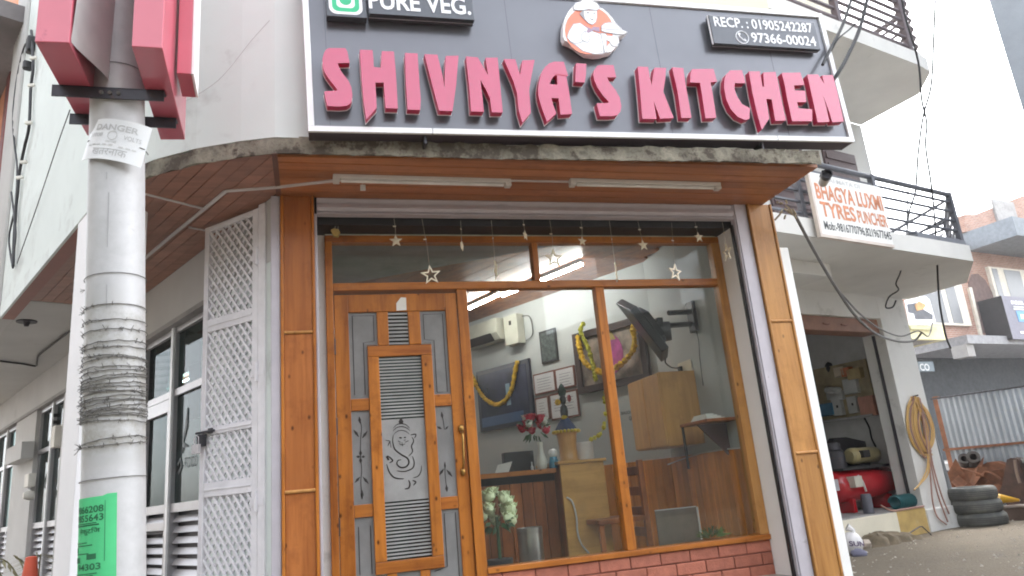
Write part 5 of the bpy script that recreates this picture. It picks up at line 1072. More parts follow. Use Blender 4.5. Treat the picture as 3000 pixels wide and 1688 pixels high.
# ================================================================== TYRE SHOP NEXT DOOR
TS = thing('tyre_shop_building', 'white plastered tyre repair building with two balconies, right of the restaurant', 'building', GM)
def g(x, y, d=0): return on(GM, x, y, d)
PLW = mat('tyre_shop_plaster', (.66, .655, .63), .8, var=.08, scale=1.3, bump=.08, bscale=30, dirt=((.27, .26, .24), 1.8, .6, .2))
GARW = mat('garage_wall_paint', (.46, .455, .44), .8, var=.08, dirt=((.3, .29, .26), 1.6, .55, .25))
GB = .66                                        # ground here
part(TS, 'front_pillar', MB().box(-.6, 0, 0, .31, .3, 3.60), PLW, .006)
part(TS, 'pillar_channel', MB().box(-.612, -.6005, .13, .165, .9, 3.1).tube([(-.62, .15, 3.1), (-.617, .15, 2.2), (-.625, .15, 1.5), (-.62, .15, 1.0)], .012, 6), DARKM)
part(TS, 'front_wall', Bx(-4.2, -.6005, .002, .31, 3.30, 3.60), PLW)
part(TS, 'left_pier', Bx(-4.2, -3.4, .003, .31, .3, 3.2999), PLW)
part(TS, 'shutter_lintel', MB().box(-3.399, -.601, .05, .3, 3.12, 3.298), mat('rusty_brown_shutter', (.26, .13, .085), .6, var=.2), .01)
lr = MB()
for x in (-1.75, -1.4): lr.tube([(x, .03, 3.2), (x + .06, .02, 3.185), (x + .12, .03, 3.2)], .01, 6)
part(TS, 'shutter_handles', lr, mat('handle_brown', (.2, .08, .05), .6), kind='stuff')
part(TS, 'garage_floor', Bx(-4.2, -.601, .01, 4, .7, .96), CONC); part(TS, 'floor_front', MB().box(-4.2, -1.18, -.012, .009, .5, .955), CREAM, .004); part(TS, 'floor_front', MB().box(-1.178, -.602, -.012, .009, .5, .955), mat('yellow_paint_patch', (.52, .36, .13), .8, var=.15, dirt=((.6, .52, .36), 4, .55, .2)), .004); part(TS, 'pillar_plinth', Bx(-.605, .16, -.03, .32, .4, .93), PLW, .01)
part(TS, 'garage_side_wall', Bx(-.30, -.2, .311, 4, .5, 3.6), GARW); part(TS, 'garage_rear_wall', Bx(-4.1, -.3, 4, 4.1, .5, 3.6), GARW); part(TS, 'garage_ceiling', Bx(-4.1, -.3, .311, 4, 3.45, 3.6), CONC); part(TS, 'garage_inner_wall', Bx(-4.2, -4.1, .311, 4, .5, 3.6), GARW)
SL = [(-4.6, -1.42), (-.93, -1.42), (.10, -.80), (.16, .02), (-4.2, .02)]
def poly_slab(name, pts, z0, z1, m): part(TS, name, MB().prism([(p[0], p[1]) for p in pts], z0, z1, ax='xy'), m, .006)
poly_slab('balcony_slab', SL, 3.60, 3.785, PLW)
bh = MB().prism([(-3.5, -.85), (-2.7, -.85), (-2.75, -.02), (-3.5, -.02)], 3.46, 3.5995, ax='xy'); part(TS, 'slab_haunch', bh, PLW)
# lower balcony railing
RM1 = mat('railing_grey_blue', (.12, .125, .145), .5, .3, var=.2)
def railing(pts, z0, z1, n, r, m, posts):
    rl = part(TS, 'balcony_railing', MB().tube([(p[0], p[1], z1) for p in pts], r * 1.7, 8), m)
    for i in range(n): z = z0 + (z1 - z0) * (i + .6) / (n + .4); part(rl, 'rail_bar', MB().tube([(p[0], p[1], z) for p in pts], r, 6), m)
    for p in posts: part(rl, 'post', Bx(p[0] - r * 1.6, p[0] + r * 1.6, p[1] - r * 1.6, p[1] + r * 1.6, z0, z1 + .02), m)
railing([(-4.5, -1.36), (-.97, -1.36), (.02, -.78), (.06, -.02)], 3.787, 4.42, 5, .017, RM1, [(-.97, -1.36), (-2.45, -1.36), (-3.7, -1.36), (.03, -.77)])
part(TS, 'leaning_bars', MB().tube([(-2.3, -1.25, 3.80), (-1.0, -1.3, 4.35)], .02, 6).tube([(-1.9, -1.2, 3.80), (-.9, -1.2, 4.18)], .02, 6).tube([(-1.3, -1.1, 3.80), (-.6, -1.0, 4.1)], .02, 6), RM1, kind='stuff')
part(TS, 'slab_kerb', MB().box(-1.9, -.95, -1.40, -1.30, 3.787, 3.85), mat('kerb_blue_grey', (.17, .18, .205), .7), .006)
# upper storeys
part(TS, 'upper_wall', Bx(-4.2, .03, .02, 4, 3.79, 6.195), PLW); part(TS, 'upper_wall', Bx(-6, .03, .021, 4, 6.40, 9.5), CREAM)
for u0, u1, z0, z1 in ((-2.3, -1.5, 4.0, 5.7), (-1.05, -.35, 4.3, 5.65)): 
    sh2 = part(TS, 'shuttered_window', Bx(u0, u1, -.012, .03, z0, z1), BROWNR, .004)
    for k in range(8): part(sh2, 'shutter_slat', Bx(u0 + .04, u1 - .04, -.024, -.0125, z0 + .06 + k * (z1 - z0) / 8.3, z0 + .16 + k * (z1 - z0) / 8.3), BROWNR, .003)
poly_slab('balcony_slab', [(-6.5, -1.32), (-.74, -1.32), (-.43, -1.28), (-.02, -.88), (.03, .02), (-6.5, .02)], 6.20, 6.395, PLW)
railing([(-6.4, -1.27), (-.78, -1.27), (-.46, -1.22), (-.08, -.86), (-.03, -.02)], 6.40, 7.35, 7, .022, mat('railing_brown_grey', (.15, .125, .135), .5, .2, var=.25), [(-.78, -1.27), (-2.2, -1.27), (-3.6, -1.27)])
part(TS, 'brick_infill', MB().box(-6, -1.6, -.01, .02, 6.5, 8.2), mat('dull_brick_wall', (.3, .17, .14), .9, var=.25, scale=5))
# board
BM = GM @ Matrix.Translation((0, -1.40, 0))
qs = [on(GM, *q, -1.43) for q in ((2383, 584), (2401, 690), (2612, 712), (2572, 548))]
bl, bb_, br__, bt = qs
bd = thing('tyre_shop_board', 'white hand painted tyre shop board fixed to the lower balcony railing', 'sign board', GM, (-3.5, -1.45, 3.65))
u0, u1 = on(GM, 2392, 640, -1.46)[0], on(GM, 2590, 630, -1.46)[0]; zb0 = on(GM, 2500, 703, -1.46)[1]; zb1 = on(GM, 2480, 531, -1.46)[1]
part(bd, 'board', Bx(u0, u1, -1.485, -1.46, zb0, zb1), mat('board_white', (.76, .76, .74), .6, var=.04, dirt=((.55, .5, .45), 4, .66, .2)), .003); BFC = mat('board_frame_cream', (.62, .55, .5), .6); part(bd, 'board_frame', Bx(u0 - .03, u0 - .002, -1.49, -1.45, zb0, zb1), BFC); part(bd, 'board_frame', Bx(u0 - .03, u1, -1.49, -1.45, zb0 - .03, zb0 - .002), BFC)
H_ = zb1 - zb0; Wd_ = u1 - u0
def bt_(s, a, b, c, d, m, bold=.02): part(bd, 'lettering', MB().text(s, u0 + Wd_ * a, u0 + Wd_ * b, zb0 + H_ * c, zb0 + H_ * d, -1.487, -1.487, bold), m)
bt_('JAI MATA DI', .22, .68, .86, .955, INKG, .01); bt_('BHAGYA LUXMI', .03, .97, .565, .83, INKO, .03); bt_('TYRES', .05, .52, .285, .535, INKO, .03); bt_('PUNCHER', .55, .98, .285, .50, INKO, .025); bt_('Mob:-9816770796,8219677645', .05, .99, .06, .22, INKK, .014)
# electrical boxes on the inside wall
def gi(x, y): return onx(GM, x, y, -.305)
def zq(x, y): return 2420 + x / 4.14, 1000 + y / 4.14
bk = thing('meter_board', 'yellowish meter back board with wiring on the garage side wall', 'board', GM, (-.31, .9, 2.0)); a = gi(*zq(70, 300)); b = gi(*zq(640, 900)); part(bk, 'board', Bx(-.325, -.301, b[0], a[0] + .3, b[1] + .03, a[1]), mat('meter_board_yellow', (.32, .26, .15), .7, var=.3, scale=5)); part(bk, 'shelf_lip', Bx(-.45, -.3255, b[0], a[0] + .3, b[1] - .0, b[1] + .028), CONC)
for q0, q1, lab in (((105, 705), (255, 890), 'grey meter box on the garage shelf, left of its twin'), ((290, 680), (440, 860), 'grey meter box on the garage shelf, nearer the pillar'), ((240, 470), (440, 620), 'wider grey box above the two meter boxes')):
    a, b = gi(*zq(*q0)), gi(*zq(*q1)); d0, d1 = min(a[0], b[0]), max(a[0], b[0]); z0, z1 = min(a[1], b[1]), max(a[1], b[1])
    t = thing('meter_box', lab, 'electrical box', GM, (-.4, d0, z0), 'meter boxes in the tyre shop'); part(t, 'case', Bx(-.40, -.326, d0, d1, z0, z1), mat('meter_grey', (.42, .43, .41), .5) if 'meter_grey' not in bpy.data.materials else bpy.data.materials['meter_grey'], .006)
    if q0[0] != 240: part(t, 'meter_window', Bx(-.405, -.4005, d0 + (d1 - d0) * .3, d0 + (d1 - d0) * .5, z0 + (z1 - z0) * .45, z0 + (z1 - z0) * .6), BLACK)
single('garage_wall_cable', 'dark cable hanging from the meter shelf down the garage wall', 'cable', MB().tube(smooth_pts([(-.315, *gi(*zq(x, y))) for x, y in ((470, 930), (530, 1050), (560, 1180), (610, 1280))]), .012, 5), CABLE, GM, (-.315, .8, 1.8))
fn_ = [gi(*zq(x, y)) for x, y in ((60, 200), (120, 380))]; fq = g(*zq(90, 330), 1.1); t = thing('pedestal_fan', 'dark round wall fan in the shade of the garage', 'fan', GM, (fq[0], 1.1, fq[1])); part(t, 'guard', MB().lathe([(.0, -.05), (.12, -.05), (.14, 0), (.12, .06), (0, .09)], (fq[0], 1.1, fq[1]), 18, Matrix.Rotation(rad(90), 4, 'X')), BLACK); part(t, 'hub', MB().ball((fq[0] + .03, 1.04, fq[1] - .02), .02), PAPER)
# compressor
CDp = .62
def gc(x, y, d=CDp): return on(GM, *cr('C4', x, y), d)
ez = gc(800, 700); tb = gc(800, 870)[1]; tt = gc(800, 620)[1]; R_ = (tt - tb) / 2 * .98; cz = (tt + tb) / 2; ue = gc(905, 740)[0]
cp = thing('air_compressor', 'red air compressor with olive motor standing in the tyre shop doorway', 'compressor', GM, (ue - .8, CDp, .96)); RED = mat('compressor_red', (.38, .012, .018), .25, var=.12, coat=.5, dirt=((.1, .03, .03), 7, .64, .15))
Mx = Matrix.Rotation(rad(90), 4, 'Y'); prf = [(0, -1.25)] + [(R_ * math.sin(rad(t)), -1.25 + R_ * .45 * (1 - math.cos(rad(t)))) for t in (20, 45, 70, 90)] + [(R_ * math.sin(rad(t)), -R_ * .45 * (1 - math.cos(rad(t)))) for t in (90, 70, 45, 20)] + [(0, 0)]
part(cp, 'tank', MB().lathe(prf, (ue, CDp, cz), 28, Mx), RED)
for du in (-.25, -1.0):
    part(cp, 'foot', Bx(ue + du - .03, ue + du + .03, CDp - .16, CDp + .16, .962, cz - R_ * .75), RED, .004)
mq0, mq1 = gc(600, 545), gc(800, 530); mr_ = (gc(690, 480)[1] - gc(690, 600)[1]) / 2; OLV = mat('motor_olive', (.33, .28, .14), .45, var=.15)
mz = gc(690, 540)[1]; part(cp, 'platform', Bx(ue - 1.15, ue - .2, CDp - .2, CDp + .2, cz + R_ * .97, cz + R_ * .97 + .03), BLACK)
mo_ = part(cp, 'motor', MB().lathe([(0, 0), (mr_ * .7, 0), (mr_, .03), (mr_, (mq1[0] - mq0[0]) - .03), (mr_ * .8, mq1[0] - mq0[0]), (0, mq1[0] - mq0[0])], (mq0[0], CDp - .02, mz), 20, Mx), OLV); part(mo_, 'cooling_fins', MB().lathe([(mr_ * 1.03, .06), (mr_ * 1.06, .075), (mr_ * 1.03, .09)], (mq0[0], CDp - .02, mz), 20, Mx).lathe([(mr_ * 1.03, .12), (mr_ * 1.06, .135), (mr_ * 1.03, .15)], (mq0[0], CDp - .02, mz), 20, Mx), OLV, kind='stuff'); part(mo_, 'terminal_box', Bx(mq0[0] + .1, mq0[0] + .24, CDp - .16, CDp - .1, mz - .03, mz + .06), BLACK, .004)
gq_ = [gc(x, y, CDp + .22) for x, y in ((440, 620), (430, 480), (470, 410), (560, 405), (720, 440), (880, 500), (915, 580), (880, 650))]; part(cp, 'belt_guard', MB().prism([(a, b) for a, b in gq_][::-1], CDp + .16, CDp + .24), BLACK, .01); part(cp, 'cylinder_head', MB().lathe([(.13, 0), (.13, .22), (.1, .25), (.1, .33), (0, .34)], (gc(500, 560)[0], CDp, cz + R_), 16), DARKM)
a, b = gc(615, 700, CDp - R_ - .02), gc(690, 775, CDp - R_ - .02); part(cp, 'control_box', Bx(a[0], b[0], CDp - R_ - .08, CDp - R_ * .85, b[1], a[1]), mat('box_pale', (.5, .48, .4), .5), .005); part(cp, 'pressure_pipe', MB().tube(smooth_pts([(*(lambda p: (p[0], CDp - R_ - .03, p[1]))(gc(x, y, CDp - R_ - .03)),) for x, y in ((680, 690), (715, 740), (740, 810))]), .012, 6), TUBE); a, b = gc(755, 850, .15), gc(800, 960, .15); single('black_canister', 'small dark canister standing before the red compressor', 'canister', MB().lathe([(.06, 0), (.06, .2), (.05, .22), (0, .22)], ((a[0] + b[0]) / 2, .2, .962), 14), mat('canister_dark', (.09, .09, .11), .5), GM, ((a[0] + b[0]) / 2, .2, .962)); a = gc(520, 760, CDp - R_ - .03); part(cp, 'label_plate', Bx(a[0] - .06, a[0] + .06, CDp - R_ - .012, CDp - R_ + .02, a[1] - .07, a[1] + .06), mat('plate_grey', (.4, .38, .4), .5))
# teal coil hose and orange hose
hq0, hq1 = gc(965, 900, .12), gc(1165, 890, .12); TEAL = mat('teal_hose', (.02, .11, .12), .4); hx = MB(); hp_ = []
for i in range(17 * 12): t = i / (17 * 12); an = i * 6.283 / 12; hp_.append((hq0[0] + (hq1[0] - hq0[0]) * t, .14 + .075 * math.cos(an), 1.045 + .075 * math.sin(an)))
single('teal_coil_hose', 'dark teal coiled air hose lying on the garage step', 'hose', hx.tube(hp_, .011, 5), TEAL, GM, (hq0[0], .14, .965))
ORH = mat('orange_hose', (.58, .36, .12), .5, var=.2, scale=3); BRH = mat('brown_pink_hose', (.36, .20, .16), .5, var=.2, scale=3)
hz_ = thing('hanging_air_hose', 'orange and brown air hose hung in long loops on the white pillar', 'hose', GM, (-.3, -.03, 2.4)); random.seed(21)
def hp2(x, y): a = on(GM, *cr('C4', x, y), -.03); return a
for i in range(11):
    top = hp2(1100 + random.uniform(-18, 22), 95 + random.uniform(0, 12)); lx = 1055 + i * 9 + random.uniform(-6, 6); rx = 1255 - i * 8 + random.uniform(-6, 6); bot = (1205 + random.uniform(-25, 25), 560 - random.uniform(0, 60)); dd = -.02 - .006 * (i % 5)
    pts = [top] + [hp2(lx, y) for y in (180, 330)] + [hp2(lx + 50, 470)] + [hp2(*bot)] + [hp2(rx - 5, 450), hp2(rx, 330), hp2(rx - 55, 190), top]
    part(hz_, 'hose_loop', MB().tube(smooth_pts([(p[0], dd, p[1]) for p in pts], 6), .0095, 6), ORH if i % 3 != 2 else BRH)
for i, q in enumerate((((1120, 100), (1160, 300), (1195, 560), (1210, 700), (1225, 880), (1260, 1000), (1330, 1060)), ((1130, 110), (1190, 400), (1230, 620), (1290, 830), (1350, 980)), ((1125, 110), (1180, 420), (1220, 640), (1270, 850), (1340, 1040)), ((1115, 100), (1180, 380), (1190, 600), (1160, 700), (1110, 780)), ((1120, 120), (1185, 400), (1200, 600), (1180, 700), (1085, 800)))):
    part(hz_, 'hose_tail', MB().tube(smooth_pts([(*(lambda p: (p[0], -.055, max(p[1], GB + .02)))(hp2(*p)),) for p in q], 6), .0095, 6), BRH if i < 3 else ORH)
part(hz_, 'peg', MB().tube([(hp2(1105, 95)[0], .0, hp2(1105, 95)[1]), (hp2(1105, 95)[0], -.08, hp2(1105, 95)[1] + .01)], .01, 6), DARKM)
single('step_hose', 'thin brown hose trailing over the edge of the garage step', 'hose', MB().tube(smooth_pts([(*(lambda p: (p[0], -.02, max(.972, p[1])))(on(GM, *cr('C4', x, y), -.02)),) for x, y in ((850, 915), (930, 955), (1010, 965), (1100, 945), (1180, 940))], 6), .011, 6), BRH, GM, (-1.2, -.02, .97))
# pipe beside the pillar
p_, q_ = g(2715, 1100, -.02), g(2790, 1420, -.02); single('drain_pipe', 'dark grey drain pipe leaning against the corner of the white pillar', 'pipe', MB().tube([(.06, .12, 3.3), (.055, .1, 2.4), (.05, -.02, GB)], .035, 10), mat('pipe_grey', (.18, .19, .2), .5, var=.2), GM, (.05, 0, GB))
# tyres
TY = mat('old_tyre_rubber', (.085, .09, .085), .85, var=.2, scale=5, bump=.3, bscale=60, dirt=((.19, .185, .165), 4, .42, .3))
tx = (dist(2803, 1540, 9.04) + dist(2946, 1552, 9.04)) / 2; tyr = .305
def tyre(z, lab, ox, oy, rs, first=[None]):
    M = Matrix.Translation((tx.x + ox, tx.y + oy, z))
    t = thing('old_tyre', lab, 'tyre', M, (0, 0, 0), 'old tyres stacked by the pillar'); h = .152
    prof = [(rs * .62, .02), (rs * .66, .0), (rs * .9, .0), (rs * .97, .02), (rs, .05), (rs, h - .05), (rs * .97, h - .02), (rs * .9, h), (rs * .66, h), (rs * .62, h - .02), (rs * .6, h / 2), (rs * .62, .02)]
    part(t, 'casing', MB().lathe(prof, n=40), TY); gr = MB()
    for zz in (.055, .076, .098): gr.lathe([(rs * 1.001, zz - .003), (rs * 1.003, zz), (rs * 1.001, zz + .003)], n=40)
    part(t, 'tread_groove', gr, BLACK, kind='stuff')
zt0 = gz(tx.x, tx.y) - .005
tyre(zt0, 'bottom old tyre of the stack of three beside the pillar', .01, 0, tyr); tyre(zt0 + .154, 'middle old tyre of the stack of three beside the pillar', -.01, .01, tyr); tyre(zt0 + .308, 'top old tyre of the stack of three, under the yellow cone', -.03, .0, tyr * .97)
# sacks and stone
sq = dist(2450, 1500, 6.6)
def groundpt(x, y):
    p = onz(WM, x, y, .67); return p[0], p[1], gz(*p)
sx0 = groundpt(2503, 1622); mb = MB().ball((0, 0, .10), .115, (.95, .8, .95), 16, .05).tube([(0.02, 0, .19), (.03, -.01, .225), (-.02, 0, .26)], [.04, .022, .04], 8)
wsk = thing('white_sack', 'tied white plastic sack with dark lettering on the ground by the pilaster', 'sack', Matrix.Translation(sx0)); part(wsk, 'bag', mb, mat('sack_white', (.74, .72, .72), .5, var=.06, bump=.4, bscale=18)); part(wsk, 'lettering', MB().text('SUN', -.075, .075, .075, .125, 0, 0, .02, lambda p: (p[0] + .01, -.1 + p[0] * p[0] * 4, p[2] + p[0] * -.1)), mat('sack_ink', (.1, .06, .14), .6))
s2 = groundpt(2497, 1625); single('blue_grey_bundle', 'blue grey bundle lying in front of the white sack', 'bundle', MB().ball((0, 0, .04), .08, (1.0, .8, .62), 12, .1), mat('bundle_blue', (.14, .14, .2), .8, var=.2, bump=.4), Matrix.Translation((s2[0] + .0, s2[1] - .16, gz(s2[0], s2[1]) - .02)))
s3 = groundpt(2535, 1608); single('pale_stone', 'pale broken stone beside the white sack', 'stone', MB().ball((0, 0, .04), .07, (1.2, .9, .75), 8, .2), mat('pale_rock', (.42, .36, .3), .9, var=.15), Matrix.Translation(s3))
s4 = groundpt(2600, 1590); BUR = mat('burlap', (.13, .102, .066), .95, var=.3, scale=12, bump=.7, bscale=90)
mb = MB(); n, m_ = 22, 10; vs = []; random.seed(4)
for i in range(n + 1):
    for j in range(m_ + 1):
        x = -.42 + .95 * i / n; y = -.16 + .34 * j / m_; e = min(1, 4 * (j / m_) * (1 - j / m_)) * min(1, 6 * (i / n) * (1 - i / n)); hgt = .13 * e ** .5 * (1 - .65 * max(0, (i / n - .35) / .65)); vs.append((x + .03 * math.sin(j * 2), y + .02 * math.sin(i * 1.3), hgt + random.uniform(-.012, .012) * (e > 0)))
mb.add(vs, [(i * (m_ + 1) + j, (i + 1) * (m_ + 1) + j, (i + 1) * (m_ + 1) + j + 1, i * (m_ + 1) + j + 1) for i in range(n) for j in range(m_)], True)
single('burlap_sack', 'flattened brown burlap sack lying on the dirt before the step', 'sack', mb, BUR, frame((s4[0], s4[1], s4[2] - .005), (math.cos(A_G), math.sin(A_G))))
s5 = groundpt(2700, 1570); single('bent_rod', 'thin bent dark rod sticking out of the burlap sack', 'rod', MB().tube([(-.25, -.1, .02), (0, 0, .1), (.03, .0, .1), (.1, -.03, .0)], .007, 5), DARKM, Matrix.Translation(s5))
# fence of corrugated sheets
FZ = 2.36
fa = onz(WM, 2750, 1164, FZ); fb_ = onz(WM, 3000, 1129, FZ); fdir = Vector((fb_[0] - fa[0], fb_[1] - fa[1])).normalized(); FFM = frame((fa[0], fa[1], 0), (fdir.x, fdir.y))
fn = thing('corrugated_fence', 'grey corrugated sheet fence on rusty posts behind the tyre stack', 'fence', FFM); ZN = mat('zinc_sheet', (.40, .43, .46), .45, .35, var=.12, scale=2, dirt=((.45, .40, .25), 1.3, .58, .15), rnd=.1); RUST = mat('rust', (.20, .085, .045), .9, var=.4, scale=9, bump=.5, bscale=40)
def corr(x0, x1, z0, z1):
    n = int((x1 - x0) / .0125); vs = []
    for i in range(n + 1): x = x0 + (x1 - x0) * i / n; y = .014 * math.sin(x / .076 * 6.283); vs += [(x, y, z0), (x, y, z1)]
    mb = MB().add(vs, [(2 * i, 2 * i + 2, 2 * i + 3, 2 * i + 1) for i in range(n)], True); return mb
for x0, x1 in ((-.02, .75), (.74, 1.5), (1.49, 3.0)): part(fn, 'corrugated_sheet', corr(x0, x1, .5, FZ - .01 * x0), ZN)
for x in (-.06, 1.5): part(fn, 'fence_post', Bx(x - .04, x + .04, .03, .11, .4, FZ + .02), RUST, .004)
zr_ = on(FFM, 2850, 1310, -.02)[1]
for z in (FZ - .02, zr_): part(fn, 'fence_rail', Bx(-.1, 3, -.045, -.018, z - (.02 if z < 2 else .006), z + .015), RUST if z < 2 else DARKM)
# scrap by the fence
def fp(x, y, d): return on(FFM, x, y, d)
sc1 = thing('rusty_scrap_heap', 'heap of rusty sheet scrap piled against the corrugated fence', 'scrap', FFM, (.3, -.5, .67)); random.seed(8)
def zs(x, y): return 2700 + x / 4.83, 1300 + y / 4.83
hp3 = [fp(*zs(x, y), -.45) for x, y in ((450, 700), (460, 420), (560, 350), (720, 350), (880, 270), (1000, 260), (1150, 310), (1150, 700))]
def crag(poly, y0, y1, jit=.03, n=9):
    mb = MB(); x0, x1 = min(p[0] for p in poly), max(p[0] for p in poly)
    mb.prism(poly if sum(poly[i][0] * poly[(i + 1) % len(poly)][1] - poly[(i + 1) % len(poly)][0] * poly[i][1] for i in range(len(poly))) > 0 else poly[::-1], y0, y1); return mb
part(sc1, 'scrap_mass', crag(hp3, -.3, -.06), RUST, .02)
for i in range(26):
    a = random.choice(hp3[1:7]); b = (random.uniform(hp3[0][0], hp3[-1][0]), random.uniform(.7, hp3[4][1] - .1)); s_ = random.uniform(.05, .13); c = Vector((b[0], random.uniform(-.5, -.3), b[1])); e1, e2 = Vector((random.uniform(-1, 1), random.uniform(-.4, .4), random.uniform(-1, 1))).normalized() * s_, Vector((random.uniform(-1, 1), random.uniform(-.6, .3), random.uniform(-1, 1))).normalized() * s_ * 1.4; nn_ = e1.cross(e2).normalized() * .008
    part(sc1, 'scrap_piece', MB().add([tuple(c + q + k) for k in (nn_ * 0, nn_) for q in (-e1 - e2, e1 - e2, e1 + e2, e2 - e1)], [(3, 2, 1, 0), (4, 5, 6, 7), (0, 1, 5, 4), (1, 2, 6, 5), (2, 3, 7, 6), (3, 0, 4, 7)]), RUST)
for x, y, r in ((585, 265, .075), (715, 240, .085)):
    q = fp(*zs(x, y), -.3); t = MB().lathe([(r * .55, -.16), (r, -.16), (r, .16), (r * .55, .16), (r * .55, -.16)], (q[0], -.25, q[1]), 16, Matrix.Rotation(rad(70), 4, 'X') @ Matrix.Rotation(rad(20), 4, 'Y')); part(sc1, 'rolled_pipe', t, mat('dark_pipe_scrap', (.07, .06, .055), .8) if 'dark_pipe_scrap' not in bpy.data.materials else bpy.data.materials['dark_pipe_scrap'])
for q in (((560, 350), (700, 390), (850, 440), (870, 420)), ((870, 460), (900, 400), (1000, 420), (1120, 500))): part(sc1, 'bent_bar', MB().tube(smooth_pts([(*(lambda p: (p[0], -.5, p[1]))(fp(*zs(*p), -.5)),) for p in q]), .014, 6), RUST)
hp4 = [fp(*zs(x, y), -.7) for x, y in ((1060, 700), (1110, 600), (1180, 230), (1240, 205), (1340, 215), (1420, 420), (1470, 900), (1200, 900))]; sc2 = thing('rusty_drum_section', 'dark rusty cut drum standing against the fence at the frame edge', 'scrap', FFM, (1.2, -.6, .67)); part(sc2, 'drum_wall', crag(hp4, -.62, -.35), mat('dark_rust', (.085, .05, .038), .85, var=.4, scale=7, bump=.4), .03); a = fp(*zs(1340, 400), -.72); part(sc2, 'drum_rim', MB().tube(smooth_pts([(*(lambda p: (p[0], -.66, p[1]))(fp(*zs(x, y), -.66)),) for x, y in ((1320, 230), (1345, 400), (1390, 560))]), .02, 6), mat('pale_rust', (.25, .18, .14), .8))
part(sc2, 'top_plate', Bx(fp(*zs(1340, 240), -.6)[0], 3.0, -.5, -.1, fp(*zs(1400, 280), -.6)[1], fp(*zs(1400, 215), -.6)[1]), CONC, .01)
bt1 = thing('rusty_trough', 'brown metal trough on the ground right of the tyre stack', 'trough', FFM, (1.0, -1.0, .67)); a = fp(*zs(1140, 900), -1.0); b = fp(*zs(1449, 1220), -1.0); part(bt1, 'trough_side', Bx(a[0], 3.2, -1.0, -.5, .6, a[1]), mat('brown_rust_sheet', (.15, .10, .075), .8, var=.25), .02); part(bt1, 'trough_rim', MB().tube([(a[0], -1.01, a[1]), (fp(*zs(1400, 915), -1.01)[0], -1.01, a[1] + .01), (3.2, -1.01, a[1] - .2)], .02, 6), mat('pale_rim', (.36, .3, .26), .7))
ya, yb = dist(*zs(1075, 775), 9.25), dist(*zs(1375, 800), 9.25); ax = (yb - ya).normalized(); L_ = (yb - ya).length; Mq = Vector((0, 0, 1)).rotation_difference(ax).to_matrix().to_4x4()
yc = thing('yellow_cone', 'yellow plastic cone lying on its side on the tyre stack', 'cone', Matrix.Translation(ya) @ Mq); part(yc, 'cone_body', MB().lathe([(.055, 0), (.06, .02), (.018, L_), (0, L_)], n=16), mat('yellow_plastic', (.66, .36, .015), .45)); part(yc, 'cone_tip', MB().lathe([(.0195, L_ - .03), (.012, L_ + .01), (0, L_ + .012)], n=10), PAPER)

# ================================================================== BRICK BUILDING FAR BEHIND
o_ = dist(2800, 1010, 28.0); AB = rad(29); BR = frame((o_.x, o_.y, 0), (math.cos(AB), math.sin(AB)))
def zA(x, y): return 2600 + x / 4.83, 560 + y / 4.83
def zB(x, y): return 2600 + x / 4.83, 840 + y / 4.83
def bq(f, x, y, d=0): return on(BR, *f(x, y), d)
bb3 = thing('brick_building', 'unfinished brick building with a dark open ground floor, far up the street', 'building', BR)
zs0 = bq(zB, 1300, 855)[1]; zs1 = bq(zB, 1300, 740)[1]; x_l = bq(zB, 940, 900)[0]
zu0 = bq(zA, 1600, 1060)[1]; zu1 = bq(zA, 1600, 640)[1]
part(bb3, 'ground_slab', Bx(x_l, 30, -.6, 8, zs0, zs1), mat('grey_slab', (.27, .27, .28), .9, var=.2)); part(bb3, 'slab_column', Bx(x_l, x_l + .45, -.5, .1, bq(zB, 960, 1020)[1], zs0 - .002), CONC); part(bb3, 'ground_floor_void', Bx(x_l - 6, 30, 2.2, 2.4, -2, zs0), mat('void_shade_colour', (.035, .04, .045), .8, var=.4)); part(bb3, 'ground_floor_floor', Bx(x_l - 6, 30, -3, 2.19, 1.0, 1.2), CONC)  # near-black sheet puts the shade of the open ground floor into colour
part(bb3, 'brick_wall', Bx(-9, 30, .2, .5, zs1, zu0 + 1), FARBRICK)
part(bb3, 'upper_slab', MB().box(bq(zA, 1220, 900)[0], 30, -1.8, 8, zu0 + .6, zu1), mat('blue_grey_slab', (.21, .235, .26), .9, var=.15)); part(bb3, 'parapet', MB().prism([(bq(zA, 1180, 500)[0], zu1), (30, zu1), (30, bq(zA, 1930, 50)[1] + 3), (bq(zA, 1930, 60)[0], bq(zA, 1930, 60)[1]), (bq(zA, 1250, 330)[0], bq(zA, 1250, 330)[1]), (bq(zA, 1090, 330)[0], bq(zA, 1090, 330)[1]), (bq(zA, 1090, 500)[0], zu1)], .0, .4), FARBRICK); a = bq(zA, 1580, 580); b = bq(zA, 1750, 170); part(bb3, 'concrete_column', Bx(a[0], b[0], -.1, -.001, zu1, b[1]), CONC)
cl = mat('cream_window_frame', (.62, .58, .5), .7)
def fwin(name, f, x0, y0, x1, y1, parts_):
    a = bq(f, x0, y1); b = bq(f, x1, y0); w = part(bb3, name, Bx(a[0], b[0], .05, .199, a[1], b[1]), cl)
    for p0, p1 in parts_: part(w, 'window_pane', Bx(a[0] + (b[0] - a[0]) * p0, a[0] + (b[0] - a[0]) * p1, .04, .0495, a[1] + .08, b[1] - .08), mat('far_pane', (.07, .075, .085), .3) if 'far_pane' not in bpy.data.materials else bpy.data.materials['far_pane'])
fwin('window', zB, 560, -120, 1040, 525, ((.04, .5), (.6, .82))); fwin('window', zA, 1620, 1130, 2100, 1700, ((.05, .16), (.3, .65), (.75, .95)))
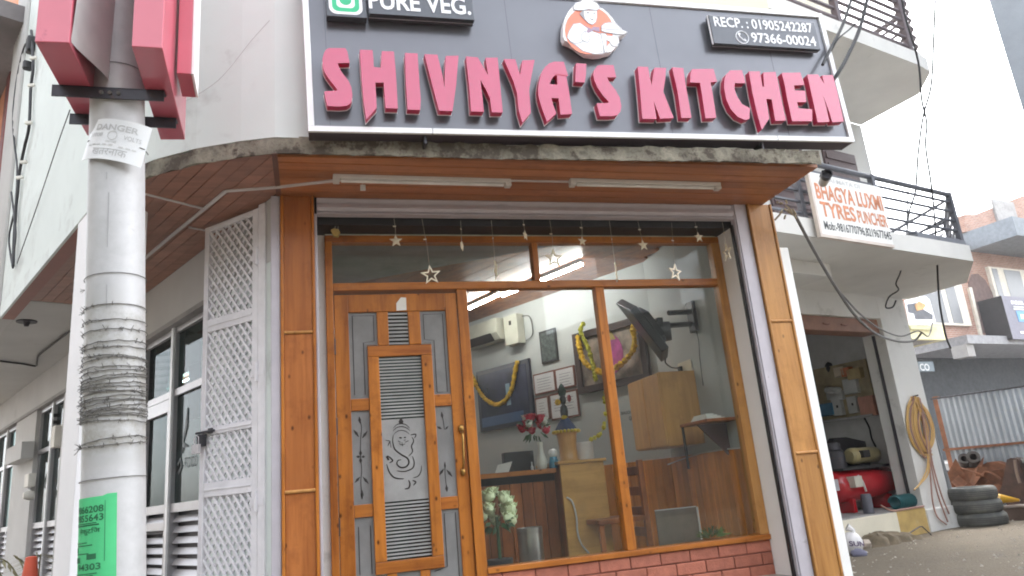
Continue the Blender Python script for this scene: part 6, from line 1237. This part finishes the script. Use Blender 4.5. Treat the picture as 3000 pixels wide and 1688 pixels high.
a = bq(zA, 1215, 1449); b = bq(zA, 1480, 1160); ar = [(a[0], zs1 + .3), (b[0] + .35, zs1 + .3), (b[0] + .2, b[1] - 1.2)] + [((a[0] + b[0]) / 2 + (b[0] - a[0]) / 2 * math.cos(rad(t)), b[1] - 1.2 + 1.2 * math.sin(rad(t))) for t in (20, 50, 80, 110, 140, 170)] + [(a[0], b[1] - 1.3)]
part(bb3, 'arched_recess', MB().prism(ar, .17, .199), mat('recess_brick', (.13, .085, .075), .9, var=.25)); part(bb3, 'pilaster_edge', MB().prism([bq(zB, 1370, 730), bq(zB, 1400, 730), bq(zB, 1230, 0), bq(zB, 1190, 0)], .1, .198), cl)
bc_ = thing('yellow_balcony', 'pale yellow balcony jutting out before the brick building', 'balcony', BR, (x_l - 3, -3, zs0)); a = bq(zB, 300, 740, -2); b = bq(zB, 800, 545, -2); CY = mat('pale_yellow_paint', (.62, .58, .36), .8, var=.08); part(bc_, 'front_wall', Bx(a[0] - 3, b[0], -2, -1.8, a[1], b[1]), CY); part(bc_, 'side_wall', MB().box(b[0] - .2, b[0] - .001, -1.799, .15, a[1], b[1]), CY); part(bc_, 'underside', Bx(a[0] - 3, b[0] - .2, -1.799, .15, a[1] + .02, a[1] + .12), CONC)
# banner with a car print, dark sign boards
a = bq(zB, 255, 545, -2.1); b = bq(zB, 690, 130, -2.1); bn_ = thing('car_banner', 'white banner printed with a dark rally car beside the brick windows', 'banner', BR, (a[0], -2.1, a[1])); zz = lambda pts: [bq(zB, x, y, -2.13) for x, y in pts]
part(bn_, 'sheet', MB().prism(zz([(250, 190), (540, 130), (600, 180), (690, 500), (610, 545), (315, 540)])[::-1], -2.12, -2.1), mat('banner_white', (.72, .73, .78), .6)); DKP = mat('car_print_dark', (.06, .065, .08), .6, var=.5, scale=3)
part(bn_, 'car_print', MB().prism(zz([(280, 250), (400, 230), (520, 330), (640, 400), (640, 460), (400, 460), (380, 380), (300, 360)])[::-1], -2.135, -2.121), DKP); part(bn_, 'flame_print', MB().prism(zz([(380, 260), (440, 210), (540, 260), (500, 320), (410, 345)])[::-1], -2.15, -2.136), mat('flame_print', (.5, .26, .08), .6, var=.4)); part(bn_, 'yellow_strip', MB().prism(zz([(315, 545), (700, 570), (705, 610), (340, 600)])[::-1], -2.12, -2.1), mat('strip_yellow', (.42, .42, .24), .6))
a = bq(zB, 1730, 740, -.8); b = bq(zB, 2050, 160, -.8); sb2 = thing('navy_shop_sign', 'dark navy shop sign board on the brick building at the frame edge', 'sign', BR, (a[0], -.8, a[1])); NV = mat('navy_board', (.10, .095, .14), .5); x_a, x_b = bq(zB, 1700, 450, -.8)[0], bq(zB, 2300, 450, -.8)[0]; part(sb2, 'sign_face', Bx(x_a, x_b, -.8, -.7, a[1], b[1]), NV); part(sb2, 'sign_side', Bx(x_a - .02, x_a - .001, -.8, .15, a[1], b[1]), BLACK)
def stx(x0, x1, y0, y1, m, n): p, q = bq(zB, x0, y1, -.82), bq(zB, x1, y0, -.82); part(sb2, n, Bx(p[0], q[0], -.815, -.801, p[1], q[1]), m)
p, q = bq(zB, 1765, 245, -.82), bq(zB, 1925, 205, -.82); part(sb2, 'lettering', MB().text('BAGUREL', p[0], q[0], p[1], q[1], -.803, -.803, .02), INKW); stx(1790, 1930, 282, 292, INKG, 'printed_line'); stx(1790, 1930, 312, 326, INKG, 'printed_line'); stx(1865, 2000, 350, 495, mat('sign_blue', (.05, .24, .5), .5), 'blue_square'); stx(1900, 2000, 395, 455, INKW, 'white_square'); stx(1890, 2000, 635, 660, INKW, 'printed_line')
p0 = bq(zB, 440, 1200, -1); p1 = bq(zB, 640, 1060, -1); cs = thing('faded_blue_sign', 'small faded blue shop sign in the dark below the yellow balcony', 'sign', BR, (p0[0], -1, p0[1])); part(cs, 'sign_face', Bx(p0[0], p1[0], -1, -.9, p0[1], p1[1]), mat('faded_blue', (.08, .11, .13), .6)); q0, q1 = bq(zB, 470, 1190, -1), bq(zB, 580, 1090, -1); part(cs, 'lettering', MB().text('CO', q0[0], q1[0], q0[1], q1[1], -1.004, -1.004, .02), INKG)
# grey building at the right edge
gq2 = dist(2950, 171, 9.0); gb_ = thing('grey_corner_building', 'tall blue grey building edge at the top right of the street', 'building', frame((gq2.x, gq2.y, 0), (gq2.y, -gq2.x - .35))); part(gb_, 'wall', Bx(0, 3, 0, 3, .3, 14), mat('blue_grey_render', (.33, .36, .40), .9, var=.06))

# ================================================================== LEFT: PORCH THINGS AND NEXT HOUSE
ob = thing('orange_house', 'orange painted house with a dark eave beyond the white wall', 'building', LM, (-6, -1, 0)); OW = mat('orange_render', (.55, .24, .13), .85, var=.1); part(ob, 'wall', Bx(-9, -5.3, -.9, -.6, 3.7, 9), OW); a = on(LM, 30, 35, -1.2); part(ob, 'eave', Bx(-9, -4.0, -1.5, -.62, 6.9, 7.1), mat('eave_grey', (.2, .18, .18), .8)); part(ob, 'eave_beam', Bx(-9, -3.9, -1.54, -1.501, 6.75, 6.95), DARKM); part(ob, 'red_trim', Bx(-5.299, -5.1, -.92, -.6, 3.7, 6.9), mat('dark_red_trim', (.15, .04, .035), .7))
def lfp(x, y, l): return on(LM, x, y, l)
mb_ = [lfp(x, y, LW - .1) for x, y in ((40, 1292), (82, 1365))]
def zL(x, y): return x / 2.464, 1100 + y / 2.464
a, b = lfp(*zL(80, 650), -.12), lfp(*zL(205, 475), -.12); mx = thing('wall_meter_box', 'white meter box on the porch wall between the far windows', 'electrical box', LM, (a[0], -.1, a[1])); part(mx, 'case', Bx(a[0], b[0], -.19, LW - .002, a[1], b[1]), GREYW, .006)
a, b = lfp(*zL(190, 810), -.1), lfp(*zL(228, 705), -.1); sw_ = thing('switch_box', 'small white switch box below the meter box on the porch wall', 'electrical box', LM, (a[0], -.1, a[1])); part(sw_, 'case', Bx(a[0], b[0], -.13, LW - .002, a[1], b[1]), PAPER, .006); part(sw_, 'cable_loop', MB().tube(smooth_pts([(a[0], -.06, b[1]), (a[0] - .12, -.06, b[1] - .1), (a[0] - .1, -.06, a[1]), (a[0] + .03, -.06, a[1] - .02)]), .008, 5), CABLEG)
a, b = lfp(*zL(190, 895), -.1), lfp(*zL(228, 838), -.1); single('round_lamp_holder', 'small round white holder under the switch box on the porch wall', 'lamp holder', MB().lathe([(.05, -.05), (.06, 0), (.04, .06), (0, .06)], ((a[0] + b[0]) / 2, -.1, (a[1] + b[1]) / 2), 14, Matrix.Rotation(rad(90), 4, 'X')), PAPER, LM, (a[0], -.1, a[1]))
a, b = lfp(*zL(275, 535), -.2), lfp(*zL(325, 360), -.2); ot = thing('outdoor_unit', 'white window cooler sticking out of the far porch window', 'cooler', LM, (a[0], -.2, a[1])); part(ot, 'case', Bx(a[0] + .1, b[0], -.10, .03, a[1], b[1]), PAPER, .006); gr_ = MB()
for k in range(5): gr_.box(a[0] + .096, a[0] + .0995, -.09, -.02, a[1] + .04 + k * .08, a[1] + .08 + k * .08)
part(ot, 'vent_grille', gr_, BLACK, kind='stuff')
hk = zl_ = onz(LM, 78, 945, 3.58); hkt = thing('ceiling_hook_plate', 'dark round fan hook plate on the porch ceiling', 'ceiling plate', LM, (hk[0], hk[1], 3.59)); part(hkt, 'plate', MB().lathe([(.0, -.05), (.02, -.05), (.03, -.012), (.09, -.01), (.09, 0)], (hk[0], hk[1], 3.592), 16), DARKM)
pc = [(0, 1058), (60, 1065), (103, 1072), (108, 1060), (115, 1040), (150, 1012), (185, 985), (212, 965)]; single('porch_ceiling_cable', 'dark cable draped across the porch ceiling', 'cable', MB().tube(smooth_pts([(*onz(LM, x, y, 3.575), 3.575) for x, y in pc]), .012, 6), CABLE, LM, (*onz(LM, 103, 1072, 3.575), 3.575))
qz = dist(93, 1700, 5.2); th = 5.2; q_t = dist(92, 1632, th); cz_ = q_t.z; cn2 = thing('traffic_cone', 'orange traffic cone standing in the porch', 'traffic cone', Matrix.Translation((q_t.x, q_t.y, 0))); cz0 = .55; part(cn2, 'cone_body', MB().lathe([(.14, cz0 + .03), (.035, cz_), (.02, cz_ + .005), (0, cz_ + .005)], n=20), mat('cone_orange', (.62, .10, .05), .5)); part(cn2, 'cone_base', Bx(-.17, .17, -.17, .17, cz0, cz0 + .03), bpy.data.materials['cone_orange'], .01)
part(B, 'porch_floor', l2f(Bx(-10, -.2, -1.6, LW, .2, .55)), CONC)
pq = dist(115, 1650, 6.0); pp2 = thing('potted_palm', 'small potted palm with dry fronds behind the orange cone', 'plant', Matrix.Translation((pq.x, pq.y, .55))); part(pp2, 'pot', MB().lathe([(.12, 0), (.16, .3), (.14, .3), (0, .27)], n=16), BLACK); PALM = mat('palm_dry', (.19, .17, .085), .8, var=.35)
zt_ = dist(110, 1610, 6.0).z - .55
for k, (ang, lean) in enumerate(((0.1, .5), (.9, .35), (2.2, .5), (3.3, .6), (4.4, .4), (5.3, .5), (2.9, .3))):
    mb = MB(); P2 = [Vector((math.cos(ang) * lean * t * .9, math.sin(ang) * lean * t * .9, .3 + (zt_ - .2) * (t - .35 * t * t * 1.4) * 1.6)) for t in [i / 8 for i in range(9)]]; mb.tube(P2, .006, 5)
    for i in range(2, 9):
        for s_ in (-1, 1):
            d = Vector((-math.sin(ang) * s_, math.cos(ang) * s_, -.35)) + Vector((math.cos(ang), math.sin(ang), 0)) * .6; p = P2[i]; w = d.cross(Vector((0, 0, 1))).normalized() * .012; mb.add([tuple(p), tuple(p + d * .08 + w), tuple(p + d * .2), tuple(p + d * .08 - w)], [(0, 1, 2, 3)])
    part(pp2, 'frond', mb, PALM)

# ================================================================== CABLES
def cab(name, lab, pts, r, m=CABLE, k=6): P = smooth_pts(pts, k); single(name, lab, 'cable', MB().tube(P, r, 6), m, WM, tuple(P[0]))
FD = -.975
def fpt(x, y, l=FD): q = on(LM, x, y, l); return LM @ Vector((q[0], l, q[1]))
cab('wall_cable', 'thick black cable clipped down the white wall left of the pole', [fpt(*q) for q in ((92, 90), (95, 140), (97, 200), (90, 260), (85, 370), (72, 430), (58, 500), (52, 560), (45, 630), (38, 780))], .014)
cab('wall_cable', 'thinner black cable bulging out on the ribbed wall panel at far left', [fpt(*q) for q in ((90, 125), (70, 140), (48, 240), (38, 340), (42, 420), (50, 490), (45, 600), (27, 690), (30, 740), (38, 785))], .009)
cab('wall_cable', 'short black cable loop at the bottom left of the white wall', [fpt(*q) for q in ((33, 563), (40, 620), (46, 680), (42, 730), (38, 782))], .009)
cab('wall_wire', 'thin straight wire slanting down the white wall to the cable loop', [fpt(*q) for q in ((205, 322), (170, 420), (110, 600), (50, 772))], .004)
jb = fpt(92, 125); single('junction_box', 'dark taped cable junction on the wall under the pink sign box', 'junction', MB().box(-.05, .05, -.04, .04, -.12, .06).box(-.06, .0, -.05, .03, -.3, -.2), BLACK, frame((jb.x, jb.y, jb.z), (.69, -.72)), bev=.02)
cl_ = MB()
for x, y in ((98, 170), (92, 250), (84, 360), (70, 475), (58, 520)): p = fpt(x, y, FD - .012); cl_.box(p.x - .03, p.x + .03, p.y - .012, p.y + .012, p.z - .012, p.z + .012)
single('cable_clips', 'white clips holding the thick cable on the white wall', 'cable clip', cl_, PAPER, kind='stuff')
cab('wall_wire', 'faint wire crossing the white wall between pole and signboard', [FM @ Vector((*(lambda q: (q[0], -.67, q[1]))(on(FM, *p, -.67)),)) for p in ((530, 305), (640, 235), (740, 115), (790, 60))], .0015, mat('pale_wire', (.3, .3, .29), .6))
def dd(pts): return [dist(x, y, d) for x, y, d in pts]
cab('street_cable', 'thick grey cable sagging from the restaurant pilaster to the white pillar', dd([(2322, 615, 5.6), (2345, 660, 5.7), (2385, 735, 5.9), (2450, 845, 6.6), (2510, 930, 7.3), (2570, 980, 8.0), (2630, 1000, 8.5), (2678, 998, 8.8), (2700, 975, 8.9)]), .013, CABLEG)
cab('street_cable', 'thinner grey cable running just above the thick sagging one', dd([(2455, 850, 6.7), (2520, 920, 7.3), (2580, 965, 8.0), (2640, 985, 8.5), (2690, 970, 8.8), (2720, 985, 8.9), (2732, 945, 9.2)]), .008, CABLEG)
cab('pillar_cable_tangle', 'tangled dark wires hanging under the lower balcony', dd([(2660, 560, 8.1), (2655, 700, 8.1), (2640, 790, 8.3), (2625, 830, 8.3), (2632, 850, 8.3), (2605, 870, 8.3), (2595, 900, 8.3), (2615, 900, 8.3), (2625, 880, 8.3)]), .009)
cab('hanging_wire', 'thin wire dropping from above to the balcony corner', dd([(2740, 0, 8.2), (2735, 120, 8.2), (2728, 250, 8.2), (2705, 340, 8.2), (2690, 450, 8.2), (2682, 560, 8.2), (2664, 620, 8.2), (2655, 700, 8.15)]), .012)
cab('hanging_wire', 'pale thin wire crossing the other hanging wire in the sky', dd([(2642, 0, 8.2), (2655, 60, 8.2), (2690, 180, 8.2), (2700, 290, 8.2), (2715, 360, 8.2), (2712, 430, 8.2), (2728, 540, 8.2), (2738, 640, 8.2), (2745, 760, 8.2), (2752, 880, 8.3), (2770, 980, 8.4), (2785, 1020, 8.5)]), .012)
cab('balcony_cable', 'thick dark cable slanting down behind the signboard beside the upper balcony', dd([(2545, -20, 5.6), (2520, 80, 5.5), (2490, 150, 5.4), (2455, 215, 5.3), (2420, 260, 5.3)]), .014)
cab('balcony_cable', 'second dark cable slanting behind the signboard, left of the thickest', dd([(2500, -20, 5.6), (2470, 70, 5.5), (2440, 130, 5.4), (2410, 190, 5.3)]), .012)
cab('balcony_cable', 'thin dark wire forking between the two slanting cables', dd([(2520, 55, 5.5), (2490, 85, 5.5), (2455, 115, 5.4), (2435, 150, 5.4)]), .006)
cab('far_wire', 'very thin wire high over the far brick building', dd([(2965, 245, 20), (2950, 300, 20), (2942, 380, 20)]), .01, CABLEG)
tw = MB(); random.seed(2)
for i in range(14): p = dist(2300 + random.uniform(-25, 28), 612 + random.uniform(-22, 22), 5.55); tw.tube([p, p + Vector((random.uniform(-.06, .06), random.uniform(-.05, .05), random.uniform(-.06, .06)))], .008, 4)
single('taped_cable_joint', 'taped knot of cables at the top of the right pilaster', 'cable joint', tw, mat('yellowed_tape', (.36, .3, .2), .8, var=.4), WM, tuple(dist(2310, 612, 5.55)))

# unseen house across the side street, added to block light on the porch
nh = thing('light_blocking_house', 'unseen plain house added across the side lane to block light', 'building', LM, (-6, -7, 0)); part(nh, 'wall', Bx(-16, -1.0, -9.5, -6.2, -.5, 9), mat('weathered_wall', (.30, .28, .26), .9, var=.15))
for k in range(4): part(nh, 'window', Bx(-14 + k * 3.2, -12.6 + k * 3.2, -6.25, -6.19, 2.2, 3.6), BROWNR)
# clutter in the garage
for k, (x, lab) in enumerate(((85, 'small round energy meter leftmost of the three left of the upper box'), (135, 'small round energy meter in the middle of the three left of the upper box'), (195, 'small round energy meter nearest the upper grey box'))):
    a = gi(*zq(x, 620)); t = thing('energy_meter', lab, 'meter', GM, (-.36, a[0], a[1]), 'energy meters in the tyre shop'); part(t, 'case', MB().box(-.40, -.326, a[0] - .05, a[0] + .05, a[1] - .1, a[1] + .02), bpy.data.materials['meter_grey'], .006); part(t, 'dome', MB().lathe([(.045, -.04), (.05, .02), (.03, .05), (0, .055)], (-.40, a[0], a[1] + .03), 14, Matrix.Rotation(rad(-90), 4, 'Y')), bpy.data.materials['meter_grey'])
for k, (x, y, w, h, c, lab) in enumerate(((215, 340, .16, .10, (.5, .42, .3), 'pale carton on top of the meter shelf'), (290, 345, .13, .09, (.5, .16, .07), 'orange red packet on top of the meter shelf'), (390, 360, .2, .11, (.36, .27, .12), 'brown carton on top of the meter shelf'), (545, 720, .22, .2, (.42, .2, .14), 'reddish carton beside the meter boxes'), (40, 790, .25, .13, (.05, .16, .26), 'blue packet at the inner end of the meter shelf'))):
    a = gi(*zq(x, y)); single('parts_carton', lab, 'carton', Bx(-.43, -.33, a[0] - w / 2, a[0] + w / 2, a[1] - h, a[1] + h * .3), mat('carton_%s' % 'abcde'[k], c, .7, var=.25), GM, (-.4, a[0], a[1] - h), 'cartons in the tyre shop', .006)
# ================================================================== ACROSS THE STREET (seen only in the glass)
def refl(x, y, dd_):
    n = FM.col[1].xyz; p = plane_hit(x, y, FM @ Vector((0, .298, 0)), n); d = ray(x, y); d = d - 2 * d.dot(n) * n; return p + d * (dd_ / -d.y)
A0_, A1_, A2_ = refl(1588, 850, 14), refl(1925, 780, 14), refl(2420, 780, 14)
op = thing('pale_house_opposite', 'pale house with a balcony across the street', 'building', frame((A2_.x, A2_.y, 0), (-1, .05))); wd = abs(A1_.x - A2_.x)
part(op, 'wall', Bx(-1.0, wd, 0, 4, -.5, A1_.z + 3.2), mat('pale_blue_wall', (.62, .66, .70), .8))
for k in range(3): part(op, 'window', Bx(.3 + k * 1.6, 1.2 + k * 1.6, -.02, .05, 3.2, 4.6), BROWNR)
part(op, 'balcony', Bx(wd - 1.6, wd + .2, -1.0, -.001, A1_.z - 1.9, A1_.z - 1.7), GREYW)
t2 = thing('dark_house_opposite', 'tall brown house across the street with shade put into its colour', 'building', frame((A0_.x, A0_.y, 0), (-1, .05))); part(t2, 'wall', Bx(0, 9.0, 0, 4, -.5, 7.5), mat('brown_wall_painted_shade', (.10, .09, .085), .9))  # wall colour darkened so the house mirrors as if in shade
q1, q2, q3, q4 = refl(1500, 1090, 9), refl(1600, 1008, 9), refl(1745, 925, 9), refl(2260, 868, 9)
lh = thing('low_house_opposite', 'low dark house with a sloping roofline across the street', 'building', WM, (q1.x, q1.y, 0)); part(lh, 'wall', MB().prism([(q4.x + 3, -.5), (q1.x - 4, -.5), (q1.x - 4, q1.z), (q1.x, q1.z), (q2.x, q2.z), (q3.x, q3.z), (q4.x, q4.z), (q4.x + 3, q4.z)], q1.y - 3, q1.y), mat('dark_house_wall', (.07, .068, .065), .9, var=.2))
t3 = thing('far_slope_opposite', 'dark wooded slope beyond the opposite houses', 'slope', WM, (-14, -26, 0)); part(t3, 'slope_face', MB().prism([(-60, -2), (21, -2), (21, 17), (12, 18), (0, 15), (-18, 17), (-40, 21), (-60, 24)], -30, -27), mat('wooded_slope', (.05, .065, .04), .95, var=.4, scale=2))

# ================================================================== HAZE (volume added to lift the blacks, in place of lens veil)
hm, t, b = _nodes('added_veil_haze'); t.nodes.remove(b); pv = t.nodes.new('ShaderNodeVolumePrincipled'); pv.inputs['Color'].default_value = (.95, .96, 1, 1); pv.inputs['Density'].default_value = .0010; pv.inputs['Anisotropy'].default_value = .3
t.links.new(pv.outputs[0], t.nodes['Material Output'].inputs['Volume'])
single('haze', 'thin pale haze added over the street in place of lens veil', 'haze', Bx(-85, 85, -85, 85, -1.5, 26), hm, kind='stuff')
